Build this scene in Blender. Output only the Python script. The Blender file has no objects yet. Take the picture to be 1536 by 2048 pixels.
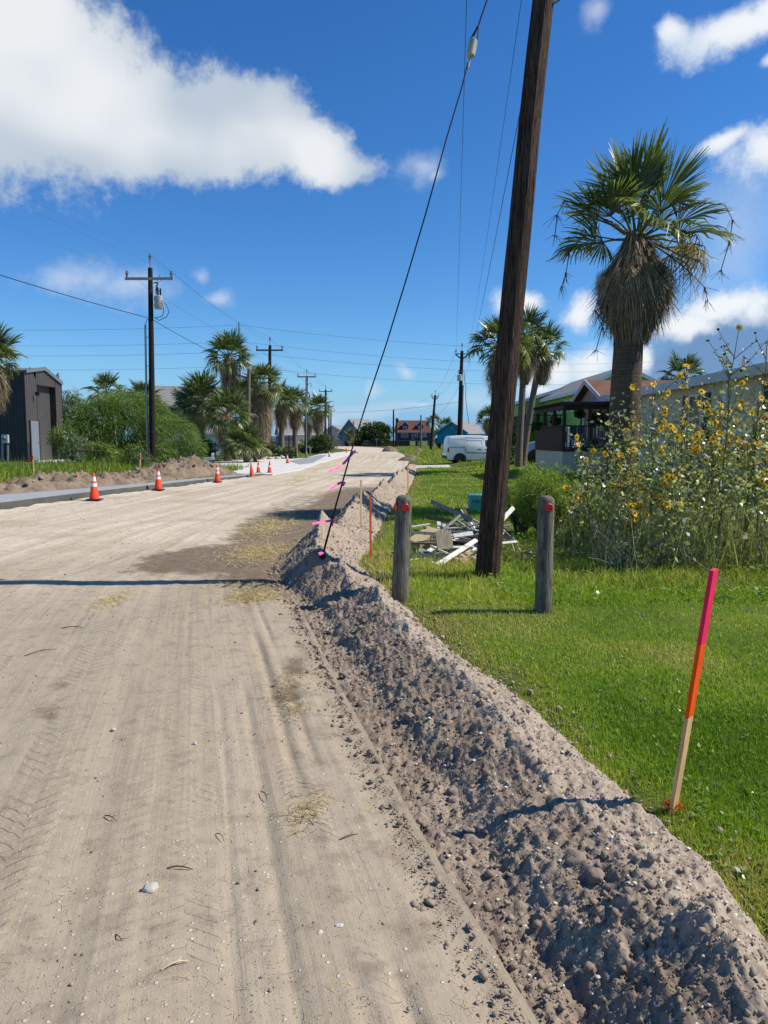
import bpy, bmesh, math, random
import numpy as np
from mathutils import Vector, Matrix, Euler, Quaternion
random.seed(7); RNG = np.random.default_rng(11)
SC = bpy.context.scene; COL = SC.collection
PI = math.pi
# ------------------------------------------------------------------ camera model (used to read ground positions off the photograph)
H = 1.7; F = 1500.0; PITCH = math.atan(144/1500)
CP, SP = math.cos(PITCH), math.sin(PITCH)
def ray(px, py):
    x = (px-768)/F; y = -(py-1024)/F
    return Vector((x, CP+y*SP, -SP+y*CP))
def at(px, py, Y):
    r = ray(px, py); t = Y/r.y
    return Vector((r.x*t, Y, H+r.z*t))
def gd(px, py, z=0.0):
    r = ray(px, py); t = (z-H)/r.z
    return Vector((r.x*t, r.y*t, z))
# ------------------------------------------------------------------ numpy noise
def _hash(ix, iy, seed):
    n = (ix*374761393 + iy*668265263 + seed*974634777) & 0xffffffff
    n = ((n ^ (n >> 13))*1274126177) & 0xffffffff
    n = n ^ (n >> 16)
    return (n & 0xffff)/65535.0
def vn(x, y, seed=0):
    x = np.asarray(x, float); y = np.asarray(y, float)
    ix = np.floor(x).astype(np.int64); iy = np.floor(y).astype(np.int64)
    fx = x-ix; fy = y-iy
    fx = fx*fx*fx*(fx*(fx*6-15)+10); fy = fy*fy*fy*(fy*(fy*6-15)+10)
    a = _hash(ix, iy, seed); b = _hash(ix+1, iy, seed); c = _hash(ix, iy+1, seed); d = _hash(ix+1, iy+1, seed)
    return (a+(b-a)*fx)*(1-fy)+(c+(d-c)*fx)*fy
def fbm(x, y, o=4, seed=0, gain=.5):
    s = 0; amp = 1; t = 0
    for k in range(o):
        s = s+amp*vn(x*2**k+k*17.3, y*2**k-k*9.1, seed+k); t += amp; amp *= gain
    return s/t-.5
def worley(x, y, seed=0):
    ix = np.floor(x).astype(np.int64); iy = np.floor(y).astype(np.int64)
    best = np.full(np.shape(x), 9.0); cid = np.zeros(np.shape(x))
    for dx in (-1, 0, 1):
        for dy in (-1, 0, 1):
            jx = ix+dx; jy = iy+dy
            px = jx+_hash(jx, jy, seed); py = jy+_hash(jx, jy, seed+5)
            d = (px-x)**2+(py-y)**2
            m = d < best
            best = np.where(m, d, best); cid = np.where(m, _hash(jx, jy, seed+9), cid)
    return np.sqrt(best), cid
def sstep(a, b, x):
    t = np.clip((x-a)/(b-a), 0, 1); return t*t*(3-2*t)
# ------------------------------------------------------------------ object helpers
def tag(o, label=None, cat=None, group=None, kind=None):
    if label: o['label'] = label
    if cat: o['category'] = cat
    if group: o['group'] = group
    if kind: o['kind'] = kind
    return o
def thing(name, label, cat, loc=(0, 0, 0), rz=0.0, group=None):
    o = bpy.data.objects.new(name, None); COL.objects.link(o)
    o.empty_display_size = .2
    o.location = loc; o.rotation_euler = (0, 0, rz)
    return tag(o, label, cat, group)
def wloc(o):
    v = Vector((0, 0, 0))
    while o is not None:
        v += o.location; o = o.parent
    return v
def link(name, me, mat=None, parent=None, loc=None):
    o = bpy.data.objects.new(name, me); COL.objects.link(o)
    if mat is not None and not me.materials:
        for m in (mat if isinstance(mat, (list, tuple)) else [mat]): me.materials.append(m)
    if parent is not None: o.parent = parent
    if loc is not None: o.location = loc
    return o
def npm(name, V, Fc, mat, parent=None, attrs=None, smooth=False, own_origin=True, mats=None):
    """one mesh object out of numpy arrays; V in world coordinates"""
    V = np.asarray(V, np.float64); Fc = np.asarray(Fc, np.int32)
    off = Vector((0, 0, 0)); loc = None
    if parent is not None:
        off = wloc(parent)
    elif own_origin:
        off = Vector((float((V[:, 0].min()+V[:, 0].max())/2), float((V[:, 1].min()+V[:, 1].max())/2), float(V[:, 2].min()))); loc = off
    V = V-np.array(off)
    me = bpy.data.meshes.new(name); k = Fc.shape[1]
    me.vertices.add(len(V)); me.vertices.foreach_set('co', V.astype(np.float32).ravel())
    me.loops.add(Fc.size); me.loops.foreach_set('vertex_index', Fc.ravel())
    me.polygons.add(len(Fc)); me.polygons.foreach_set('loop_start', np.arange(0, Fc.size, k, dtype=np.int32))
    if mats is not None: me.polygons.foreach_set('material_index', np.asarray(mats, np.int32))
    for an, av in (attrs or {}).items():
        a = me.attributes.new(an, 'FLOAT', 'POINT'); a.data.foreach_set('value', np.asarray(av, np.float32))
    me.update(calc_edges=True)
    if smooth: me.polygons.foreach_set('use_smooth', np.ones(len(Fc), bool))
    return link(name, me, mat, parent, loc)
class MB:
    """collects boxes, tubes, lathes and polygons and links them as one mesh"""
    def __init__(s): s.v = []; s.f = []
    def add(s, vs, fs):
        b = len(s.v); s.v += [tuple(v) for v in vs]; s.f += [tuple(b+i for i in f) for f in fs]; return s
    def box(s, c, d, rot=None, taper=1.0):
        x, y, z = d[0]/2, d[1]/2, d[2]/2; t = taper
        p = [Vector(q) for q in ((-x, -y, -z), (x, -y, -z), (x, y, -z), (-x, y, -z), (-x*t, -y*t, z), (x*t, -y*t, z), (x*t, y*t, z), (-x*t, y*t, z))]
        if rot is not None: p = [rot @ q for q in p]
        p = [q+Vector(c) for q in p]
        return s.add(p, [(0, 3, 2, 1), (4, 5, 6, 7), (0, 1, 5, 4), (1, 2, 6, 5), (2, 3, 7, 6), (3, 0, 4, 7)])
    def bb(s, x0, x1, y0, y1, z0, z1):
        return s.box(((x0+x1)/2, (y0+y1)/2, (z0+z1)/2), (abs(x1-x0), abs(y1-y0), abs(z1-z0)))
    def bar(s, a, b, w, t, roll=0.0):
        a = Vector(a); b = Vector(b); d = b-a; L = d.length
        q = d.to_track_quat('X', 'Z').to_matrix() @ Matrix.Rotation(roll, 3, 'X')
        return s.box((a+b)/2, (L, w, t), q)
    def lath(s, a, b, w, t, face):
        a = Vector(a); b = Vector(b); d = (b-a).normalized(); n = Vector(face); n = (n-d*n.dot(d)).normalized(); q = Matrix((d, n.cross(d), n)).transposed()
        return s.box((a+b)/2, ((b-a).length, w, t), q)
    def tube(s, pts, r, n=6, cap=True):
        pts = [Vector(p) for p in pts]; m = len(pts)
        rr = list(r) if isinstance(r, (list, tuple)) else [r]*m
        t0 = (pts[1]-pts[0]).normalized()
        up = Vector((0, 0, 1)) if abs(t0.z) < .9 else Vector((1, 0, 0))
        u = t0.cross(up).normalized(); b = len(s.v); vs = []
        for i in range(m):
            t = (pts[min(i+1, m-1)]-pts[max(i-1, 0)])
            t = t.normalized() if t.length > 1e-9 else t0
            u = (u-t*u.dot(t)).normalized(); w = t.cross(u)
            for k in range(n):
                a = 2*PI*k/n; vs.append(pts[i]+(u*math.cos(a)+w*math.sin(a))*rr[i])
        fs = [(i*n+k, i*n+(k+1) % n, (i+1)*n+(k+1) % n, (i+1)*n+k) for i in range(m-1) for k in range(n)]
        if cap: fs += [tuple(range(n-1, -1, -1)), tuple(range((m-1)*n, m*n))]
        return s.add(vs, fs)
    def lathe(s, prof, c=(0, 0, 0), n=16, axis=None):
        c = Vector(c); q = axis.to_track_quat('Z', 'X').to_matrix() if axis is not None else Matrix.Identity(3); vs = []
        for r, z in prof:
            for k in range(n):
                a = 2*PI*k/n; vs.append(q @ Vector((r*math.cos(a), r*math.sin(a), z))+c)
        m = len(prof)
        fs = [(i*n+k, i*n+(k+1) % n, (i+1)*n+(k+1) % n, (i+1)*n+k) for i in range(m-1) for k in range(n)]
        if prof[0][0] > 1e-4: fs.append(tuple(range(n-1, -1, -1)))
        if prof[-1][0] > 1e-4: fs.append(tuple(range((m-1)*n, m*n)))
        return s.add(vs, fs)
    def prism(s, poly, vec):
        n = len(poly); vec = Vector(vec); a = [Vector(p) for p in poly]; b = [p+vec for p in a]
        return s.add(a+b, [tuple(range(n-1, -1, -1)), tuple(range(n, 2*n))]+[(i, (i+1) % n, n+(i+1) % n, n+i) for i in range(n)])
    def build(s, name, mat, parent=None, smooth=False, origin=None, bevel=0, mats=None):
        vs = [Vector(v) for v in s.v]
        if parent is not None: off = wloc(parent)
        elif origin is None:
            xs = [v.x for v in vs]; ys = [v.y for v in vs]; zs = [v.z for v in vs]
            origin = Vector(((min(xs)+max(xs))/2, (min(ys)+max(ys))/2, min(zs))); off = Vector((0, 0, 0))
        else: off = Vector((0, 0, 0))
        o0 = Vector(origin) if origin is not None else off
        me = bpy.data.meshes.new(name); me.from_pydata([v-o0 for v in vs], [], s.f); me.update()
        if smooth: me.polygons.foreach_set('use_smooth', [True]*len(me.polygons)); me.set_sharp_from_angle(angle=math.radians(40))
        o = link(name, me, mat, parent, (o0-off) if origin is not None else None)
        if bevel:
            bm = bmesh.new(); bm.from_mesh(me); bmesh.ops.remove_doubles(bm, verts=bm.verts, dist=1e-5)
            es = [e for e in bm.edges if len(e.link_faces) == 2 and e.calc_face_angle(0) > .5]
            bmesh.ops.bevel(bm, geom=es, offset=bevel, segments=2, affect='EDGES', clamp_overlap=True)
            bm.to_mesh(me); bm.free()
        return o
def kids(o): return list(o.children)
def copy_tree(o, parent=None):
    c = o.copy(); COL.objects.link(c)
    if parent is not None: c.parent = parent
    for ch in kids(o): copy_tree(ch, c)
    return c
# ------------------------------------------------------------------ vectorised scatterers
def ribbons(P, D, S, L, W, bend=None, nseg=3, prof=None, base=None, bdir=(0, 0, -1)):
    """N flat tapering strips: P roots, D directions, S side vectors, L lengths, W widths, bend = droop along bdir"""
    P = np.asarray(P, float); N = len(P); L = np.broadcast_to(L, N)[:, None]; W = np.broadcast_to(W, N)[:, None]
    bend = np.zeros((N, 1)) if bend is None else np.broadcast_to(bend, N)[:, None]
    G = np.asarray(bdir, float)
    if prof is None: prof = [1-(k/nseg)**1.5 for k in range(nseg+1)]
    rows = []
    for k in range(nseg+1):
        t = k/nseg; c = P+D*L*t+G*(bend*L*t*t); w = S*W*.5*max(prof[k], .04)
        rows += [c-w, c+w]
    V = np.stack(rows, 1).reshape(-1, 3); m = 2*(nseg+1)
    f = np.array([[2*k, 2*k+1, 2*k+3, 2*k+2] for k in range(nseg)])
    Fc = (np.arange(N)[:, None, None]*m+f[None]).reshape(-1, 4)
    return V, Fc, m
def unit(a): return a/np.maximum(np.linalg.norm(a, axis=1, keepdims=True), 1e-9)
def rdirs(n): return unit(RNG.normal(size=(n, 3)))
def leaves(P, D, size, aspect=.45, nrm=None, fold=.0):
    """diamond leaves at P pointing along D"""
    N = len(P); R = rdirs(N) if nrm is None else nrm
    S = unit(np.cross(D, R)); size = np.broadcast_to(size, N)[:, None]; U = np.cross(S, D)
    V = np.stack([P, P+D*size*.45-S*size*aspect*.5+U*size*fold, P+D*size, P+D*size*.45+S*size*aspect*.5+U*size*fold], 1).reshape(-1, 3)
    b = np.arange(N)[:, None]*4
    Fc = np.concatenate([b+np.array([[0, 1, 2, 3]])], 0)
    return V, Fc
def _ico(sub):
    bm = bmesh.new(); bmesh.ops.create_icosphere(bm, subdivisions=sub, radius=1.0)
    v = np.array([x.co[:] for x in bm.verts]); f = np.array([[q.index for q in p.verts] for p in bm.faces]); bm.free(); return v, f
ICO1 = _ico(1); ICO2 = _ico(2); ICO3 = _ico(3)
def rocks(P, size, ico=ICO1, rough=.25, flat=.75):
    N = len(P); v, f = ico; n = len(v)
    q = RNG.normal(size=(N, 4)); q /= np.linalg.norm(q, axis=1, keepdims=True)
    w, x, y, z = q.T
    R = np.stack([1-2*(y*y+z*z), 2*(x*y-z*w), 2*(x*z+y*w), 2*(x*y+z*w), 1-2*(x*x+z*z), 2*(y*z-x*w), 2*(x*z-y*w), 2*(y*z+x*w), 1-2*(x*x+y*y)], 1).reshape(N, 3, 3)
    sc = RNG.uniform(.6, 1.15, (N, 1, 3)); jit = 1+RNG.normal(0, rough*.5, (N, n, 1))
    B = v[None]*sc*jit
    V = np.einsum('nij,nkj->nki', R, B); V[:, :, 2] *= flat
    V = V*np.broadcast_to(size, N)[:, None, None]+P[:, None, :]
    Fc = (np.arange(N)[:, None, None]*n+f[None]).reshape(-1, 3)
    return V.reshape(-1, 3), Fc
def join(parts):
    """[(V,F)...] -> V,F"""
    Vs = []; Fs = []; b = 0
    for V, Fc in parts:
        Vs.append(V); Fs.append(np.asarray(Fc)+b); b += len(V)
    return np.concatenate(Vs), np.concatenate(Fs)
# ------------------------------------------------------------------ materials
def lin(r, g, b):
    f = lambda c: (c/255/12.92) if c/255 <= .04045 else ((c/255+.055)/1.055)**2.4
    return (f(r), f(g), f(b), 1)
class NT:
    def __init__(s, name):
        s.m = bpy.data.materials.new(name); s.m.use_nodes = True; s.t = s.m.node_tree; s.t.nodes.clear()
        s.out = s.n('ShaderNodeOutputMaterial')
    def n(s, ty, **kw):
        x = s.t.nodes.new(ty)
        for k, v in kw.items(): setattr(x, k, v)
        return x
    def l(s, a, b): s.t.links.new(a, b)
    def set(s, sock, v):
        if hasattr(v, 'links') or isinstance(v, bpy.types.NodeSocket): s.l(v, sock)
        else: sock.default_value = v
    def coord(s, scale=(1, 1, 1), kind='Object', rot=(0, 0, 0), vec=None):
        mp = s.n('ShaderNodeMapping'); mp.inputs['Scale'].default_value = scale; mp.inputs['Rotation'].default_value = rot
        if vec is None: vec = s.n('ShaderNodeTexCoord').outputs[kind]
        s.l(vec, mp.inputs['Vector']); return mp.outputs['Vector']
    def noise(s, vec, scale=5, detail=4, rough=.55, dist=0):
        x = s.n('ShaderNodeTexNoise'); x.inputs['Scale'].default_value = scale; x.inputs['Detail'].default_value = detail
        x.inputs['Roughness'].default_value = rough; x.inputs['Distortion'].default_value = dist; s.l(vec, x.inputs['Vector']); return x.outputs['Fac']
    def voro(s, vec, scale=5, feat='F1', out='Distance', rand=1):
        x = s.n('ShaderNodeTexVoronoi', feature=feat); x.inputs['Scale'].default_value = scale; x.inputs['Randomness'].default_value = rand
        s.l(vec, x.inputs['Vector']); return x.outputs[out]
    def math(s, op, a, b=0, c=0):
        x = s.n('ShaderNodeMath', operation=op)
        for i, v in enumerate((a, b, c)): s.set(x.inputs[i], v)
        return x.outputs[0]
    def rng(s, v, a, b, c=0, d=1, smooth=True):
        x = s.n('ShaderNodeMapRange'); x.interpolation_type = 'SMOOTHSTEP' if smooth else 'LINEAR'
        s.set(x.inputs[0], v)
        for i, q in enumerate((a, b, c, d)): s.set(x.inputs[i+1], q)
        return x.outputs[0]
    def mix(s, f, a, b, mode='MIX'):
        x = s.n('ShaderNodeMix', data_type='RGBA', blend_type=mode); s.set(x.inputs[0], f); s.set(x.inputs[6], a); s.set(x.inputs[7], b); return x.outputs[2]
    def attr(s, name): return s.n('ShaderNodeAttribute', attribute_name=name).outputs['Fac']
    def ramp(s, f, stops):
        x = s.n('ShaderNodeValToRGB'); s.set(x.inputs[0], f); e = x.color_ramp.elements
        while len(e) < len(stops): e.new(.5)
        for q, (p, c) in zip(e, stops): q.position = p; q.color = c
        return x.outputs['Color']
    def bump(s, h, strength=.4, dist=.02, nrm=None):
        x = s.n('ShaderNodeBump'); x.inputs['Strength'].default_value = strength; x.inputs['Distance'].default_value = dist
        s.l(h, x.inputs['Height'])
        if nrm is not None: s.l(nrm, x.inputs['Normal'])
        return x.outputs['Normal']
    def bsdf(s, col, rough=.7, nrm=None, metal=0, spec=.5, coat=0, transl=0, trcol=None):
        b = s.n('ShaderNodeBsdfPrincipled'); s.set(b.inputs['Base Color'], col); s.set(b.inputs['Roughness'], rough)
        b.inputs['Metallic'].default_value = metal; b.inputs['Specular IOR Level'].default_value = spec; b.inputs['Coat Weight'].default_value = coat
        if nrm is not None: s.l(nrm, b.inputs['Normal'])
        if transl:
            t = s.n('ShaderNodeBsdfTranslucent'); s.set(t.inputs['Color'], trcol if trcol is not None else col)
            m = s.n('ShaderNodeMixShader'); m.inputs[0].default_value = transl; s.l(b.outputs[0], m.inputs[1]); s.l(t.outputs[0], m.inputs[2]); s.l(m.outputs[0], s.out.inputs[0])
        else: s.l(b.outputs[0], s.out.inputs[0])
        return s.m
def dull(name, c1, c2=None, scale=4, rough=.75, bump=.15, bscale=40, stretch=(1, 1, 1), metal=0, spec=.4, coat=0, bdist=.005, dirt=None):
    """two-tone noise material with a fine bump"""
    k = NT(name); v = k.coord(stretch)
    c2 = c2 or tuple(x*.78 for x in c1[:3])+(1,)
    n1 = k.noise(v, scale, 5, .6)
    col = k.mix(k.rng(n1, .35, .68), c1, c2)
    if dirt: col = k.mix(k.rng(k.noise(v, scale*.35, 6, .65), .5, .75), col, dirt)
    return k.bsdf(col, rough, k.bump(k.noise(v, bscale, 4), bump, bdist) if bump else None, metal, spec, coat)
def tinted(name, stops, rough=.5, transl=.3, spec=.4, trgain=1.2, noise=0):
    """foliage: colour by a per-strand 'tint' attribute"""
    k = NT(name); a = k.attr('tint')
    col = k.ramp(a, stops)
    tc = k.mix(1.0, col, (trgain*1.05, trgain*1.1, trgain*.55, 1), 'MULTIPLY')
    return k.bsdf(col, rough, None, 0, spec, 0, transl, tc)
# ------------------------------------------------------------------ world, sun, camera
SUN_EL = math.radians(47); SUN_AZ = math.radians(89.0)          # azimuth clockwise from +Y
SUN = Vector((math.sin(SUN_AZ)*math.cos(SUN_EL), math.cos(SUN_AZ)*math.cos(SUN_EL), math.sin(SUN_EL)))
def sky():
    w = bpy.data.worlds.new("World"); SC.world = w; w.use_nodes = True; t = w.node_tree; t.nodes.clear()
    k = NT.__new__(NT); k.t = t
    out = k.n('ShaderNodeOutputWorld'); bg = k.n('ShaderNodeBackground'); bg.inputs['Strength'].default_value = .1
    s = k.n('ShaderNodeTexSky', sky_type='NISHITA'); s.sun_disc = False; s.sun_elevation = SUN_EL; s.sun_rotation = SUN_AZ
    s.air_density = 1.0; s.dust_density = .1; s.ozone_density = 2.5; s.altitude = 0
    hs = k.n('ShaderNodeHueSaturation'); hs.inputs['Saturation'].default_value = SKY_SAT; hs.inputs['Value'].default_value = SKY_VAL
    k.l(s.outputs[0], hs.inputs['Color'])
    col = k.mix(1.0, hs.outputs[0], SKY_MUL, 'MULTIPLY')
    d = k.n('ShaderNodeTexCoord').outputs['Generated']
    sp = k.n('ShaderNodeSeparateXYZ'); k.l(d, sp.inputs[0])
    az = k.math('ARCTAN2', sp.outputs[0], sp.outputs[1]); el = k.math('ARCSINE', sp.outputs[2])
    # slow warp of the direction, so that outlines billow
    cb = k.n('ShaderNodeCombineXYZ'); k.l(az, cb.inputs[0]); k.l(el, cb.inputs[1])
    wn = k.n('ShaderNodeTexNoise'); wn.inputs['Scale'].default_value = 7; wn.inputs['Detail'].default_value = 2; k.l(d, wn.inputs['Vector'])
    wv = k.n('ShaderNodeVectorMath', operation='SUBTRACT'); k.l(wn.outputs['Color'], wv.inputs[0]); wv.inputs[1].default_value = (.5, .5, .5)
    ws = k.n('ShaderNodeVectorMath', operation='SCALE'); k.l(wv.outputs[0], ws.inputs[0]); ws.inputs['Scale'].default_value = .10
    wa = k.n('ShaderNodeVectorMath', operation='ADD'); k.l(cb.outputs[0], wa.inputs[0]); k.l(ws.outputs[0], wa.inputs[1])
    n1 = k.noise(d, 9, 5, .58); n2 = k.noise(d, 40, 6, .66); n3 = k.noise(d, 5, 2, .55)
    nn = k.math('SUBTRACT', k.math('ADD', k.math('MULTIPLY', n1, .5), k.math('MULTIPLY', n2, .5)), .5)
    def azel(px, py):
        v = ray(px, py).normalized(); return math.atan2(v.x, v.y), math.asin(v.z)
    def field(blobs):
        f = None
        for px, py, rx, ry in blobs:
            a, e = azel(px, py)
            x = k.n('ShaderNodeVectorMath', operation='SUBTRACT'); k.l(wa.outputs[0], x.inputs[0]); x.inputs[1].default_value = (a, e, 0)
            y = k.n('ShaderNodeVectorMath', operation='MULTIPLY'); k.l(x.outputs[0], y.inputs[0]); y.inputs[1].default_value = (F/rx, F/ry, 0)
            z = k.n('ShaderNodeVectorMath', operation='LENGTH'); k.l(y.outputs[0], z.inputs[0])
            f = z.outputs['Value'] if f is None else k.math('SMOOTH_MIN', f, z.outputs['Value'], .25)
        return k.math('SUBTRACT', 1.0, f)
    for g in CLOUDS:
        f = field(g['b']); e = k.math('ADD', f, k.math('MULTIPLY', nn, g['n']))
        a = k.math('MULTIPLY', k.rng(e, g['lo'], g['hi']), g['a'])
        dens = k.rng(k.math('ADD', f, k.math('MULTIPLY', k.math('SUBTRACT', n3, .5), 3.2)), -.1, 1.0)
        cc = k.mix(dens, g['c1'], g['c2'])
        col = k.mix(a, col, cc)
    k.l(col, bg.inputs['Color']); k.l(bg.outputs[0], out.inputs[0])
SKY_SAT, SKY_VAL, SKY_MUL = 1.26, .95, (.62, .90, 1.18, 1)
CLOUDS = [
 dict(b=[(768, 890, 5200, 190)], n=.25, lo=-.05, hi=1.05, a=.85, c1=(1.75, 3.7, 6.5, 1), c2=(1.75, 3.7, 6.5, 1)),
 # thin haze veil and low cumulus on the horizon
 dict(b=[(1480, 470, 120, 160), (1200, 770, 220, 60), (740, 815, 170, 30), (960, 800, 140, 45), (600, 830, 140, 30)], n=1.3, lo=-.1, hi=.9, a=.45, c1=(3.6, 5.2, 7.0, 1), c2=(4.8, 5.8, 7.0, 1)),
 # faint small wisps
 dict(b=[(140, 545, 95, 34), (260, 575, 110, 32), (390, 542, 24, 16), (445, 580, 36, 16), (820, 335, 62, 45), (850, 362, 26, 16), (815, 730, 28, 20), (735, 765, 34, 22), (1195, 42, 34, 22), (670, 835, 28, 26), (830, 810, 40, 12)], n=2.6, lo=-.15, hi=1.3, a=.55, c1=(5.0, 5.9, 7.0, 1), c2=(6.2, 6.7, 7.4, 1)),
 # blue-grey rain cloud behind the house
 dict(b=[(1490, 690, 190, 85), (1400, 730, 160, 50)], n=.9, lo=-.1, hi=.5, a=.85, c1=(1.6, 2.7, 4.6, 1), c2=(1.3, 2.2, 4.0, 1)),
 # bright cumulus at the right
 dict(b=[(1465, 612, 135, 48), (1375, 650, 70, 36), (1520, 335, 82, 62), (1430, 305, 60, 26), (1160, 640, 44, 42), (1140, 745, 70, 32), (1200, 730, 60, 40), (1290, 712, 26, 48), (1040, 625, 70, 26), (1460, 66, 130, 36), (1530, 30, 60, 40), (1350, 62, 30, 26), (1530, 140, 30, 18), (1090, 775, 50, 22)], n=2.2, lo=-.05, hi=.70, a=.95, c1=(5.4, 6.2, 7.2, 1), c2=(7.6, 7.8, 8.0, 1)),
 # the big white cloud at upper left
 dict(b=[(-90, 170, 300, 150), (130, 205, 270, 150), (310, 250, 230, 118), (480, 282, 200, 100), (620, 300, 130, 80), (30, 70, 190, 110)], n=1.5, lo=-.06, hi=.36, a=.97, c1=(4.2, 4.9, 5.7, 1), c2=(7.0, 7.2, 7.35, 1)),
]
sky()
sl = bpy.data.lights.new('sun', 'SUN'); sl.energy = 4.5; sl.angle = math.radians(.5); sl.color = (1, .945, .85)
so = bpy.data.objects.new('sun', sl); COL.objects.link(so); so.rotation_euler = SUN.to_track_quat('Z', 'Y').to_euler(); so.location = SUN*60
cam = bpy.data.cameras.new('camera'); co = bpy.data.objects.new('camera', cam); COL.objects.link(co); SC.camera = co
cam.sensor_fit = 'VERTICAL'; cam.sensor_height = 36; cam.lens = 36*F/2048; cam.clip_end = 3000; cam.clip_start = .05
co.location = (0, 0, H); co.rotation_euler = (PI/2-PITCH, 0, 0)
SC.render.resolution_x, SC.render.resolution_y = 768, 1024
SC.view_settings.view_transform = 'Standard'; SC.view_settings.look = 'None'; SC.view_settings.exposure = .30; SC.view_settings.gamma = 1
SC.render.engine = 'CYCLES'; SC.cycles.max_bounces = 6; SC.cycles.transparent_max_bounces = 8
SC.cycles.use_adaptive_sampling = True; SC.cycles.adaptive_threshold = .01
SC.world.cycles.sampling_method = 'MANUAL'; SC.world.cycles.sample_map_resolution = 256
# ------------------------------------------------------------------ ground plan
def poly(pix, z=0.0):
    P = [gd(x, y, z) for x, y in pix]; P.sort(key=lambda p: p.y)
    return np.array([p.y for p in P]), np.array([p.x for p in P])
_LY, _LX = poly([(1040, 2048), (955, 1900), (860, 1740), (800, 1632), (735, 1510), (680, 1400), (632, 1300), (590, 1215), (556, 1165), (545, 1135), (575, 1105), (612, 1080), (655, 1048), (698, 1016), (738, 990), (780, 962), (800, 945), (812, 932), (817, 922), (806, 908), (786, 900.5), (762, 895.5), (700, 892), (640, 890)])
_RY, _RX = poly([(1700, 2120), (1536, 1935), (1400, 1745), (1250, 1600), (1130, 1490), (1050, 1415), (940, 1340), (850, 1268), (765, 1180), (712, 1135), (735, 1098), (772, 1030), (812, 985), (828, 955), (832, 938), (834, 925)])
_KY, _KX = poly([(-420, 1090), (0, 1022), (100, 1008), (190, 996), (317, 979), (435, 963), (540, 948), (600, 938), (640, 924), (690, 911), (718, 905), (700, 900), (664, 895.5), (560, 892), (480, 890)])
def xl(y): return np.interp(y, _LY, _LX)          # road's right edge = berm's left foot
def xr(y): return np.interp(y, _RY, _RX)          # berm's right foot = lawn edge
def xk(y): return np.interp(y, _KY, _KX)          # kerb face on the left
def gz(x, y):
    """terrain height"""
    x = np.asarray(x, float); y = np.asarray(y, float)
    z = .30*sstep(3.6, 7.2, x)*sstep(11, 20, y)*(1-sstep(60, 90, y))
    z = z+.18*sstep(.0, 1.0, xk(y)-x-np.interp(y, [33, 37, 44], [0, 8, 8]))*sstep(3, 9, y)*(1-sstep(70, 100, y))
    z = z+.035*sstep(0, .5, x-xr(y))*(1-sstep(40, 55, y))+.05*fbm(x*.5, y*.5, 3, 3)*sstep(.3, 2, x-xr(y))*(1-sstep(40, 55, y))
    return z
def gh(x, y): return float(gz(x, y))
def axis(lo, hi, fine_lo, fine_hi, step, grow=1.09):
    a = list(np.arange(fine_lo, fine_hi+1e-6, step)); s = step; v = fine_hi
    while v < hi: s *= grow; v += s; a.append(v)
    s = step; v = fine_lo; pre = []
    while v > lo: s *= grow; v -= s; pre.append(v)
    return np.array(pre[::-1]+a)
def grid_faces(nr, nc):
    i = np.arange(nr-1)[:, None]*nc+np.arange(nc-1)[None]
    return np.stack([i, i+1, i+nc+1, i+nc], -1).reshape(-1, 4)
# ---- ground materials
def soil_mat(name, c1, c2, c3, sc=1.0):
    k = NT(name); v = k.coord((sc,)*3)
    a = k.noise(v, 3, 6, .65); b = k.noise(v, 38, 4, .6); c = k.voro(v, 70)
    col = k.mix(k.rng(a, .36, .64), c1, c2)
    col = k.mix(k.rng(b, .52, .72, 0, .75), col, c3)
    bits = k.voro(v, 85, 'F1', 'Color'); sb = k.n('ShaderNodeSeparateColor'); k.l(bits, sb.inputs[0])
    col = k.mix(k.math('MULTIPLY', k.attr('sunlit'), .75), col, k.mix(k.rng(b, .4, .65), lin(176, 161, 143), lin(152, 137, 119)))  # paler crest and lawn side: sunlight painted into the soil colour
    col = k.mix(k.math('MULTIPLY', k.rng(sb.outputs[0], .965, .985), k.rng(c, .45, .25)), col, lin(214, 204, 190))
    h = k.math('ADD', k.math('MULTIPLY', b, .7), k.math('MULTIPLY', c, .5))
    return k.bsdf(col, .95, k.bump(h, .42, .010), 0, .15)
M_SOIL = soil_mat('loose_grey_soil', lin(128, 113, 97), lin(152, 137, 119), lin(100, 87, 75))
M_SOIL2 = soil_mat('brown_dug_soil', lin(112, 96, 79), lin(140, 123, 104), lin(78, 66, 55), .6)
def ground_mat():
    k = NT('ground_soil_and_turf'); v = k.coord(); a = k.noise(v, .35, 6, .65); b = k.noise(v, 9, 5, .65)
    col = k.mix(k.rng(a, .35, .68), lin(68, 84, 32), lin(104, 112, 52)); col = k.mix(k.rng(b, .5, .75, 0, .6), col, lin(96, 86, 58))
    return k.bsdf(col, .95, k.bump(b, .6, .03), 0, .1)
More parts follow.
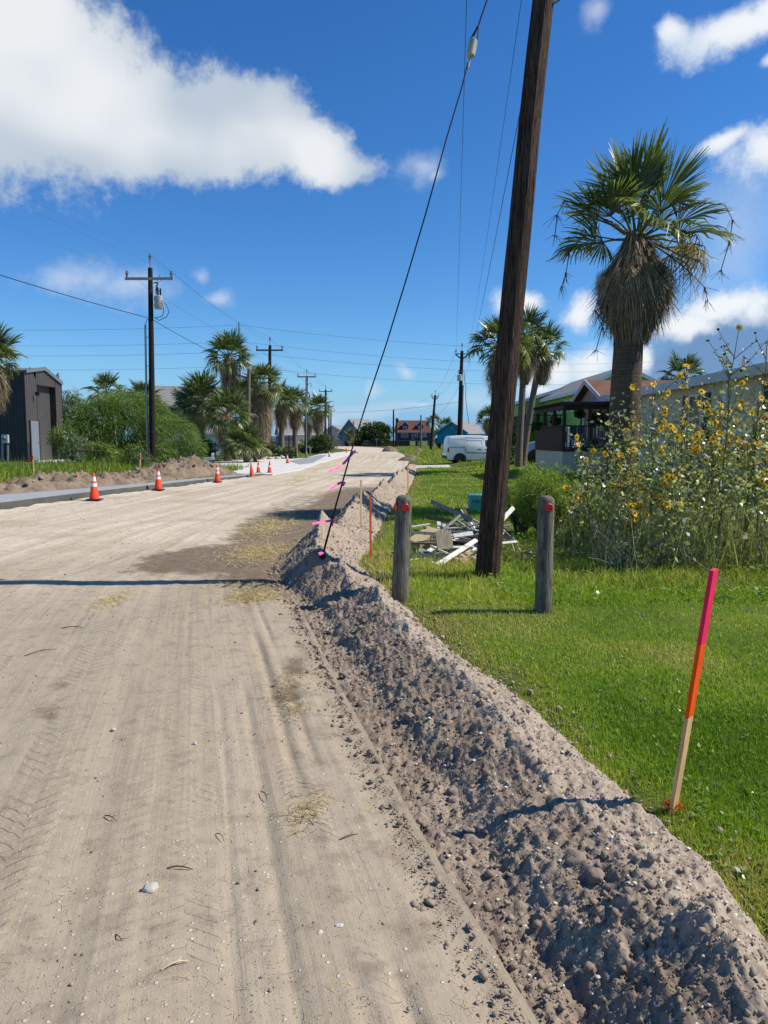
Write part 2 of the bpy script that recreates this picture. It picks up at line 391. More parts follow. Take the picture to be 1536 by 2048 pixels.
def road_mat():
    k = NT('graded_crushed_limestone'); v = k.coord()
    u = k.attr('u'); w = k.attr('v'); far = k.attr('far'); mo = k.attr('moist'); gr = k.attr('grav')
    cu = k.n('ShaderNodeCombineXYZ'); k.l(k.math('MULTIPLY', u, 1.0), cu.inputs[0]); k.l(k.math('MULTIPLY', w, .018), cu.inputs[1])
    streak = k.noise(cu.outputs[0], 26, 3, .6); broad = k.noise(cu.outputs[0], 3.2, 4, .6)
    big = k.noise(v, .55, 6, .62); mid = k.noise(v, 7, 6, .7); fine = k.noise(v, 130, 3, .7)
    vor = k.n('ShaderNodeTexVoronoi'); vor.inputs['Scale'].default_value = 55; k.l(v, vor.inputs['Vector'])
    sc = k.n('ShaderNodeSeparateColor'); k.l(vor.outputs['Color'], sc.inputs[0])
    vor2 = k.n('ShaderNodeTexVoronoi'); vor2.inputs['Scale'].default_value = 120; k.l(v, vor2.inputs['Vector'])
    sc2 = k.n('ShaderNodeSeparateColor'); k.l(vor2.outputs['Color'], sc2.inputs[0])
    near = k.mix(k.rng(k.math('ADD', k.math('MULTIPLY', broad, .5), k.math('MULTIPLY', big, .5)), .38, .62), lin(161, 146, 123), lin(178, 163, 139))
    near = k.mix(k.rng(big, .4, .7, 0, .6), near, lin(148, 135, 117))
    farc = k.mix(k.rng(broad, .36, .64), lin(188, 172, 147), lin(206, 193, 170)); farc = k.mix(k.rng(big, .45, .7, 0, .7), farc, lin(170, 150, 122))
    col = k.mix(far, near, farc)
    col = k.mix(k.math('MULTIPLY', k.rng(mid, .48, .72), .55), col, lin(122, 108, 92))
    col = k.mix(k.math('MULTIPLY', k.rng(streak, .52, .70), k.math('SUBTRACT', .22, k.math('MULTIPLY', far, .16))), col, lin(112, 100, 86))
    m2 = k.rng(k.math('ADD', mo, k.math('MULTIPLY', k.math('SUBTRACT', k.noise(v, 3.2, 6, .68), .5), 1.5)), .30, .74)
    col = k.mix(k.math('MULTIPLY', m2, .88), col, k.mix(k.rng(mid, .4, .65), lin(96, 80, 64), lin(124, 106, 86)))
    g1 = k.math('MULTIPLY', k.rng(sc.outputs[0], .94, .965), k.rng(vor.outputs['Distance'], .42, .22))
    col = k.mix(k.math('MULTIPLY', g1, .9), col, lin(204, 197, 184))
    g2 = k.math('MULTIPLY', k.rng(sc2.outputs[1], .90, .94), k.rng(vor2.outputs['Distance'], .45, .25))
    col = k.mix(k.math('MULTIPLY', g2, .75), col, lin(192, 183, 168))
    g3 = k.math('MULTIPLY', k.rng(sc2.outputs[2], .9, .93), k.rng(vor2.outputs['Distance'], .45, .25))
    col = k.mix(k.math('MULTIPLY', g3, .7), col, lin(84, 74, 64))
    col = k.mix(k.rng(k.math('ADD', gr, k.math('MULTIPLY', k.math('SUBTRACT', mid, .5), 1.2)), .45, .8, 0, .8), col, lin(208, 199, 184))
    h = k.math('ADD', k.math('MULTIPLY', fine, .35), k.math('MULTIPLY', streak, .55))
    near_ = k.rng(w, 10, 5.5)
    for uc, wd, per, sk in ((-.98, .13, .075, 7.), (-1.72, .15, .09, -9.), (-2.5, .15, .08, 6.), (-.42, .10, .06, 10.)):
        du = k.math('ABSOLUTE', k.math('SUBTRACT', k.math('ADD', u, k.math('MULTIPLY', k.noise(v, .5, 1), .25)), uc+.125))
        tr = k.math('SINE', k.math('ADD', k.math('MULTIPLY', w, 6.283/per), k.math('MULTIPLY', du, sk*6.283)))
        tr = k.math('MULTIPLY', k.rng(tr, -.2, .5), k.rng(du, wd, wd*.75)); tr = k.math('MULTIPLY', tr, k.rng(k.noise(v, 1.1, 3), .44, .6)); h = k.math('ADD', h, k.math('MULTIPLY', k.math('MULTIPLY', tr, near_), .62))
    h = k.math('ADD', h, k.math('MULTIPLY', k.math('ADD', g1, k.math('MULTIPLY', g2, .6)), .5)); h = k.math('ADD', h, k.math('MULTIPLY', mid, .9))
    return k.bsdf(col, .96, k.bump(h, .75, .010), 0, .12)
def concrete(name, c1, c2): return dull(name, c1, c2, 1.6, .85, .2, 60, dirt=tuple(x*.75 for x in c1[:3])+(1,), spec=.25)
M_CONC = concrete('pale_fresh_concrete', lin(212, 208, 198), lin(198, 194, 184)); M_KERB = concrete('grey_new_concrete', lin(158, 160, 158), lin(144, 147, 146))
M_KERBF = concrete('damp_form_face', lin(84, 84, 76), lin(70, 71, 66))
# ---- ground sheet to the horizon
ax = axis(-900, 900, -3.5, 9, .16, 1.10); ay = axis(-60, 1500, -1, 16, .16, 1.075)
X, Y = np.meshgrid(ax, ay); Z = gz(X, Y)
inroad = sstep(-.25, .0, X-xk(Y))*sstep(-.25, 0, xl(Y)-X)
yb = sstep(1.0, 1.6, Y)*(1-sstep(46, 50, Y))
inberm = sstep(-.1, .1, X-xl(Y))*sstep(.0, .25, xr(Y)-X)*yb
Z = Z-.10*inroad-.22*inberm
Z = np.where(Y > 260, -.3, Z)
npm('ground', np.stack([X, Y, Z], -1).reshape(-1, 3), grid_faces(len(ay), len(ax)), ground_mat(), smooth=True, own_origin=False)['kind'] = 'structure'
# ---- road
rows = [-2.0]; y = .8
while y < 300: rows.append(y); y += max(.022, .0065*y)
ry = np.array(rows); cc = np.concatenate([np.linspace(0, 1, 330)])
W_ = (1-(1-cc)**1.0)
RX = xk(ry)[:, None]*(1-cc)[None]+(xl(ry)+.06)[:, None]*cc[None]
# pack columns towards the right edge where the camera stands
cc2 = np.where(cc < .35, cc/.35*.62, .62+(cc-.35)/.65*.38)
RX = xk(ry)[:, None]*(1-cc2)[None]+(xl(ry)+.06)[:, None]*cc2[None]; RYm = np.repeat(ry[:, None], len(cc), 1)
def smooth_edge(y): return np.interp(y, [0, 2, 8.6, 14, 24, 40, 60, 110, 200], [.92, .40, -1.25, -1.5, -.6, .85, 1.9, 2.0, -6])
U = RX-smooth_edge(RYm)
Zr = .05*fbm(RX*.35, RYm*.35, 3, 31)+.018*fbm(RX*2.2, RYm*2.2, 3, 32)
Zr += .012*fbm(U*9, RYm*.35, 3, 33)*(1-sstep(18, 30, RYm))                                   # tyre grooves along the road
lug = np.zeros_like(U)
for uc, wd, per, sl_ in ((-1.12, .17, .085, .5), (-.36, .15, .07, -.4), (-1.62, .16, .08, .45), (-2.7, .2, .09, .5)):
    m = np.exp(-((U-uc-.1*fbm(RYm*.2, RYm*0, 2, 40))/wd)**4)*(sstep(.34, .52, vn(RYm*.7, U*1.2, 41))*.9+.1)
    ph = (RYm+sl_*np.abs(U-uc))/per
    lug += m*(.5+.5*np.sin(2*PI*ph))*(.6+.4*vn(U*20, RYm*3, 42))
Zr += .013*lug*(1-sstep(7, 11, RYm))
for uc, dep, wd in ((-.42, .022, .035), (-.30, .016, .03), (-.62, .010, .025), (-.80, .009, .02), (-1.0, .006, .02), (-2.05, .006, .03)):
    Zr -= dep*np.exp(-((U-uc-.05*fbm(RYm*.5, RYm*0+uc, 3, 50))/wd)**2)*sstep(.25, .55, vn(RYm*.7, RYm*0+uc*7, 51))*(1-sstep(6.5, 9.5, RYm))
Zr += .006*fbm(RX*22, RYm*22, 3, 36)*(1-sstep(10, 18, RYm))
Zr -= .02*sstep(-.18, 0, RX-xl(RYm))                                                         # eroded lip beside the trench
Zr += .05*sstep(.5, 0, RX-xk(RYm))*vn(RX*4, RYm*3, 37)*(RYm < 34)
dE = xl(RYm)-RX
moist = .72*np.exp(-((dE-.7)/1.0)**2)*sstep(8.6, 10, RYm)*(1-sstep(19, 30, RYm))+.35*np.exp(-(dE/.5)**2)
def spot(px, py, rx, ry_, amp):
    p = gd(px, py); return amp*np.exp(-(((RX-p.x)/rx)**2+((RYm-p.y)/ry_)**2)**1.5)
moist += spot(390, 1115, .75, .9, .9)+spot(520, 1165, .6, .8, .45)+spot(560, 1045, .7, 2.2, .55)+spot(700, 985, .8, 5, .5)+spot(300, 1140, .7, .4, .25)+spot(590, 1330, .10, .35, .35)+spot(570, 1385, .12, .3, .4)
moist += .45*np.exp(-((U+1.85-.15*fbm(RYm*.4, RYm*0, 2, 61))/.13)**2)*(1-sstep(6, 8, RYm))*sstep(.3, .6, vn(RYm*.8, RYm*0, 62))
moist += .33*sstep(.5, .75, vn(U*.55+3, RYm*.05, 63))*sstep(12, 20, RYm)
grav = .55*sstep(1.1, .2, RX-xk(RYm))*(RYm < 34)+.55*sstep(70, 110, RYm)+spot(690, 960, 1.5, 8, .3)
NV = RX.size
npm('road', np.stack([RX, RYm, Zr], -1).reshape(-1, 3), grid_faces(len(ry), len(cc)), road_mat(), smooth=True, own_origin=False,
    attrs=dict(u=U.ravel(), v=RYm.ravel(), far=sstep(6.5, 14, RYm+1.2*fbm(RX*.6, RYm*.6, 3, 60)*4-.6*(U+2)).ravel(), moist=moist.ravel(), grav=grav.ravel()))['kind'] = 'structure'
def road_z(x, y): return float(.05*fbm(x*.35, y*.35, 3, 31)+.018*fbm(x*2.2, y*2.2, 3, 32))
# ---- the berm of dug soil along the right edge
rows = []; y = 1.25
while y < 52: rows.append(y); y += max(.010, .0042*y)
by = np.array(rows); nc = 150; s = np.linspace(-.06, 1.08, nc)
S_, Yb = np.meshgrid(s, by)
wid = xr(Yb)-xl(Yb)
edge = .05*fbm(Yb*5, Yb*0, 4, 70)*sstep(.4, -.05, S_)+.10*fbm(Yb*2.4, Yb*0+3, 4, 71)*sstep(.6, 1.05, S_)
Xb = xl(Yb)+S_*wid+edge
hc = np.interp(by, [1, 2.5, 5, 7.6, 8.6, 9.6, 11, 13, 16.5, 19, 24, 30, 38, 46, 51], [.175, .165, .155, .18, .29, .38, .36, .36, .44, .38, .34, .34, .28, .22, .05])[:, None]*(1+.55*fbm(by*.9, by*0, 3, 79)[:, None]*2)
sc_ = np.interp(by, [1, 7, 9, 11, 50], [.70, .70, .52, .46, .5])[:, None]+.10*fbm(Yb*1.3, Yb*0, 3, 72)
foot = np.interp(by, [1, 7.5, 9, 50], [.26, .24, .06, .05])[:, None]+.14*fbm(Yb*1.7, Yb*0, 3, 69)
rise = np.clip((S_-foot)/(sc_-foot), 0, 1)
left = rise**1.15
right = np.clip(1-(S_-sc_)/(1.02-sc_), 0, 1)
prof = np.where(S_ < sc_, left, right**1.1)
scal = np.abs(((Yb/.48+.35*fbm(Yb*2, S_*2, 2, 73)*2) % 1)-.5)*2                             # bucket bites on the flank
hb = hc*prof*(1+.85*fbm(Xb*2.4, Yb*2.4, 4, 74))
hb += hc*.30*(scal-.5)*np.sin(np.clip(rise, 0, 1)*PI)*(S_ < sc_)
base = -.05*sstep(-.02, .05, S_)*(1-sstep(foot, foot+.15, S_))*(Yb < 9.5)
w1, c1 = worley(Xb*9, Yb*9, 80); w2, c2 = worley(Xb*22, Yb*22, 81); w3, c3 = worley(Xb*45, Yb*45, 82)
inm = sstep(-.04, .05, S_)*sstep(1.07, .95, S_)
cl = .036*np.clip(.5-w1, 0, 1)*(c1 > .85)*(.5+c1)+.018*np.clip(.6-w2, 0, 1)*(c2 > .6)*(.5+c2)+.016*np.clip(.6-w3, 0, 1)*(c3 > .3)+.030*(.5-np.abs(fbm(Xb*13, Yb*13, 4, 86, .6))*3)
rough = .060*fbm(Xb*6, Yb*6, 6, 83, .66)
Zb = np.where(S_ > .5, .035*sstep(.7, 1.05, S_), 0)+base+hb+(cl+rough)*inm-.14*sstep(.02, -.06, S_)-.16*sstep(1.0, 1.08, S_)
Zb -= .1*sstep(50, 51.5, Yb)
SUNLIT = np.clip(sstep(-.14, .06, S_-sc_+.16*fbm(Xb*4, Yb*4, 4, 95))+.25*fbm(Xb*2, Yb*2, 4, 96), 0, 1)  # mask for painted light: crest and lawn slope bright, shaded road flank dark
bm_o = npm('soil_berm', np.stack([Xb, Yb, Zb], -1).reshape(-1, 3), grid_faces(len(by), nc), M_SOIL, smooth=True, attrs=dict(sunlit=SUNLIT.ravel()))
tag(bm_o, 'long ridge of loose grey dug soil between the road and the lawn', 'soil berm')
def berm_z(x, y):
    i = int(np.searchsorted(by, y)); i = min(max(i, 0), len(by)-1); j = int(np.argmin(np.abs(Xb[i]-x))); return float(Zb[i, j])
# clods over the berm and its foot
cp = []; cs = []
n = 26000; yy = 1.6*np.exp(RNG.uniform(0, 1, n)*math.log(26/1.6)); ss = RNG.beta(1.15, 1.35, n)*1.12-.02
ii = np.clip(np.searchsorted(by, yy), 0, len(by)-1); jj = np.clip(((ss+.06)/1.14*(nc-1)).astype(int), 0, nc-1)
sz = np.minimum(RNG.pareto(2.5, n)*.0030+.0030, .024)*np.clip(yy/4, .8, 2.2)**.5
DB = SUNLIT[ii, jj]; PB = np.stack([Xb[ii, jj], Yb[ii, jj], Zb[ii, jj]+sz*.35], 1)  # clods carry the berm's painted light and shade
ne = 3500; ye = 1.6*np.exp(RNG.uniform(0, 1, ne)*math.log(22/1.6)); xe = xl(ye)-RNG.exponential(.10, ne)*(1+ye*.05)+.03; se = np.minimum(RNG.pareto(2.4, ne)*.003+.003, .022)*np.clip(ye/4, .8, 2)**.5
PB = np.concatenate([PB, np.stack([xe, ye, .05*fbm(xe*.35, ye*.35, 3, 31)+.018*fbm(xe*2.2, ye*2.2, 3, 32)-.01+se*.3], 1)])
ne2 = 1600; ye2 = 1.9*np.exp(RNG.uniform(0, 1, ne2)*math.log(22/1.9)); xe2 = xr(ye2)+RNG.exponential(.12, ne2)*(1+ye2*.05)-.06; se2 = np.minimum(RNG.pareto(2.4, ne2)*.004+.005, .026)*np.clip(ye2/4, .8, 2)**.5
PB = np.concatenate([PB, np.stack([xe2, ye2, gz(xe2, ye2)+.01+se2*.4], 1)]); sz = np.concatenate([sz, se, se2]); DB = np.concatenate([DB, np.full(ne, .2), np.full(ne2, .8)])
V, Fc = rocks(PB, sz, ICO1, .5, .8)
tag(npm('soil_clods', V, Fc, M_SOIL, attrs=dict(sunlit=np.repeat(DB, len(ICO1[0])))), 'crumbs and clods of grey soil scattered over the berm', 'clods', kind='stuff')
M_SHELL = dull('shell_and_lime_bits', lin(216, 208, 194), lin(190, 180, 164), 30, .8, .1)
n = 380; yy = 1.6*np.exp(RNG.uniform(0, 1, n)*math.log(12/1.6)); ss = RNG.uniform(.1, 1, n)
ii = np.clip(np.searchsorted(by, yy), 0, len(by)-1); jj = np.clip(((ss+.06)/1.14*(nc-1)).astype(int), 0, nc-1); sz = RNG.uniform(.004, .012, n)
V, Fc = rocks(np.stack([Xb[ii, jj], Yb[ii, jj], Zb[ii, jj]+sz*.5], 1), sz, ICO1, .2, .5)
tag(npm('shell_bits', V, Fc, M_SHELL), 'pale shell and lime fragments mixed through the berm', 'shell bits', kind='stuff')
# pebbles on the road
n = 8000; yy = 1.6*np.exp(RNG.uniform(0, 1, n)**.8*math.log(18/1.6)); xx = xl(yy)-RNG.uniform(0.02, 1, n)**1.0*np.minimum(yy*.62+.2, 7); sz = np.minimum(RNG.pareto(3, n)*.0018+.0016, .010)*np.clip(yy/4, .8, 2)**.6
zz = .05*fbm(xx*.35, yy*.35, 3, 31)+.018*fbm(xx*2.2, yy*2.2, 3, 32)
V, Fc = rocks(np.stack([xx, yy, zz+sz*.3], 1), sz, ICO1, .25, .7)
tag(npm('road_pebbles', V, Fc, dull('pebble_grey', lin(162, 149, 130), lin(116, 102, 88), 14, .9, .1)), 'small loose pebbles strewn over the dirt road', 'pebbles', kind='stuff')
M_ROCK = dull('pale_limestone_lump', lin(196, 188, 174), lin(168, 158, 142), 18, .9, .4, 60)
M_RUB = dull('grey_rubble', lin(160, 148, 132), lin(126, 114, 100), 18, .9, .4, 60)
M_CLOD = soil_mat('dry_soil_lump', lin(128, 114, 100), lin(150, 136, 120), lin(104, 92, 82), 1.6)
def rock(px, py, r, label, mat, name='stone', z=None, flat=.75, group=None):
    p = gd(px, py); zz = z if z is not None else (berm_z(p.x, p.y) if xl(p.y) < p.x < xr(p.y) else road_z(p.x, p.y))
    v, f = ICO3; sd = RNG.uniform(0, 50); q = v/np.maximum(np.abs(v).max(1, keepdims=True), 1e-6); v = v*.72+q*.22; nz = fbm(v[:, 0]*1.3+sd, v[:, 1]*1.3+v[:, 2]*1.9+sd, 5, 91, .62)+.8*fbm(v[:, 2]*2.6+sd, v[:, 0]*2.6-v[:, 1]*1.7, 5, 92, .75); v = v*RNG.uniform(.7, 1.15, (1, 3))*(1+.75*nz[:, None]); v = v*[1, 1, flat]*r*(.72 if name == 'soil_clod' else 1)
    o = npm(name, v+np.array([p.x, p.y, zz+r*flat*(-.05 if name == 'soil_clod' else .45)]), f, mat, smooth=False)
    return tag(o, label, 'stone' if name == 'stone' else 'soil clod', group)
rock(300, 1786, .030, 'white fist sized stone lying alone on the dirt road', M_ROCK)
rock(227, 1463, .017, 'small white stone on the road nearest its left tyre tracks', M_ROCK)
rock(389, 1492, .015, 'small white stone on the middle of the near road', M_ROCK)
rock(678, 1858, .014, 'flat white pebble at the road edge nearest the trench bottom', M_ROCK, flat=.4)
rock(640, 1872, .012, 'rounded beige pebble left of the flat white pebble', M_ROCK, flat=.5)
for px, py, r, lb in ((935, 1640, .075, 'largest round clod in the trench beside the berm'), (905, 1585, .05, 'clod just behind the largest round clod'), (948, 1740, .06, 'smooth rounded clod in the trench below the largest one'),
                      (1150, 1760, .08, 'big crumbly soil lump half sunk in the berm flank'), (1190, 1795, .06, 'rounded clod at the foot of the big crumbly lump'), (905, 1570, .045, 'clod topping the small cluster up the trench'),
                      (800, 1648, .02, 'small dark stone sitting on the road edge'), (940, 1665, .05, 'grey clod touching the front of the largest round clod'), (1205, 1885, .045, 'blocky clod low in the trench near the picture bottom'), (725, 1395, .05, 'lone round stone at the trench edge far up the road side'), (820, 1440, .05, 'clod midway up the berm flank')):
    rock(px, py, r, lb, M_CLOD, 'soil_clod', group='large clods in the trench')
# ---- kerb and concrete on the left
kw = lambda y: np.interp(y, [17, 20, 23, 27, 36], [2.2, 1.8, 1.2, .8, .7])
ks = np.arange(6, 37.2, .5); prof = [(0, -.06), (0, 1), (-.03, 1.02), (-.35, .93), (-.7, .90), (-.96, 1.03), (-1.0, 1.0), (-1.0, -.06)]
V = []; 
for y in ks:
    hk = float(np.interp(y, [6, 22, 30, 37], [.20, .20, .15, .06])); wk = float(kw(y)); x0 = float(xk(y))-.02
    for a, b in prof: V.append((x0+a*wk, y-a*.2, b*hk if b > 0 else -.06))
npr = len(prof); Fk = []; mi = []
for i in range(len(ks)-1):
    for j in range(npr-1):
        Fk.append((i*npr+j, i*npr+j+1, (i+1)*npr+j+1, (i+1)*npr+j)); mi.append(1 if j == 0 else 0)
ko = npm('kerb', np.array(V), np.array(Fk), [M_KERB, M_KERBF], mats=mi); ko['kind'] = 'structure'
def slab(name, pix, z, mat, t=.12):
    P = [gd(x, y, z) for x, y in pix]; b = MB(); b.prism([(p.x, p.y, p.z-t) for p in P], (0, 0, t)); o = b.build(name, mat); o['kind'] = 'structure'; return o
slab('driveway', [(300, 924), (430, 920.5), (545, 917), (582, 918), (612, 915), (640, 908), (668, 905.5), (700, 902), (708, 904.5), (690, 911.5), (640, 925), (600, 938.5), (545, 948.5), (470, 947), (400, 936), (330, 932)], .05, M_CONC)
slab('pavement', [(575, 922), (640, 910), (655, 910), (625, 926), (600, 929)], .054, concrete('grey_apron_concrete', lin(150, 154, 154), lin(138, 142, 143)), .03)
slab('driveway', [(70, 925), (85, 918.5), (430, 912), (430, 919.5), (250, 926)], .24, M_CONC)
slab('gravel_drive', [(819, 936), (822, 931), (900, 929.5), (990, 929), (1075, 929.5), (1075, 932), (975, 934)], .04, dull('white_gravel', lin(206, 200, 190), lin(172, 164, 152), 8, .95, .5, 30), .04)
# ---- dug soil heaped behind the kerb
def heap(name, label, ya, yb, s0, s1, hfun, seed):
    yy = np.arange(ya, yb, .06); sv = np.linspace(0, 1, 60); Sg, Yg = np.meshgrid(sv, yy)
    Xg = xk(Yg)-kw(Yg)*1.05-(s0+(s1-s0)*Sg)+.25*fbm(Yg*1.2, Sg*3, 3, seed); Yg2 = Yg
    e = np.clip((Yg-ya)/.8, 0, 1)*np.clip((yb-Yg)/.8, 0, 1)
    pr = np.sin(np.clip(Sg, 0, 1)*PI)**.75
    h = hfun(Yg)*pr*(1+.9*fbm(Xg*1.1, Yg*1.1, 4, seed+1))*e
    w1, c1 = worley(Xg*2.4, Yg*2.4, seed+2); w2, c2 = worley(Xg*6, Yg*6, seed+3)
    w3, c3 = worley(Xg*11, Yg*11, seed+6)
    h += e*pr*(.30*np.clip(.6-w1, 0, 1)*(c1 > .45)+.20*np.clip(.6-w2, 0, 1)*(c2 > .3)+.08*np.clip(.6-w3, 0, 1)+.34*fbm(Xg*3, Yg*3, 5, seed+4, .62))
    Zg = .2-.12*(pr < .05)-.1+h+.1*(pr > .05)
    o = npm(name, np.stack([Xg, Yg2, Zg], -1).reshape(-1, 3), grid_faces(len(yy), 60), M_SOIL2, smooth=True)
    tag(o, label, 'soil heap'); return Xg, Yg, Zg
hA = heap('soil_heap', 'low brown heap of dug soil and rubble behind the new kerb', 12, 29.4, .05, 2.1, lambda y: .20+.09*np.sin(y*1.1), 200)
hB = heap('soil_heap', 'tall crumbling soil heap where the kerb meets the driveway', 29.2, 35.5, .1, 2.6, lambda y: np.interp(y, [29, 31.5, 33, 35], [.24, .42, .56, .34]), 230)
k_ = 0
for (Xg, Yg, Zg), cnt in ((hA, 80), (hB, 26)):
    for q in range(cnt):
        i = RNG.integers(6, Xg.shape[0]-6); j = RNG.integers(8, 52); r = min(.05+RNG.pareto(2.5)*.06, .2)
        v, f = ICO1; v = v*RNG.uniform(.55, 1.2, (1, 3))*(1+.12*RNG.normal(size=(len(v), 1)))*[1, 1, .6]*r; a = RNG.uniform(0, 6)
        v = v @ np.array([[math.cos(a), -math.sin(a), 0], [math.sin(a), math.cos(a), .25], [0, 0, 1]])
        tag(npm('rubble_chunk', v+np.array([Xg[i, j], Yg[i, j], Zg[i, j]+r*.2]), f, M_RUB if RNG.random() < .35 else M_CLOD),
            'broken chunk of rubble lying on the low heap behind the kerb' if cnt > 20 else 'broken chunk of rubble on the tall heap by the driveway', 'rubble chunk', 'rubble chunks on the soil heaps')
# far spoil piles along the right side of the road
def pile(px, py, r, h, label, seed):
    p = gd(px, py); a = np.linspace(0, 2*PI, 33)[:-1]; V = [(p.x, p.y, h)]; Fc = []; nr = 9
    for i in range(1, nr+1):
        for t in a:
            q = i/nr; x = p.x+r*q*math.cos(t)*1.3; y = p.y+r*q*math.sin(t); V.append((x, y, h*(1-q)**.8*(1+1.1*float(fbm(x*.8, y*.8, 4, seed)))-.06*(i == nr)))
    for t in range(32): Fc.append((0, 1+t, 1+(t+1) % 32, 0))
    F3 = [(0, 1+t, 1+(t+1) % 32) for t in range(32)]
    for i in range(nr-1):
        for t in range(32):
            b0 = 1+i*32+t; b1 = 1+i*32+(t+1) % 32; F3 += [(b0, b0+32, b1+32), (b0, b1+32, b1)]
    tag(npm('spoil_pile', np.array(V), np.array(F3), M_SOIL2, smooth=True), label, 'soil heap')
pile(780, 903, 1.0, .85, 'far grey spoil pile in front of the dark board fence', 1)
pile(835, 904, .8, .55, 'spoil pile at the road edge left of the purple house', 2)
pile(822, 921, .9, .45, 'small dark spoil pile by the gravel drive mouth', 3)
# ------------------------------------------------------------------ turf
G_STOPS = [(0, lin(84, 114, 32)), (.35, lin(120, 152, 42)), (.65, lin(158, 174, 62)), (.85, lin(184, 176, 98)), (1, lin(188, 166, 122))]
M_GRASS = tinted('grass_blades', G_STOPS, .45, .35, .35, 1.5)
M_WEED = tinted('weed_blades', [(0, lin(78, 98, 34)), (.5, lin(126, 146, 50)), (.85, lin(168, 168, 80)), (1, lin(190, 176, 118))], .5, .35, .3, 1.4)
M_STRAW = tinted('dry_straw', [(0, lin(150, 128, 84)), (.5, lin(196, 176, 124)), (1, lin(222, 206, 160))], .6, .25, .3, 1.1)
def blades(n, x, y, z, h, w, lean=.55, tint=None, nseg=2, bend=None):
    a = RNG.uniform(0, 2*PI, n); t = RNG.beta(1.3, 2.2, n)*lean*1.6
    D = unit(np.stack([np.cos(a)*t, np.sin(a)*t, np.ones(n)], 1)); b = RNG.uniform(0, 2*PI, n)
    S = unit(np.cross(D, np.stack([np.cos(b), np.sin(b), np.zeros(n)], 1)))
    V, Fc, m = ribbons(np.stack([x, y, z], 1), D, S, h, w, RNG.uniform(.1, .6, n) if bend is None else bend, nseg)
    ti = np.clip(.36+.18*RNG.normal(size=n), 0, 1) if tint is None else tint
    return V, Fc, np.repeat(ti, m)
def lawn_density(x, y):
    e = x-xr(y); return sstep(-.12, .35, e+.45*fbm(x*3, y*3, 4, 301))
def sample_lawn(n, y0, y1, xmax=.56, pw=1.0, side=.4):
    y = np.exp(RNG.uniform(math.log(y0), math.log(y1), n)); x0 = xr(y)-.1; x1 = y*xmax+side
    x = x0+(x1-x0)*RNG.random(n); k = (x1 > x0) & (RNG.random(n) < lawn_density(x, y)); return x[k], y[k]
parts = []; tints = []
for n, y0, y1, hh, ww in ((70000, 2.0, 4.2, .055, .0045), (95000, 3.6, 8.5, .05, .006), (85000, 7.5, 17, .07, .011), (52000, 15, 36, .08, .028), (26000, 34, 62, .10, .07)):
    x, y = sample_lawn(n, y0, y1); n = len(x)
    gravel = (y > 46.5) & (y < 53.5) & (x < 11)
    x, y = x[~gravel], y[~gravel]; n = len(x)
    wild = sstep(7.7, 8.4, y+.6*fbm(x*1.2, y*1.2, 3, 305)-.25*(x-2))*sstep(13, 11, y)
    edge = sstep(.55, .0, x-xr(y))
    tt = np.clip(.22+.10*sstep(4, 7, y)+.28*sstep(.55, .8, vn(x*.9+7, y*.9, 306))+.24*fbm(x*.8, y*.8, 4, 303)*2+.14*RNG.normal(size=n)+.12*wild+.10*sstep(6, 14, y)+.75*edge*RNG.random(n)+.55*sstep(3.5, 2.7, y)*sstep(.40, .62, vn(x*1.9+1, y*1.9, 308))*sstep(1.3, .3, x-xr(y))*RNG.random(n)+.32*sstep(.60, .78, vn(x*1.7+3, y*1.7, 307))*RNG.random(n)+(RNG.random(n) < .035)*.5, 0, 1)
    h = hh*RNG.uniform(.5, 1.35, n)*(1+1.6*wild*RNG.random(n))*(1+.6*fbm(x*2.5, y*2.5, 3, 304))
    V, Fc, t = blades(n, x, y, gz(x, y)-.004, h, ww*RNG.uniform(.6, 1.3, n), .75, tt)
    parts.append((V, Fc)); tints.append(t)
n = 60000; y = RNG.uniform(1.0, 15, n); x = .56*y+.35+RNG.random(n)**1.3*np.minimum(6, np.maximum(8.7-.56*y, .5)); k = x > xr(y)+.1; x, y = x[k], y[k]; n = len(x)     # the lawn goes on past the picture's edge
V, Fc, t = blades(n, x, y, gz(x, y)-.004, .07*RNG.uniform(.5, 1.3, n), .010*RNG.uniform(.6, 1.3, n), .75, np.clip(.34+.24*fbm(x*.8, y*.8, 4, 303)*2+.14*RNG.normal(size=n), 0, 1)); parts.append((V, Fc)); tints.append(t)
V, Fc = join(parts)
tag(npm('lawn_grass', V, Fc, M_GRASS, attrs=dict(tint=np.concatenate(tints))), 'short green lawn grass right of the soil berm', 'grass', kind='stuff')
# taller tussocks round the posts, the lumber and below the sunflowers
parts = []; tints = []
def tuft(cx, cy, r, n, h, w, tb=.4):
    a = RNG.uniform(0, 2*PI, n); q = np.sqrt(RNG.random(n))*r; x = cx+q*np.cos(a); y = cy+q*np.sin(a)
    V, Fc, t = blades(n, x, y, gz(x, y)-.005, h*RNG.uniform(.4, 1.2, n), w*RNG.uniform(.7, 1.3, n), .8, np.clip(tb+.2*RNG.normal(size=n), 0, 1), 3, RNG.uniform(.2, .9, n))
    parts.append((V, Fc)); tints.append(t)
for px, py, r, n, h in ((800, 1200, .22, 500, .13), (1087, 1222, .20, 420, .12), (975, 1158, .30, 700, .16), (900, 1150, .55, 900, .14), (745, 1120, .30, 500, .16), (715, 1135, .25, 420, .13), (850, 1180, .5, 700, .10)):
    p = gd(px, py); tuft(p.x, p.y, r, n, h, .007, .45)
for k in range(240):
    y = RNG.uniform(8.2, 13.5); x = RNG.uniform(2.0, .54*y+.4)
    if x > 2.0+.0*y: tuft(x, y, .35, 80, RNG.uniform(.12, .34), .010, RNG.uniform(.3, .75))
V, Fc = join(parts)
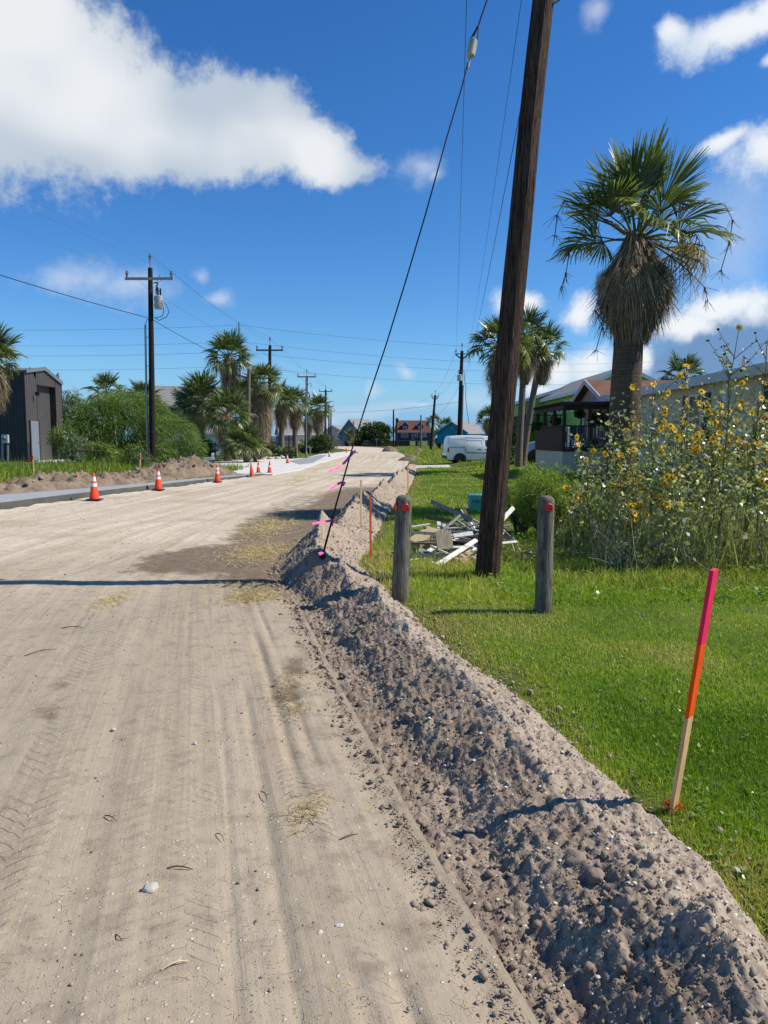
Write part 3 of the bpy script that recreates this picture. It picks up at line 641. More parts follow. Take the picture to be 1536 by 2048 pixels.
tag(npm('tall_grass', V, Fc, M_WEED, attrs=dict(tint=np.concatenate(tints))), 'taller yellow green grass round the posts and below the sunflowers', 'grass', kind='stuff')
# round creeper leaves in the rough grass
n = 7000; y = RNG.uniform(7.6, 12.5, n); x = RNG.uniform(0, 1, n)*(.56*y+.3-1.2)+1.2
k = RNG.random(n) < sstep(.42, .62, vn(x*1.1, y*1.1, 310)); x, y = x[k], y[k]; n = len(x)
P = np.stack([x, y, gz(x, y)+RNG.uniform(.03, .16, n)], 1); D = rdirs(n); D[:, 2] *= .35; D = unit(D)
V, Fc = leaves(P, D, RNG.uniform(.03, .065, n), .95, unit(np.stack([RNG.normal(0, .35, n), RNG.normal(0, .35, n), np.ones(n)], 1)))
M_CREEP = tinted('creeper_leaf', [(0, lin(80, 108, 36)), (.6, lin(126, 152, 60)), (1, lin(168, 176, 96))], .3, .35, .5, 1.4)
tag(npm('creeper_leaves', V, Fc, M_CREEP, attrs=dict(tint=np.repeat(RNG.random(n), 4))), 'round creeper leaves spreading through the rough grass', 'ground cover', kind='stuff')
# broadleaf weeds dotted through the mown lawn
n = 420; y = np.exp(RNG.uniform(math.log(2.3), math.log(8.5), n)); x0 = xr(y)+.08; x = x0+(y*.56+.3-x0)*RNG.random(n); kk = RNG.random(n) < sstep(.35, .7, vn(x*1.4+9, y*1.4, 311))+.12; x, y = x[kk], y[kk]; m_ = 7; n = len(x)*m_
a = RNG.uniform(0, 2*PI, n); P = np.repeat(np.stack([x, y, gz(x, y)+.012], 1), m_, 0); D = unit(np.stack([np.cos(a), np.sin(a), RNG.uniform(.15, .7, n)], 1)); V, Fc = leaves(P, D, RNG.uniform(.014, .036, n), .55, unit(np.array([[0, 0, 1.]])+rdirs(n)*.3), .05)
tag(npm('lawn_weeds', V, Fc, M_CREEP, attrs=dict(tint=np.repeat(RNG.random(n), 4))), 'small broadleaf weeds dotted through the mown lawn', 'weeds', kind='stuff')
# weeds on the left lot, along the kerb heap and far verges
parts = []; tints = []
def weeds(n, fx, y0, y1, h, w, tb):
    y = RNG.uniform(y0, y1, n); x = fx(y); n = len(x)
    V, Fc, t = blades(n, x, y, gz(x, y)-.01, h*RNG.uniform(.3, 1.2, n)*(.5+1.1*vn(x*.6, y*.6, 320)), w, .7, np.clip(tb+.2*RNG.normal(size=n), 0, 1), 2)
    parts.append((V, Fc)); tints.append(t)
weeds(16000, lambda y: xk(y)-2.6-RNG.random(len(y))**1.3*9, 16, 42, .75, .035, .35)
weeds(9000, lambda y: xk(y)-3.3-RNG.random(len(y))*14, 29, 46, .5, .05, .5)
weeds(2500, lambda y: RNG.uniform(-13.2, -8.6, len(y)), 72, 92, .25, .06, .55)
weeds(7000, lambda y: xr(y)+RNG.random(len(y))*7, 56, 130, .45, .09, .6)
weeds(3000, lambda y: RNG.uniform(5, 14, len(y)), 40, 60, .3, .05, .5)
V, Fc = join(parts)
tag(npm('verge_weeds', V, Fc, M_WEED, attrs=dict(tint=np.concatenate(tints))), 'unmown weeds behind the kerb and along the far verges', 'weeds', kind='stuff')
# straw and dead grass on the road and berm
parts = []; tints = []
def straw(px, py, rx, ry_, n, L=.07, w=.0035, tb=.5):
    p = gd(px, py); x = p.x+RNG.normal(0, rx, n)*.6; y = p.y+RNG.normal(0, ry_, n)*.6; a = RNG.uniform(0, 2*PI, n)
    z = np.array([road_z(a_, b_) for a_, b_ in zip(x, y)])+RNG.uniform(.004, .02, n)
    D = unit(np.stack([np.cos(a), np.sin(a), RNG.normal(.05, .22, n)], 1)); S = unit(np.cross(D, np.array([0, 0, 1.])+RNG.normal(0, .4, (n, 3))))
    V, Fc, m = ribbons(np.stack([x, y, z], 1), D, S, L*RNG.uniform(.4, 1.3, n), w*RNG.uniform(.7, 1.3, n), RNG.uniform(-.3, .3, n), 2, [1, 1, .5])
    parts.append((V, Fc)); tints.append(np.repeat(np.clip(tb+.25*RNG.normal(size=n), 0, 1), m))
straw(545, 1050, .45, 1.9, 3200, .10, .006, .6); straw(520, 1105, .40, .9, 2200, .09, .005, .65); straw(505, 1195, .26, .35, 1500, .07, .004, .45); straw(225, 1200, .14, .42, 480, .07, .004, .6); straw(470, 1170, .4, .3, 500, .06, .003, .4)
straw(612, 1632, .075, .15, 170, .06, .0028, .35); straw(600, 960, .5, 5, 500, .12, .01, .5); straw(575, 1375, .12, .3, 260, .05, .003, .2); straw(590, 1425, .08, .15, 150, .05, .003, .1)
n = 1300; yy = 1.7*np.exp(RNG.uniform(0, 1, n)*math.log(9/1.7)); xx = xl(yy)-RNG.uniform(.02, 1, n)*np.minimum(yy*.66+.2, 7); a = RNG.uniform(0, 2*PI, n)
zz = .05*fbm(xx*.35, yy*.35, 3, 31)+.018*fbm(xx*2.2, yy*2.2, 3, 32)+.004
D = unit(np.stack([np.cos(a), np.sin(a), RNG.normal(.03, .1, n)], 1)); S = unit(np.cross(D, np.array([[0, 0, 1.]])))
V, Fc, m = ribbons(np.stack([xx, yy, zz], 1), D, S, RNG.uniform(.012, .05, n), .0017, RNG.uniform(-.4, .4, n), 2, [1, 1, .6]); parts.append((V, Fc)); tints.append(np.repeat(RNG.random(n)*.9, m))
V, Fc = join(parts)
tag(npm('loose_straw', V, Fc, M_STRAW, attrs=dict(tint=np.concatenate(tints))), 'dried straw and dead grass stalks scattered over the road', 'straw', kind='stuff')
M_TWIG = dull('dry_twig_bark', lin(92, 76, 60), lin(58, 46, 38), 20, .85, .2)
def twig(px, py, L, ang, r, label, mat=M_TWIG):
    p = gd(px, py); z = road_z(p.x, p.y)+r; d = Vector((math.cos(ang), math.sin(ang), 0)); sd = Vector((-d.y, d.x, 0)); b = MB()
    pts = [p*1+Vector((0, 0, z))+d*L*(t-.5)+sd*L*.06*math.sin(t*3+px)+Vector((0, 0, .012*math.sin(t*PI))) for t in (0, .2, .4, .6, .8, 1)]
    r = r*.62; b.tube(pts, [r, r*1.1, r, r*.9, r*.7, r*.4], 5); b.tube([pts[3], pts[3]+d*L*.18+sd*L*.16+Vector((0, 0, .006))], [r*.6, r*.3], 4)
    tag(b.build('twig', mat, smooth=True), label, 'twig', 'twigs on the road')
M_PALE = dull('pale_dry_stalk', lin(206, 188, 146), lin(170, 150, 110), 20, .7, .1)
twig(360, 1743, .105, .05, .005, 'dark curved twig lying crosswise on the near road'); twig(222, 1642, .09, -.5, .004, 'dark twig left of the middle of the road'); twig(528, 1597, .10, -1.1, .0045, 'dark bent twig pointing along the tyre grooves')
twig(350, 1938, .085, .4, .006, 'pale dried stalk lying low on the near road', M_PALE); twig(300, 1588, .12, .75, .003, 'thin pale grass stalk on the road above the dark twig', M_PALE); twig(238, 1888, .09, -1.0, .003, 'thin dark stick low on the left of the road'); twig(225, 1408, .16, .02, .003, 'long thin straw stalk lying across the road', M_PALE)
twig(82, 1305, .26, .9, .006, 'curled dark twig ring far left on the road'); twig(145, 1258, .2, .1, .007, 'dark clump of bark on the road past the twig ring'); twig(695, 1680, .11, .5, .004, 'twig beside the trench edge near the straw tuft'); twig(440, 1680, .08, -.9, .003, 'small twig between the two middle tyre tracks')
# ------------------------------------------------------------------ palms
M_FROND = tinted('fan_palm_green', [(0, lin(50, 62, 34)), (.45, lin(80, 96, 50)), (.8, lin(128, 136, 84)), (1, lin(180, 170, 128))], .38, .28, .5, 1.5)
M_DEAD = tinted('fan_palm_dead', [(0, lin(92, 78, 62)), (.5, lin(150, 132, 108)), (1, lin(204, 190, 164))], .7, .2, .25, 1.1)
M_YEL = tinted('fan_palm_yellowing', [(0, lin(84, 76, 40)), (.5, lin(138, 114, 60)), (1, lin(172, 146, 98))], .5, .3, .4, 1.4)
def trunk_mat(name, c1, c2, c3):
    k = NT(name); v = k.coord(); r = k.noise(k.coord((1.2, 1.2, 26)), 1.6, 5, .65); f = k.noise(k.coord((30, 30, 2.2)), 2, 5, .6); b = k.noise(k.coord((1, 1, .9)), 1.1, 4)
    col = k.mix(k.rng(b, .35, .65), c1, c2); col = k.mix(k.rng(r, .45, .68, 0, .75), col, c3); col = k.mix(k.rng(f, .5, .75, 0, .45), col, lin(170, 148, 124))
    return k.bsdf(col, .92, k.bump(k.math('ADD', k.math('MULTIPLY', r, .9), k.math('MULTIPLY', f, .6)), .8, .03), 0, .15)
M_PTRUNK = trunk_mat('palm_trunk', lin(116, 92, 72), lin(96, 82, 70), lin(62, 52, 44)); M_GTRUNK = trunk_mat('grey_palm_trunk', lin(128, 116, 104), lin(112, 100, 90), lin(82, 74, 66))
def frond_mesh(name, mat, lp, R, nseg, spread, droop, seed, ns=5, split=.5, cup=.25, wind=0.0, tint=.45, shag=.2):
    r = np.random.default_rng(seed); a = np.linspace(-spread, spread, nseg)+r.normal(0, .02, nseg)
    L = R*(.72+.28*np.cos(a*.62))*(1+r.normal(0, .05, nseg)); da = 2*spread/nseg
    P = np.tile(np.array([[lp, 0, 0]]), (nseg, 1)); D = np.stack([np.cos(a), np.sin(a), cup*np.abs(np.sin(a))*.9], 1); D = unit(D)
    S = unit(np.stack([-np.sin(a), np.cos(a), r.choice([-.55, .55], nseg)*1.0], 1))
    rows = []
    for k in range(ns+1):
        t = k/ns; dr = droop*np.clip(t-.35, 0, 1)**2*R*(1+shag*3*r.random(nseg)*(t > .5))
        c = P+D*(L*t)[:, None]; c[:, 2] -= dr; c[:, 1] += wind*t*t*R
        c[:, 0] -= .35*dr
        w = (L*t*math.tan(da*.5)*1.12 if t <= split else L*split*math.tan(da*.5)*1.12*max(1-(t-split)/(1-split), .03)**.8)
        w = np.maximum(w, .004*R)[:, None]
        rows += [c-S*w, c+S*w]
    V = np.stack(rows, 1).reshape(-1, 3); m = 2*(ns+1); f = np.array([[2*k, 2*k+1, 2*k+3, 2*k+2] for k in range(ns)])
    Fc = (np.arange(nseg)[:, None, None]*m+f[None]).reshape(-1, 4)
    ti = np.repeat(np.clip(tint+r.normal(0, .12, nseg), 0, 1), m).reshape(nseg, m); ti[:, -4:] += .22; ti = ti.ravel()
    mb = MB(); wv = .022*R/1.1
    mb.tube([(0, 0, 0), (lp*.5, 0, .05*lp), (lp, 0, 0), (lp+.25*R, 0, -.0)], [wv*1.5, wv, wv*.8, wv*.3], 4, False)
    pv = np.array(mb.v); pf = np.array(mb.f); V2 = np.concatenate([V, pv]); F2 = np.concatenate([Fc, pf+len(V)])
    o = npm(name, V2, F2, mat, attrs=dict(tint=np.clip(np.concatenate([ti, np.full(len(pv), tint+.15)]), 0, 1)), own_origin=False)
    me = o.data; bpy.data.objects.remove(o); return me
GREEN = [frond_mesh('frond', M_FROND, .95, 1.5, 42, 1.45, .14+.15*i, 500+i, 6, .58+.02*i, .35, .05*(i-1), .36+.06*i, .18) for i in range(4)]
GREEN_S = [frond_mesh('frond', M_FROND, .9, 1.35, 24, 1.6, .25+.3*i, 520+i, 4, .55, .3, 0, .3+.09*i) for i in range(3)]
YELL = [frond_mesh('frond', M_YEL, 1.0, 1.1, 34, 1.5, 1.5, 540+i, 6, .4, .5, 0, .35+.2*i, .5) for i in range(2)]
DEADM = [frond_mesh('dead_frond', M_DEAD, .75, 1.1, 30, .55, .5, 560+i, 6, .4, .9, 0, .5, .5) for i in range(3)]
DEAD_S = [frond_mesh('dead_frond', M_DEAD, .8, 1.1, 18, .75, .6, 570+i, 4, .45, .9, 0, .5+.12*i, .4) for i in range(2)]
def skirt(parent, hub, prof, n, L, w, mat=M_DEAD, tint=.42):
    """hanging thatch of dead leaf strips; prof = [(drop below hub, radius)]"""
    pz = np.array([p[0] for p in prof]); pr = np.array([p[1] for p in prof]); d = RNG.uniform(pz[0], pz[-2], n)*1.0; a = RNG.uniform(0, 2*PI, n); r = np.interp(d, pz, pr)*RNG.uniform(.55, 1.03, n)
    r2 = np.interp(d+.5*L, pz, pr)*RNG.uniform(.8, 1.05, n)
    P = np.stack([r*np.cos(a), r*np.sin(a), -d], 1); D = unit(np.stack([(r2-r)*np.cos(a), (r2-r)*np.sin(a), np.full(n, -.5*L)], 1)+RNG.normal(0, .05, (n, 3)))
    S = unit(np.stack([-np.sin(a), np.cos(a), np.zeros(n)], 1)+RNG.normal(0, .35, (n, 3)))
    Ln = np.minimum(L*RNG.uniform(.6, 1.3, n), (pz[-1]+.12-d)*1.1+.15)
    V, Fc, m = ribbons(P+np.array(hub), D, S, Ln, w*RNG.uniform(.5, 1.5, n), RNG.uniform(0, .1, n), 3, [.8, 1, .7, .15])
    ti = np.repeat(np.clip(tint+.2*RNG.normal(size=n), 0, 1), m)
    b = MB(); b.lathe([(max(q*.72, .02), -z) for z, q in prof][::-1], hub, 14); pv = np.array([tuple(v) for v in b.v]); qf = np.array([f for f in b.f if len(f) == 4])
    V = np.concatenate([V, pv]); Fc = np.concatenate([Fc, qf+len(V)-len(pv)])
    return npm('dead_skirt', V, Fc, mat, parent, attrs=dict(tint=np.concatenate([ti, np.full(len(pv), .12)])))
def frond_at(mesh, root, pos, az, el, roll, sc, name=None):
    o = link(name or mesh.name.split('.')[0], mesh, None, root, pos)
    x = Vector((math.cos(az)*math.cos(el), math.sin(az)*math.cos(el), math.sin(el)))
    o.rotation_euler = (x.to_track_quat('X', 'Z') @ Quaternion((1, 0, 0), roll)).to_euler(); o.scale = (sc,)*3; return o
def palm(label, px, D, hub_y, base_y=None, crown=2.0, tr=.25, n=24, skirt_prof=None, big=False, z0=None, base_px=None, dead=6, low=-.5, group=None, tmat=M_GTRUNK, sk_n=900, yell=0, seed=0, name='fan_palm', high=1.45):
    rg = random.Random(seed+int(px)); hub = at(px, hub_y, D); bx = at(base_px if base_px is not None else px, 880, D).x
    zb = gh(bx, D) if z0 is None else z0
    root = thing(name, label, 'palm tree', (bx, D, zb-.05), 0, group); hl = hub-wloc(root); s = crown/2.2; ht = hl.z
    b = MB(); pts = []; rr = []
    for i in range(9):
        t = i/8; pts.append(Vector((hl.x*(t*.6+.4*t*t), 0, ht*t))+wloc(root)); rr.append(tr*(1.18 if t == 0 else 1.03-.13*t if i < 7 else .62 if i == 7 else .3)*(1+.03*math.sin(i*2.3)))
    b.tube(pts, rr, 16 if big else 10); b.build('trunk', tmat, root, smooth=True)
    if skirt_prof: skirt(root, wloc(root)+hl, skirt_prof, sk_n, .8*s if not big else .75, .03*s if not big else .024)
    G = GREEN if big else GREEN_S; ga = 2.39996
    for i in range(n):
        t = (i+.5)/n; el = high-(high-low)*t**.85+rg.uniform(-.12, .12); az = i*ga+rg.uniform(-.2, .2)
        me = G[(0 if t < .35 else 1 if t < .7 else min(2+(i % 2), len(G)-1))] if len(G) > 3 else G[min(int(t*3), 2)]
        if yell and i >= n-yell: me = YELL[i % 2]; az = -.55+.42*(i-n+yell)
        frond_at(me, root, hl+Vector((.12*math.cos(az), .12*math.sin(az), -.25*t*s)), az, el, rg.uniform(-.65, .65), s*rg.uniform(.82, 1.1))
    for i in range(dead):
        az = i*ga+1+rg.uniform(-.3, .3); frond_at((DEADM if big else DEAD_S)[i % 2], root, hl+Vector((.15*math.cos(az), .15*math.sin(az), -.3*s)), az, -1.15+rg.uniform(-.2, .25), rg.uniform(-.4, .4), s*rg.uniform(.7, .95))
    return root
main = palm('tall fan palm with a fat trunk and hanging dead skirt beside the sunflowers', 1272, 17.3, 462, crown=2.0, tr=.345, n=22, big=True, base_px=1243, dead=36, low=-.38, tmat=M_PTRUNK, sk_n=5200, yell=3, seed=3,
    skirt_prof=[(.0, .18), (.28, .26), (.56, .40), (.85, .60), (1.1, .75), (1.48, .81), (1.75, .70), (2.0, .50), (2.22, .36)])
# seed stalks trailing out of the crown
mr = main; hubw = at(1272, 470, 17.3)
for q, pix in enumerate(([(1290, 470), (1340, 430), (1400, 405), (1450, 410), (1465, 440), (1460, 480), (1442, 540)], [(1295, 480), (1350, 520), (1380, 545), (1410, 575), (1415, 600)], [(1250, 470), (1180, 420), (1130, 400), (1114, 430), (1110, 470)], [(1240, 480), (1170, 470), (1140, 500), (1132, 545), (1124, 572)], [(1235, 665), (1205, 640), (1190, 620), (1205, 655), (1192, 700)])):
    b = MB(); pts = [at(x, y, 17.3-.9+.25*q) for x, y in pix]; b.tube(pts, [.016]*2+[.010]*(len(pts)-2), 4)
    for p in pts[-3:]:
        for z in range(9): b.tube([p+Vector((rr_, 0, 0)) if (rr_ := RNG.normal(0, .02)) else p, p+Vector((RNG.normal(0, .1), RNG.normal(0, .1), -RNG.uniform(.05, .3)))], [.006, .004], 3)
    b.build('seed_stalk', M_DEAD if q % 2 else M_TWIG, mr)
SK = lambda s, L: [(0, .22*s), (.3*s, .45*s), (L*.55, .72*s), (L*.8, .55*s), (L, .3*s)]
# right hand group behind the leaning pole
palm('fan palm half hidden by the leaning pole with its brown skirt on the left', 1002, 36, 690, 925, 1.75, .20, 22, SK(1.05, 2.6), base_px=996, seed=1, dead=8)
palm('straight grey trunked fan palm just right of the leaning pole', 1052, 38, 672, 925, 1.55, .17, 22, SK(.75, 2.4), base_px=1038, seed=2)
palm('slanting slim fan palm leaning right above the porch', 1086, 39, 695, 925, 1.45, .17, 22, SK(.7, 1.9), base_px=1046, seed=4)
palm('fan palm crown peeping over the mobile home roof', 1366, 40, 752, None, 1.5, .18, 20, None, seed=5, z0=.2, dead=2)
# left side
palm('fan palm cut by the left picture edge before the dark garage', -22, 43, 712, None, 2.1, .26, 26, SK(1.35, 3.2), seed=6, tmat=M_PTRUNK, sk_n=1500, dead=10)
palm('left one of two small palms rising behind the feathery bush', 213, 60, 782, None, 1.9, .2, 20, None, seed=7)
palm('right one of two small palms beside the transformer pole', 288, 61, 796, None, 1.9, .2, 20, None, seed=8)
gl = 'palms along the left side of the road'
palm('tallest fan palm of the left row with a ragged crown', 458, 64, 712, 915, 2.38, .28, 24, SK(1.2, 3.4), seed=9, group=gl, base_px=462, tmat=M_PTRUNK, dead=12)
palm('dark low bushy palm at the left end of the palm row', 402, 67, 805, 915, 3.05, .3, 30, SK(.8, 2.2), seed=10, group=gl, low=-.9)
palm('second dark low palm left of the tallest one', 378, 70, 822, 915, 2.56, .3, 26, SK(.8, 2.0), seed=11, group=gl, low=-.9)
palm('stout palm with a brown skirt reaching the ground below the tallest palm', 455, 59, 826, 918, 2.32, .32, 26, SK(1.25, 3.1), seed=12, group=gl, tmat=M_PTRUNK, sk_n=1500, dead=12, low=-.8)
palm('palm with the longest dead skirt right of the wooden post', 522, 64, 768, 915, 2.26, .3, 24, [(0, .25), (.5, .7), (1.5, 1.05), (3.2, 1.0), (4.6, .7), (5.2, .35)], seed=13, group=gl, tmat=M_PTRUNK, sk_n=2200, dead=14, low=-.9)
palm('dark palm filling the gap behind the wooden post', 494, 70, 795, 915, 2.44, .28, 24, SK(1.0, 2.5), seed=14, group=gl, low=-.8)
palm('palm before the slat fence nearest the long skirted palm', 563, 74, 800, 910, 2.13, .27, 22, SK(1.1, 2.9), seed=15, group=gl, dead=10)
palm('palm before the slat fence nearest the grey lamp post', 590, 76, 806, 908, 1.95, .27, 22, SK(1.1, 2.8), seed=16, group=gl, dead=10)
palm('far palm of the left row behind the dark round shrub', 636, 98, 818, 902, 2.44, .3, 22, SK(1.2, 3.2), seed=17, group=gl, dead=10)
palm('slim palm between the grey lamp post and the far palm', 616, 104, 838, 902, 1.95, .25, 20, SK(.9, 2.4), seed=18, group=gl)
palm('low green fan palm growing trunkless at the foot of the row', 492, 56, 893, 918, 2.07, .22, 26, None, seed=19, group=gl, low=-.2, dead=2, name='young_fan_palm')
palm('little trunkless palm right of the low green one', 510, 57, 905, 918, 1.46, .16, 18, None, seed=20, group=gl, low=0, dead=1, name='young_fan_palm')
# tiny far palms
palm('tiny far palm just right of the purple house', 866, 190, 842, None, 2.2, .3, 18, None, seed=21, dead=2)
palm('tiny far palm standing left of the turquoise roof', 892, 170, 852, None, 2.4, .3, 18, None, seed=22, dead=2)
palm('bushy far palm between purple and turquoise houses', 878, 150, 872, None, 2.2, .3, 20, SK(1, 2), seed=23, low=-.8)
palm('far palm right of the turquoise gable behind the leaning pole', 975, 130, 838, None, 2.6, .3, 20, SK(1, 2.4), seed=24)
palm('small palm left of the far grey house', 700, 200, 872, None, 2.4, .35, 16, SK(1, 2), seed=25)
# ------------------------------------------------------------------ bushes and trees
def leafmat(name, d, m, l, tr=.3, rough=.45): return tinted(name, [(0, d), (.5, m), (1, l)], rough, tr, .4, 1.45)
M_FEATH = leafmat('feathery_leaf', lin(62, 80, 36), lin(104, 126, 56), lin(156, 168, 92)); M_DARKL = leafmat('dark_oak_leaf', lin(36, 48, 24), lin(58, 76, 34), lin(88, 104, 54)); M_GREYL = leafmat('grey_green_leaf', lin(74, 90, 66), lin(104, 120, 88), lin(140, 150, 116)); M_LIME = leafmat('fresh_green_leaf', lin(78, 100, 32), lin(124, 146, 54), lin(170, 182, 92), .4)
M_BARK = dull('grey_brown_bark', lin(96, 82, 68), lin(66, 56, 46), 9, .9, .5, 30)
def bush(name, label, cat, c, rad, n, size, mat, clumps=26, aspect=.4, strands=0, group=None, trunks=5, tint0=.45, hang=.3, shell=.55, up=.0, trunk_h=None):
    """woody stems and a crown of many leaves gathered in ragged clumps"""
    c = Vector(c); rx, ry_, rz = rad; root = thing(name, label, cat, (c.x, c.y, gh(c.x, c.y)), 0, group)
    z0 = root.location.z; zc = c.z
    K = rdirs(clumps)*np.cbrt(RNG.uniform(shell**3, 1, (clumps, 1))); K[:, 2] = np.where(K[:, 2] < -.75, -.5, K[:, 2])
    kc = K*np.array([rx, ry_, rz])*.8; kr = RNG.uniform(.22, .42, clumps)
    b = MB()
    for i in range(trunks):
        e = kc[i % clumps]; a = RNG.uniform(0, 6.28); r0 = .035*rz+.02
        p0 = Vector((c.x+.12*rx*math.cos(a), c.y+.12*rx*math.sin(a), z0-.05)); p2 = Vector((c.x+e[0], c.y+e[1], zc+e[2])); p1 = p0.lerp(p2, .5)+Vector((RNG.normal(0, .1)*rx, RNG.normal(0, .1)*rx, .12*rz))
        b.tube([p0, p0.lerp(p1, .5), p1, p1.lerp(p2, .5), p2], [r0, r0*.85, r0*.65, r0*.45, r0*.2], 6)
        for j in range(4):
            e2 = kc[(i*5+j*3+1) % clumps]; b.tube([p1, p1.lerp(Vector((c.x+e2[0], c.y+e2[1], zc+e2[2])), .5)+Vector((0, 0, .1*rz)), Vector((c.x+e2[0], c.y+e2[1], zc+e2[2]))], [r0*.5, r0*.35, r0*.12], 5)
    b.build('trunk', M_BARK, root, smooth=True)
    ci = RNG.integers(0, clumps, n); off = rdirs(n)*np.cbrt(RNG.uniform(.1, 1, (n, 1)))*kr[ci][:, None]*np.array([rx, ry_, rz])
    P = kc[ci]+off; k = P[:, 2] > -(zc-z0)+.02; P = P[k]; ci = ci[k]; n = len(P)
    D = unit(off[k]/np.array([rx, ry_, rz])*.6+rdirs(n)*.8+np.array([0, 0, -hang+up])); ti = np.clip(tint0+.16*RNG.normal(size=n)+(RNG.random(clumps)[ci]-.5)*.35, 0, 1)
    P = P+np.array([c.x, c.y, zc])
    if strands:
        S = unit(np.cross(D, rdirs(n))); V, Fc, m = ribbons(P, D, S, size*RNG.uniform(.6, 1.4, n), strands*RNG.uniform(.7, 1.3, n), RNG.uniform(.1, .6, n), 3, [.6, 1, .8, .2]); ti = np.repeat(ti, m)
    else:
        V, Fc = leaves(P, D, size*RNG.uniform(.6, 1.4, n), aspect); ti = np.repeat(ti, 4)
    npm('foliage', V, Fc, mat, root, attrs=dict(tint=ti)); return root
def bpos(px, D, z): return (at(px, 880, D).x, D, z)
def feather(label, blobs, mat, n, L, w):
    c0 = blobs[0]; cx = at(c0[0], 880, c0[2]).x; root = thing('feathery_bush', label, 'bush', (cx, c0[2], gh(cx, c0[2]))); parts = []; tis = []; b = MB(); base = Vector((cx, c0[2], gh(cx, c0[2])))
    for px, py, D, rx, rz in blobs:
        c = at(px, py, D); nb = int(n*rx*rz/4); R = np.array([rx, min(rx, 2.2), rz]); o = rdirs(nb)*np.cbrt(RNG.uniform(.15, 1, (nb, 1)))
        P = o*R*(1+.35*fbm(o[:, 0]*3+px, o[:, 2]*3+o[:, 1]*2, 3, 77)[:, None])+np.array(c); k = P[:, 2] > base.z+.05; P = P[k]; o = o[k]; nb = len(P)
        D_ = unit(o*np.array([.8, .8, .5])+rdirs(nb)*.55+np.array([.35, 0, .0])); S = unit(np.cross(D_, rdirs(nb)))
        V, Fc, m = ribbons(P, D_, S, L*RNG.uniform(.5, 1.5, nb), w*RNG.uniform(.6, 1.4, nb), RNG.uniform(.1, .8, nb), 3, [.5, 1, .8, .15]); parts.append((V, Fc))
        tis.append(np.repeat(np.clip(.42+.28*(vn(P[:, 0]*1.3, P[:, 2]*1.3+P[:, 1], 78)-.5)*2+.14*RNG.normal(size=nb), 0, 1), m))
        for q in range(5):
            e = Vector(P[RNG.integers(0, nb)]); r0 = .07; b.tube([base+Vector((RNG.normal(0, .5), RNG.normal(0, .3), -.1)), base.lerp(e, .4)+Vector((0, 0, .5)), e], [r0, r0*.6, r0*.2], 5)
    b.build('trunk', M_BARK, root, smooth=True); V, Fc = join(parts); npm('foliage', V, Fc, mat, root, attrs=dict(tint=np.concatenate(tis))); return root
feather('wide feathery green bush behind the soil heaps on the left', [(240, 850, 44, 3.1, 1.9), (330, 872, 44, 1.9, 1.3), (170, 880, 43, 1.8, 1.2), (265, 815, 45, 1.9, 1.0), (205, 832, 44, 1.5, 1.1), (375, 900, 43, 1.0, .7), (130, 872, 42, .8, .6), (190, 905, 41, 1.3, .6), (300, 905, 42, 1.6, .6)], M_FEATH, 8200, .30, .028)
bush('feathery_tree', 'grey green airy tree behind the dark garage', 'tree', bpos(150, 66, 4.2), (2.0, 2.0, 2.0), 5200, .30, M_GREYL, 30, .2, hang=.6, trunks=4)
bush('shrub', 'sparse sapling with pale leaves before the garage doors', 'bush', bpos(150, 38, 1.25), (.8, .8, 1.0), 900, .16, M_GREYL, 16, .3, trunks=5, up=.3)
bush('shrub', 'small grey green shrub at the right foot of the feathery bush', 'bush', bpos(283, 38, .75), (.6, .6, .55), 900, .13, M_GREYL, 14, .3)
bush('shrub', 'dark green round shrub at the far bend of the road', 'bush', bpos(643, 92, 1.35), (1.9, 1.6, 1.35), 4200, .22, M_DARKL, 34, .45, tint0=.5)
bush('shrub', 'light green shrub behind the grey lamp post', 'bush', bpos(604, 96, 1.0), (.9, .9, 1.0), 1200, .22, M_LIME, 14, .45)
bush('shrub', 'dark undergrowth shrub below the low palms', 'bush', bpos(400, 64, 1.0), (1.6, 1.2, 1.0), 2200, .22, M_DARKL, 20, .45)
bush('shrub', 'low dark shrub beneath the long skirted palm', 'bush', bpos(535, 70, .7), (1.1, .9, .7), 1200, .18, M_DARKL, 16, .45)
bush('shrub', 'low green shrub under the slat fence palms', 'bush', bpos(572, 72, .6), (1.0, .8, .6), 1000, .18, M_FEATH, 14, .4)
bush('broad_tree', 'broad dark tree between the far grey and purple houses', 'tree', bpos(752, 205, 3.3), (4.8, 4.2, 3.3), 7000, .55, M_DARKL, 40, .6, tint0=.5, hang=.1)
bush('broad_tree', 'small dark tree touching the left of the broad far tree', 'tree', bpos(712, 203, 2.2), (2.2, 2.0, 2.2), 2200, .5, M_DARKL, 20, .6, hang=.1)
bush('shrub', 'dark vine tangle right of the palms behind the van', 'bush', bpos(1022, 46, 1.6), (.8, .8, 1.6), 2000, .18, M_DARKL, 20, .5)
bush('shrub', 'dark hedge plant at the foot of the two grey palm trunks', 'bush', bpos(1022, 41, .6), (.9, .8, .7), 1500, .14, M_FEATH, 16, .4)
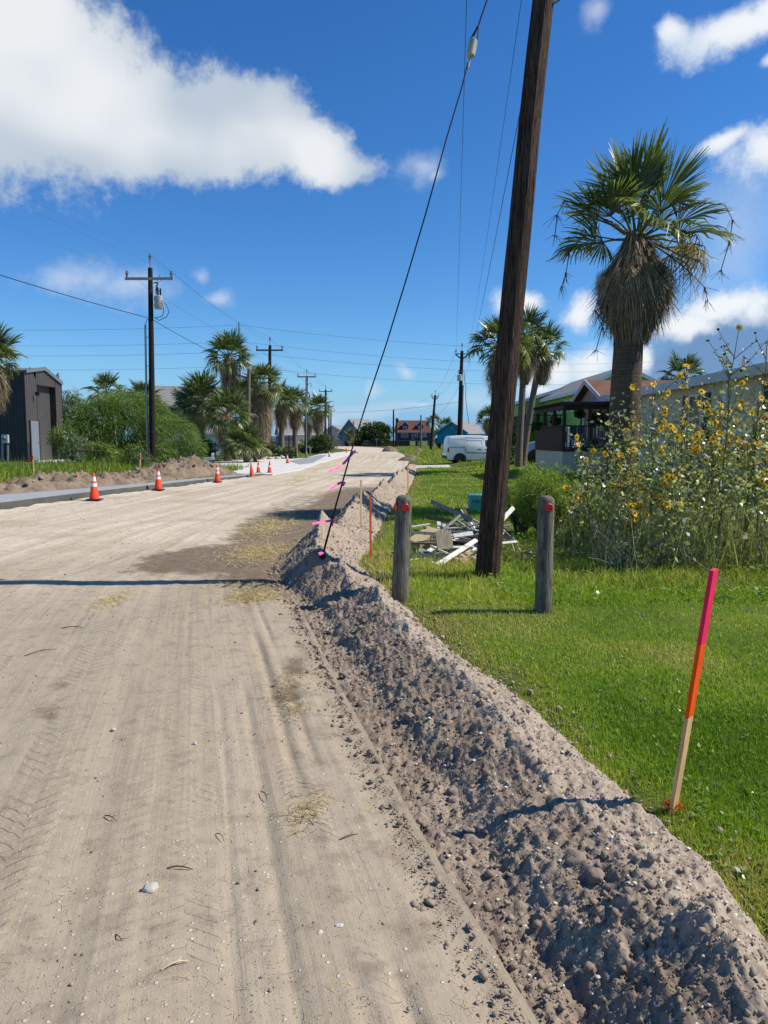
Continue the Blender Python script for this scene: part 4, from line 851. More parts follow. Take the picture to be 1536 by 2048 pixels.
# tumbleweed like green bush right of the pole
bush('wispy_bush', 'tall wispy fresh green bush between the pole and the right post', 'bush', bpos(1095, 12.6, .74), (.62, .6, .58), 9000, .085, M_LIME, 46, .28, trunks=10, hang=-.2, up=.3, tint0=.5, strands=.010, shell=.3)
bush('wispy_bush', 'lower wispy green bush right beside the leaning pole', 'bush', bpos(1045, 13.4, .62), (.48, .5, .55), 6500, .085, M_LIME, 34, .28, trunks=8, hang=-.2, up=.3, tint0=.42, strands=.010, shell=.3)
bush('wispy_bush', 'dusky low bush in front of the stucco deck base', 'bush', bpos(1150, 14.5, .45), (.7, .5, .5), 4200, .09, M_FEATH, 26, .28, trunks=6, up=.2, tint0=.35, strands=.012, shell=.3)
bush('wispy_bush', 'tangle of green stems under the leaning dead shrub', 'bush', bpos(1230, 11.3, .35), (.8, .6, .42), 6000, .10, M_LIME, 30, .2, trunks=6, up=.4, tint0=.3, strands=.010, shell=.3)
# bare dead shrub
M_DEADW = dull('bleached_dead_wood', lin(150, 138, 126), lin(108, 96, 86), 16, .9, .3)
p0 = gd(1262, 1148); b = MB()
for i in range(26):
    a = RNG.uniform(-1.2, 1.3); L = RNG.uniform(.5, 1.15); d = Vector((math.sin(a)*.8, RNG.normal(0, .3), math.cos(a)*.95)); q0 = p0+Vector((RNG.normal(0, .05), RNG.normal(0, .05), -.02)); pts = [q0]
    for k in range(5): d = (d+Vector((RNG.normal(0, .22), RNG.normal(0, .2), RNG.normal(-.03, .16)))).normalized(); pts.append(pts[-1]+d*L/5)
    r = RNG.uniform(.006, .016); b.tube(pts, [r*(1-.15*k) for k in range(6)], 5)
    for k in range(4): q = pts[RNG.integers(2, 6)]; b.tube([q, q+Vector((RNG.normal(0, .14), RNG.normal(0, .12), RNG.normal(.06, .12)))], [r*.4, r*.15], 4)
tag(b.build('dead_shrub', M_DEADW, smooth=True), 'bare bleached dead shrub leaning before the sunflowers', 'dead bush')
b = MB()
for px, py in ((1490, 1195), (1440, 1180), (1520, 1215)):
    q = gd(px, py); d = Vector((RNG.normal(.2, .5), .1, .35)); pts = [q]
    for k in range(6): d = (d+Vector((RNG.normal(.1, .3), RNG.normal(0, .2), RNG.normal(-.08, .15)))).normalized(); pts.append(pts[-1]+d*.16)
    b.tube(pts, [.008-.001*k for k in range(7)], 5)
tag(b.build('dead_branch', M_DEADW, smooth=True), 'thin bare branches lying in the grass near the right edge', 'branch')
# ------------------------------------------------------------------ wild sunflowers
M_STEM = dull('sunflower_stem', lin(112, 112, 72), lin(84, 78, 52), 12, .8, .2); M_SLEAF = tinted('sunflower_leaf', [(0, lin(84, 92, 52)), (.4, lin(130, 136, 82)), (.75, lin(192, 190, 150)), (1, lin(238, 234, 214))], .33, .38, .8, 1.5)
k = NT('yellow_petal'); M_PET = k.bsdf(k.mix(k.attr('tint'), lin(240, 180, 24), lin(252, 214, 52)), .5, None, 0, .3, 0, .45, lin(254, 214, 50)); M_DISC = dull('dark_flower_disc', lin(58, 34, 20), lin(36, 22, 14), 60, .9, .5, 200); M_SEED = dull('dry_seed_head', lin(44, 38, 30), lin(28, 24, 20), 40, .9, .4)
def flower_meshes():
    out = []
    for v in range(3):
        n = 15; a = np.arange(n)*2*PI/n+RNG.normal(0, .07, n); D = np.stack([np.cos(a), np.sin(a), np.full(n, (.15, .4, -.1)[v])+RNG.normal(0, .15, n)], 1); D = unit(D)
        P = D*.012; S = unit(np.cross(D, np.array([[0, 0, 1.]]))); V, Fc, m = ribbons(P, D, S, RNG.uniform(.032, .041, n), .020, RNG.uniform(-.1, .3, n), 3, [.5, 1, .8, .1])
        o = npm('petals', V, Fc, M_PET, attrs=dict(tint=np.repeat(RNG.random(n), m)), own_origin=False); out.append(o.data); bpy.data.objects.remove(o)
    return out
PETAL = flower_meshes()
b = MB(); b.lathe([(.0, -.006), (.008, -.005), (.0118, -.001), (.011, .004), (.007, .007), (0, .008)], n=10); o_ = b.build('disc', M_DISC, smooth=True, origin=(0, 0, 0)); DISC = o_.data; bpy.data.objects.remove(o_)
b = MB(); b.lathe([(0, -.014), (.010, -.012), (.017, -.002), (.015, .008), (.007, .014), (0, .015)], n=9); o_ = b.build('seed_head', M_SEED, smooth=True, origin=(0, 0, 0)); SEEDM = o_.data; bpy.data.objects.remove(o_)
def sunflower(label, x, y, ht, nfl, nseed, lean=(0, 0), nleaf=260, spread=.4, top=.30):
    z0 = gh(x, y); root = thing('wild_sunflower', label, 'sunflower', (x, y, z0), 0, 'wild sunflowers in the thicket'); b = MB(); rg = RNG
    pts = [Vector((x, y, z0-.03))]; nseg = 9
    for i in range(nseg):
        t = (i+1)/nseg; pts.append(Vector((x+lean[0]*t*t+rg.normal(0, .02), y+lean[1]*t*t+rg.normal(0, .02), z0+ht*t)))
    b.tube(pts, [.014-.0011*i for i in range(nseg+1)], 6); tips = [(pts[-1], Vector((0, 0, 1)))]; LP = []; LD = []
    for i in range(nfl+nseed+3):
        t = rg.uniform(top, .97); k = min(int(t*nseg), nseg-1); p = pts[k].lerp(pts[k+1], t*nseg-k); a = rg.uniform(0, 2*PI); L = spread*rg.uniform(.6, 1.5)*(1.25-.6*t)*(ht/2)
        d = Vector((math.cos(a)*.75, math.sin(a)*.75, rg.uniform(.4, 1.0))).normalized(); q = [p]
        for j in range(4): d = (d+Vector((rg.normal(0, .15), rg.normal(0, .15), .1))).normalized(); q.append(q[-1]+d*L/4)
        b.tube(q, [.006, .005, .004, .0035, .003], 4); tips.append((q[-1], d))
        for j in range(7): LP.append(q[1+j % 4]+Vector((rg.normal(0, .015),)*3)); LD.append(Vector((rg.normal(0, 1), rg.normal(0, 1), rg.normal(-.25, .6))))
    for j in range(nleaf-len(LP)):
        t = rg.beta(1.6, 1.6)*.97; k = min(int(t*nseg), nseg-1); a = rg.uniform(0, 2*PI); LP.append(pts[k].lerp(pts[k+1], t*nseg-k)+Vector((math.cos(a), math.sin(a), 0))*rg.uniform(.0, .30)*(1.2-t)); LD.append(Vector((math.cos(a), math.sin(a), rg.normal(-.55, .45))))
    b.build('stem', M_STEM, root, smooth=True)
    P = np.array([tuple(p) for p in LP]); D = unit(np.array([tuple(d) for d in LD])); n = len(P); hz_ = (P[:, 2]-z0)/ht
    V, Fc = leaves(P, D, (.035+.085*RNG.beta(1.2, 2.2, n))*(1.5-.8*hz_), .62, None, .06)
    npm('leaves', V, Fc, M_SLEAF, root, attrs=dict(tint=np.repeat(np.clip(.42+.25*RNG.normal(size=n)+.2*(RNG.random(n) < .2), 0, 1), 4)))  # palest tints: dried leaves, and glints painted into the colour
    for i, (p, d) in enumerate(tips[:nfl+nseed]):
        if i < nfl:
            nv = (Vector((rg.normal(.15, .5), rg.normal(-.75, .4), rg.normal(.35, .35)))).normalized(); o = link('flower', PETAL[i % 3], None, root, p-Vector(root.location)); o.rotation_euler = nv.to_track_quat('Z', 'Y').to_euler(); o.scale = (rg.uniform(.85, 1.25),)*3; link('disc', DISC, None, o)
        else: o = link('seed_head', SEEDM, None, root, p-Vector(root.location)); o.scale = (rg.uniform(.7, 1.15),)*3
    return root
def sf(label, px, D, topy, nfl, nseed=2, **kw):
    q = at(px, 880, D); sunflower(label, q.x, D, at(px, topy, D).z-gh(q.x, D), nfl, nseed, **kw)
sf('tallest wild sunflower carrying black seed heads against the sky at right', 1448, 9.6, 655, 3, 12, nleaf=110, spread=.36, top=.55, lean=(.12, 0))
sf('wild sunflower at the right edge topped by one black seed head', 1500, 9.8, 640, 4, 6, nleaf=90, spread=.3, top=.5, lean=(.2, 0))
sf('wild sunflower whose flower leans out toward the porch railing', 1190, 10.6, 890, 8, 2, lean=(-.25, 0), spread=.5)
sf('leftmost low wild sunflower at the edge of the thicket', 1165, 11.4, 965, 5, 2, lean=(-.1, 0), spread=.45)
sf('wild sunflower standing straight in front of the fat palm trunk', 1252, 10.4, 860, 9, 3)
sf('wild sunflower whose top flower stands beside the fat palm trunk', 1306, 10.2, 770, 8, 3, lean=(-.05, 0), spread=.45, top=.4, nleaf=200)
sf('wild sunflower in front of the shuttered window', 1366, 10.0, 745, 10, 4, top=.4, nleaf=200)
for i in range(19):
    px = 1215+i*17.5+RNG.uniform(-14, 14); D = RNG.uniform(9.2, 12.2); ty = np.interp(px, [1180, 1260, 1330, 1400, 1540], [950, 905, 855, 800, 770])+RNG.uniform(-10, 140)
    sf('wild sunflower stalk within the tangled thicket before the mobile home', px, D, ty, int(RNG.integers(9, 14)), 4, top=.5, nleaf=200, spread=.42, lean=(RNG.normal(0, .12), RNG.normal(0, .1)))
# leafy understory of the thicket
n = 13000; y = RNG.uniform(9.2, 12.8, n); x = RNG.uniform(0, 1, n)*(.56*y+1.6-2.85)+2.85; hh = RNG.beta(1.2, 1.5, n)*2.0*sstep(2.4, 3.5, x)*(.55+.9*vn(x*1.3, y*1.3, 330)); P = np.stack([x, y, gz(x, y)+hh+.03], 1)
V, Fc = leaves(P, unit(rdirs(n)+np.array([0, 0, -.25])), .035+.09*RNG.beta(1.2, 2, n), .6, None, .05)
n2 = 5200; y = RNG.uniform(9.1, 12.6, n2); x = RNG.uniform(0, 1, n2)*(.56*y+1.2-2.7)+2.7; D = unit(np.stack([RNG.normal(0, .25, n2), RNG.normal(0, .2, n2), np.ones(n2)], 1)); V2, F2, m = ribbons(np.stack([x, y, gz(x, y)-.01], 1), D, unit(np.cross(D, rdirs(n2))), RNG.uniform(.3, 1.3, n2)*(.5+.5*sstep(2.3, 3.6, x)), .009, RNG.uniform(0, .3, n2), 3)
VV, FF = join([(V, Fc), (V2, F2)])
tag(npm('thicket_weeds', VV, FF, M_SLEAF, attrs=dict(tint=np.concatenate([np.repeat(np.clip(.35+.25*RNG.normal(size=n), 0, 1), 4), np.repeat(np.clip(.4+.25*RNG.normal(size=n2), 0, 1), m)]))), 'leafy weeds and stems filling the foot of the sunflower thicket', 'weeds', kind='stuff')
# ------------------------------------------------------------------ poles and wires
def pole_mat(name, c1, c2, c3):
    k = NT(name); a = k.noise(k.coord((9, 9, .55)), 4, 6, .65); b = k.noise(k.coord((34, 34, 1.3)), 3, 5, .6); c = k.noise(k.coord((1, 1, .5)), 1.3, 4)
    col = k.mix(k.rng(a, .38, .62), c1, c2); col = k.mix(k.rng(c, .45, .7, 0, .6), col, c3); col = k.mix(k.rng(b, .50, .64), col, lin(26, 19, 16))
    return k.bsdf(col, .85, k.bump(k.math('ADD', a, k.math('MULTIPLY', b, 1.4)), .9, .02), 0, .2)
M_POLE = pole_mat('creosoted_pole', lin(66, 48, 40), lin(98, 78, 66), lin(48, 35, 30)); M_POLED = pole_mat('dark_pole', lin(44, 36, 32), lin(58, 47, 41), lin(36, 30, 27)); M_POLEG = pole_mat('weathered_grey_pole', lin(120, 106, 94), lin(140, 126, 112), lin(96, 84, 74))
M_ARM = dull('weathered_crossarm', lin(176, 170, 160), lin(150, 144, 134), 8, .8, .2, 30, (1, 6, 6)); M_ARMD = dull('dark_crossarm', lin(104, 90, 80), lin(84, 72, 64), 8, .8, .2)
M_PORC = dull('porcelain_insulator', lin(120, 122, 124), lin(100, 102, 104), 5, .3, 0, spec=.6); M_GREYM = dull('painted_grey_metal', lin(176, 182, 182), lin(160, 166, 168), 3, .5, .05, spec=.5)
M_BLACK = dull('black_cable', lin(26, 26, 28), lin(36, 36, 38), 8, .6, 0); M_WIRE = dull('bare_conductor', lin(74, 78, 84), lin(60, 64, 70), 8, .5, 0, metal=.4); M_STEEL = dull('galvanised_steel', lin(150, 154, 156), lin(124, 128, 130), 12, .45, .1, metal=.7); M_RUST = dull('rusty_dark_steel', lin(60, 44, 38), lin(40, 30, 28), 30, .8, .2, metal=.3)
def insul(b, p, s=1.0):
    b.lathe([(.015*s, -.06*s), (.05*s, -.02*s), (.022*s, .01*s), (.075*s, .05*s), (.03*s, .08*s), (.085*s, .12*s), (.03*s, .16*s), (.06*s, .19*s), (.02*s, .24*s), (0, .25*s)], p, 8)
def arm_dir(): return Vector((1, 0, 0))
def utility_pole(label, px, D, top_y, r=.15, arm=None, arm_y=None, pins=True, mat=M_POLED, z=None, lean=0, arms_v=False, group=None, topx=None, armmat=M_ARM, spike=True):
    t = at(topx if topx is not None else px, top_y, D); bx = at(px, 880, D).x; z0 = gh(bx, D) if z is None else z; root = thing('utility_pole', label, 'utility pole', (bx, D, z0), 0, group)
    b = MB(); b.tube([(bx, D, z0-.3), Vector((bx, D, z0)).lerp(t, .5), t], [r*1.15, r, r*.8], 12); b.build('shaft', mat, root, smooth=True)
    ends = []
    if arm:
        a = at(px, arm_y, D); a.x = bx+(t.x-bx)*(a.z-z0)/(t.z-z0); b = MB()
        if arms_v:
            for s_ in (-1, 1): b.bar(a+Vector((0, -.12, -.25)), a+Vector((s_*arm/2, -.12, .25)), .10, .12)
            b.bar(a+Vector((-arm/2, -.12, .28)), a+Vector((arm/2, -.12, .28)), .08, .08)
        else: b.box(a+Vector((0, -r-.05, 0)), (arm, .10, .13)); 
        b.build('crossarm', armmat, root)
        if not arms_v:
            b = MB(); 
            for s_ in (-1, 1): b.bar(a+Vector((s_*arm*.26, -r-.05, -.06)), a+Vector((0, -r*.9, -.62)), .03, .008)
            b.build('brace', M_STEEL, root)
        for s_ in (-1, 1):
            p = a+Vector((s_*arm*.46, -r-.05 if not arms_v else -.12, .07 if not arms_v else .36)); b = MB(); insul(b, p+Vector((0, 0, .06)), 1.2); b.build('insulator', M_PORC, root, smooth=True); ends.append(p+Vector((0, 0, .3)))
    if spike:
        b = MB(); b.tube([t-Vector((0, 0, .4)), t+Vector((0, 0, .45))], .03, 6); b.build('ridge_pin', M_STEEL, root); b = MB(); insul(b, t+Vector((0, 0, .45)), 1.2); b.build('insulator', M_PORC, root, smooth=True); ends.append(t+Vector((0, 0, .72)))
    return root, t, ends
def can(root, c, r, h, pole_c):
    b = MB(); c = Vector(c); b.lathe([(r*.9, 0), (r, .03), (r, h*.86), (r*1.06, h*.87), (r*1.04, h*.92), (r*.6, h), (0, h*1.02)], c, 14); b.bar(c+Vector((-r, 0, h*.3)), Vector((pole_c.x, pole_c.y, c.z+h*.3)), .06, .05); b.bar(c+Vector((-r, 0, h*.75)), Vector((pole_c.x, pole_c.y, c.z+h*.75)), .06, .05)
    o = b.build('transformer', M_GREYM, root, smooth=True); b = MB(); insul(b, c+Vector((-.05, 0, h+.05)), 1.6); b.build('bushing', M_PORC, o, smooth=True); b = MB(); b.lathe([(.04, 0), (.04, .35), (.02, .4)], c+Vector((.12, -.05, h*.95)), 8); b.build('arrester', M_RUST, o)
def wire(label, a, b_, sag, r=.009, mat=M_WIRE, name='power_line', n=16, group=None):
    a = Vector(a); b_ = Vector(b_); b = MB(); b.tube([a.lerp(b_, i/n)-Vector((0, 0, 4*sag*(i/n)*(1-i/n))) for i in range(n+1)], r, 4, False)
    return tag(b.build(name, mat), label, 'cable', group)
gp = 'utility poles along the left side'
P1, t1, e1 = utility_pole('dark utility pole carrying a grey transformer above the feathery bush', 304, 40, 536, .15, 2.5, 559, topx=300.5, group=gp)
tp = at(318, 618, 39.9); can(P1, (tp.x, tp.y-.02, tp.z), .22, .68, Vector((t1.x, 40, 0)))
b = MB(); q = at(307, 566, 39.8); b.bar(q, at(315, 565, 39.7), .05, .05); b.tube([at(315, 565, 39.7), at(314, 572, 39.7), at(312, 580, 39.7)], .035, 6); b.build('fuse_cutout', M_RUST, P1)
b = MB(); b.tube([at(x, y, 39.8) for x, y in ((321, 548), (316, 556), (313, 566))], .012, 4); b.tube([at(x, y, 39.7) for x, y in ((312, 580), (316, 588), (318, 594))], .012, 4)
b.tube([at(x, y, 39.75) for x, y in ((324, 600), (334, 612), (338, 624), (333, 634), (318, 641), (308, 634))], .018, 5); b.tube([at(x, y, 39.75) for x, y in ((324, 605), (328, 622), (325, 632), (312, 636))], .018, 5); b.tube([at(x, y, 39.75) for x, y in ((304, 634), (294, 640), (290, 650))], .018, 5)
b.build('service_loop', M_BLACK, P1)
b = MB(); b.tube([at(290.5, 650, 39.9), at(293, 800, 39.9), at(295, 900, 39.9)], .055, 8); 
for yy in (674, 731): b.bar(at(291, yy, 39.9), at(302, yy+2, 39.95), .03, .03)
b.build('conduit', M_STEEL, P1, smooth=True)
P2, t2, e2 = utility_pole('second pole of the left line rising behind the palms with a pale crossarm', 537, 66, 691, .16, 2.35, 701, topx=540, group=gp, armmat=M_ARMD)
P3, t3, e3 = utility_pole('third pole of the left line behind the slim grey lamp post', 611, 90, 752, .16, 2.2, 754, topx=613.5, group=gp, armmat=M_ARMD)
b = MB(); b.tube([at(x, y, 89.8) for x, y in ((614, 770), (622, 766), (624, 770), (620, 774))], .03, 5); b.tube([at(x, y, 89.8) for x, y in ((616, 784), (619, 790), (618, 797))], .07, 6); b.build('service_loop', M_BLACK, P3)
P4, t4, e4 = utility_pole('fourth pole of the left line seen above the far palms', 650, 130, 779, .19, 2.25, 783, topx=651.5, group=gp, armmat=M_ARMD)
P5, t5, e5 = utility_pole('fifth small pole of the left line near the far bend', 657.5, 170, 811, .18, 2.2, 813, topx=658, group=gp, armmat=M_ARMD)
P6, t6, e6 = utility_pole('last tiny pole of the left line near the far bend', 661.5, 200, 818, .2, 2.2, 822, topx=662, group=gp, armmat=M_ARMD)
PR1, tr1, er1 = utility_pole('right hand utility pole with a V shaped arm behind the white van', 917, 73, 702, .19, 1.25, 714, topx=924, arms_v=True, armmat=M_ARMD)
can(PR1, tuple(at(919.5, 762, 72.9)), .26, .62, Vector((at(921, 750, 73).x, 73, 0)))
b = MB(); b.tube([at(926.5, 770, 72.9), at(923, 895, 72.9)], .07, 6); b.build('conduit', M_STEEL, PR1, smooth=True)
b = MB(); b.tube([at(x, y, 72.8) for x, y in ((928, 740), (929, 760), (932, 775), (931, 795), (934, 820), (938, 848))], .025, 4); b.build('service_loop', M_BLACK, PR1)
PR2, tr2, er2 = utility_pole('smaller pole with a V shaped arm leaning left of the turquoise house', 861, 118, 790, .20, 1.1, 797, topx=870.5, arms_v=True, armmat=M_ARMD)
PR3, tr3, er3 = utility_pole('thin dark pole standing left of the purple house', 787, 190, 819, .22, None, None, spike=False)
PR4, tr4, er4 = utility_pole('pale lamp pole standing in front of the purple house', 842, 176, 830, .20, None, None, spike=False, mat=M_POLEG)
utility_pole('short dark pole at the corner of the purple house', 793, 196, 836, .2, None, None, spike=False)
utility_pole('grey post in front of the far dark gabled house', 707, 200, 842, .2, None, None, spike=False, mat=M_POLEG)
TM, ttm, _ = utility_pole('pale slim line pole rising behind the tallest palm of the row', 483, 72, 645, .10, None, None, spike=False, mat=M_STEEL, topx=478)
utility_pole('cut off grey wooden post standing among the left palms', 494, 61, 738, .17, None, None, spike=False, mat=M_POLEG, topx=498)
# slim lamp post in the verge
lp0 = gd(612.5, 917); lpt = at(612, 752, lp0.y); r_ = thing('lamp_post', 'slim galvanised lamp post on the grass corner of the left driveway', 'lamp post', lp0); b = MB(); b.tube([lp0-Vector((0, 0, .1)), lpt], [.065, .05], 8); b.build('shaft', M_STEEL, r_, smooth=True)
b = MB(); b.lathe([(.13, 0), (.13, .55), (.08, .6)], lp0, 8); b.build('base_sleeve', dull('wood_base_guard', lin(150, 130, 96), lin(120, 102, 76)), r_)
# wires
prevp = (-18.6, 13.5)
for e, y0, lb in ((e1[0], .0, 'left'), (e1[1], 0, 'right'), (e1[2], 0, 'top')): wire(f'thin overhead line running from the {lb} insulator of the transformer pole to the upper left', e, Vector((prevp[0]+(e.x+12.5), prevp[1], e.z+.6)), .25, .0028, group='thin lines of the left pole line')
for k in range(3):
    for (A, B, lb) in ((e1, e2, 'transformer pole and the second pole'), (e2, e3, 'second and third left poles'), (e3, e4, 'third and fourth left poles')):
        wire('thin overhead line hung between the '+lb, A[k], B[k], .5, .006 if A is e1 else .008, group='thin lines of the left pole line')
c1 = at(302, 637, 39.85); wire('heavy black cable sagging from the transformer pole to the left edge', c1, Vector((-18.9, 13.5, 8.9)), .35, .017, M_BLACK, 'overhead_cable'); c2 = at(537, 737, 65.8); wire('heavy black cable hung from the transformer pole towards the palms', c1, c2, .5, .017, M_BLACK, 'overhead_cable')
for y0, y1, yl, lb in ((650, 684, 655, 'topmost'), (683, 713, 686, 'second'), (703, 728, 706, 'third'), (732, 752, 733, 'lowest')):
    m = at(479, y0, 72); wire(f'{lb} of the thin lines crossing the sky left of the slim line pole', m, at(-220, yl, 74), .35, .010, group='lines crossing the road'); wire(f'{lb} of the thin lines crossing the road right of the slim line pole', m, at(1330, y1+10, 92), 1.0, .011, group='lines crossing the road')
wire('dark line crossing the road low before the far houses', at(618, 822, 120), at(918, 804, 73), .5, .014, M_BLACK)
for k in range(2): wire('thin line strung between the two right hand V arm poles', er1[k], er2[k], .9, .011, group='lines between the right hand poles')
wire('lower line strung between the two right hand V arm poles', at(920, 770, 73), at(866, 830, 118), .8, .014, M_BLACK); wire('thin line from the smaller V arm pole to the dark pole by the purple house', er2[0], tr3, 1.0, .012)
# ------------------------------------------------------------------ the big leaning pole, its guy wire
pb = gd(974, 1162); D0 = pb.y; pts = [at(974, 1185, D0), at(974.5, 1150, D0), at(992, 960, D0), at(1014, 720, D0), at(1037, 480, D0), at(1060, 240, D0), at(1088, -20, D0), at(1146, -560, D0)]
root = thing('utility_pole', 'big dark brown wooden pole leaning right close to the road', 'utility pole', (pb.x, pb.y, pts[1].z))
def log_mesh(b, pts, rad, n=40, seed=0, gro=.05):
    pts = [Vector(p) for p in pts]; Ls = [0]
    for i in range(1, len(pts)): Ls.append(Ls[-1]+(pts[i]-pts[i-1]).length)
    m = int(Ls[-1]/.09)+2; V = []; 
    for i in range(m):
        s = Ls[-1]*i/(m-1); c = Vector((np.interp(s, Ls, [p.x for p in pts]), np.interp(s, Ls, [p.y for p in pts]), np.interp(s, Ls, [p.z for p in pts]))); r = float(np.interp(s/Ls[-1], [0, .04, 1], [rad[0]*1.06, rad[0], rad[1]]))
        th = np.arange(n)*2*PI/n; g = 1+gro*fbm(np.cos(th)*9+seed, np.sin(th)*9+s*.35, 4, 400)+gro*.5*fbm(np.cos(th)*22, np.sin(th)*22+s*.3, 2, 401)
        for k in range(n): V.append(c+Vector((math.cos(th[k]), math.sin(th[k]), 0))*r*float(g[k]))
    b.add(V, [(i*n+k, i*n+(k+1) % n, (i+1)*n+(k+1) % n, (i+1)*n+k) for i in range(m-1) for k in range(n)]+[tuple(range((m-1)*n, m*n))])
b = MB(); log_mesh(b, pts, (.142, .105), 64, 3, .22); b.build('shaft', M_POLE, root, smooth=True)
b = MB(); q = at(1106, 8, D0-.03); b.tube([q, q+Vector((.07, -.02, .035))], .012, 6); b.build('pole_step', M_STEEL, root)
ptop = pts[-1]; b = MB(); b.box(ptop+Vector((-.1, -.12, -.25)), (2.2, .1, .12)); b.build('crossarm', M_ARM, root)
for s_ in (-1, .9):
    b = MB(); insul(b, ptop+Vector((-.1+s_*.98, -.12, -.15)), 1.2); b.build('insulator', M_PORC, root, smooth=True)
wire('thin overhead line left of the big leaning pole running to the V arm pole', ptop+Vector((-1.08, -.1, .05)), er1[0], .75, .0055, M_BLACK); wire('thin overhead line next to the big leaning pole running to the V arm pole', ptop+Vector((-.1, -.1, .3)), er1[1], .75, .0055, M_BLACK); wire('lower overhead line passing behind the big leaning pole', at(1060, 120, D0+.2), at(928, 762, 73), .55, .0055, M_BLACK)
ga = gd(645, 1118); ga = at(645, 1112, 8.9); gt = at(1122, -470, D0); gm = at(944, 95, 9.15)
gpt = [at(x, y, 8.9+(1112-y)/1580*.35) for x, y in ((645, 1112), (672, 1010), (702, 905), (735, 800), (772, 690), (812, 560), (852, 425), (892, 280), (925, 170), (936, 125))]
root = thing('guy_wire', 'black stranded guy wire slanting from the berm up to the leaning pole', 'guy wire', tuple(ga)); b = MB(); b.tube([gpt[0]-Vector((.02, 0, .25))]+gpt[:3], [.015, .014, .011, .009], 8); b.build('anchor_rod', M_RUST, root, smooth=True)
b = MB(); b.tube(gpt[2:], .0082, 8); up = [at(x, y, 9.16) for x, y in ((947, 72), (957, 50), (974, 0))]+[gt]; b.tube(up, .0085, 8); b.tube([at(940, 80, 9.15), at(948, 66, 9.16), at(957, 50, 9.16)], .009, 6); b.tube([at(954, 84, 9.15), at(956, 70, 9.16), at(957, 50, 9.16)], .009, 6); b.build('strand', M_BLACK, root, smooth=True)
b = MB(); ax_ = (up[0]-gpt[-1]).normalized(); c = at(944, 96, 9.15); b.lathe([(.035, -.105), (.05, -.09), (.052, 0), (.05, .085), (.036, .10)], c, 12, ax_); b.lathe([(.0125, 0), (.0125, .15)], c-ax_*.24, 8, ax_); b.build('strain_insulator', dull('glazed_strain_insulator', lin(178, 176, 156), lin(158, 156, 138), 6, .4, 0, spec=.6), root, smooth=True)
b = MB(); b.lathe([(.03, -.03), (.036, 0), (.03, .05)], gpt[0], 8, (gpt[1]-gpt[0]).normalized()); b.build('clamp', M_RUST, root)
k = NT('pink_flagging_tape'); M_PINK = k.bsdf(k.mix(k.noise(k.coord(), 20, 3), lin(255, 118, 170), lin(252, 100, 156)), .5, None, 0, .3, 0, .15, lin(255, 150, 190))
def tape(label, pix, D, w, name='flagging_tape', mat=None, tail=None):
    P = [at(x, y, D-.42*(i/(len(pix)-1))**1.2+.02*math.sin(i*1.7)) for i, (x, y) in enumerate(pix)]; P2 = []; 
    for i in range(len(P)-1):
        for t in (0, .25, .5, .75): P2.append(P[i].lerp(P[i+1], t))
    P2.append(P[-1]); V = []; n = len(P2)
    for i, p in enumerate(P2):
        d = (P2[min(i+1, n-1)]-P2[max(i-1, 0)]).normalized(); nt = SUN+Vector((0, -.5, .25*math.sin(i*.6))); nt = (nt-d*nt.dot(d)).normalized(); sd = nt.cross(d).normalized(); ww = w*(1 if i > 1 else .5)
        nn = d.cross(sd).normalized()*.0008
        for s_ in (-1, 1):
            for q_ in (-1, 1): V.append(p+sd*ww*.5*s_+nn*q_)
    b = MB(); fs = []
    for i in range(n-1):
        o = i*4; fs += [(o, o+2, o+6, o+4), (o+1, o+5, o+7, o+3), (o, o+4, o+5, o+1), (o+2, o+3, o+7, o+6)]
    fs += [(0, 1, 3, 2), ((n-1)*4, (n-1)*4+2, (n-1)*4+3, (n-1)*4+1)]
    b.add(V, fs)
    if tail: b.bar(at(*tail[0], D), at(*tail[1], D), .004, w*.9)
    return tag(b.build(name, mat or M_PINK, smooth=True), label, 'flagging tape')
tape('highest pink flagging tape streaming left from the guy wire', [(711, 900), (702, 910), (692, 922), (680, 934), (668, 939), (657, 943)], 9.0, .030); tape('middle pink flagging tape tied to the guy wire', [(690, 964), (682, 965), (672, 970), (663, 977), (660, 981)], 8.95, .030, tail=((690, 964), (685, 972))); tape('lowest long pink flagging tape on the guy wire', [(667, 1038), (658, 1042), (645, 1044), (632, 1046), (625, 1048)], 8.92, .030, tail=((667, 1038), (664, 1052))); tape('pink tape scrap knotted at the guy wire anchor', [(649, 1104), (643, 1106), (638, 1108)], 8.88, .035)
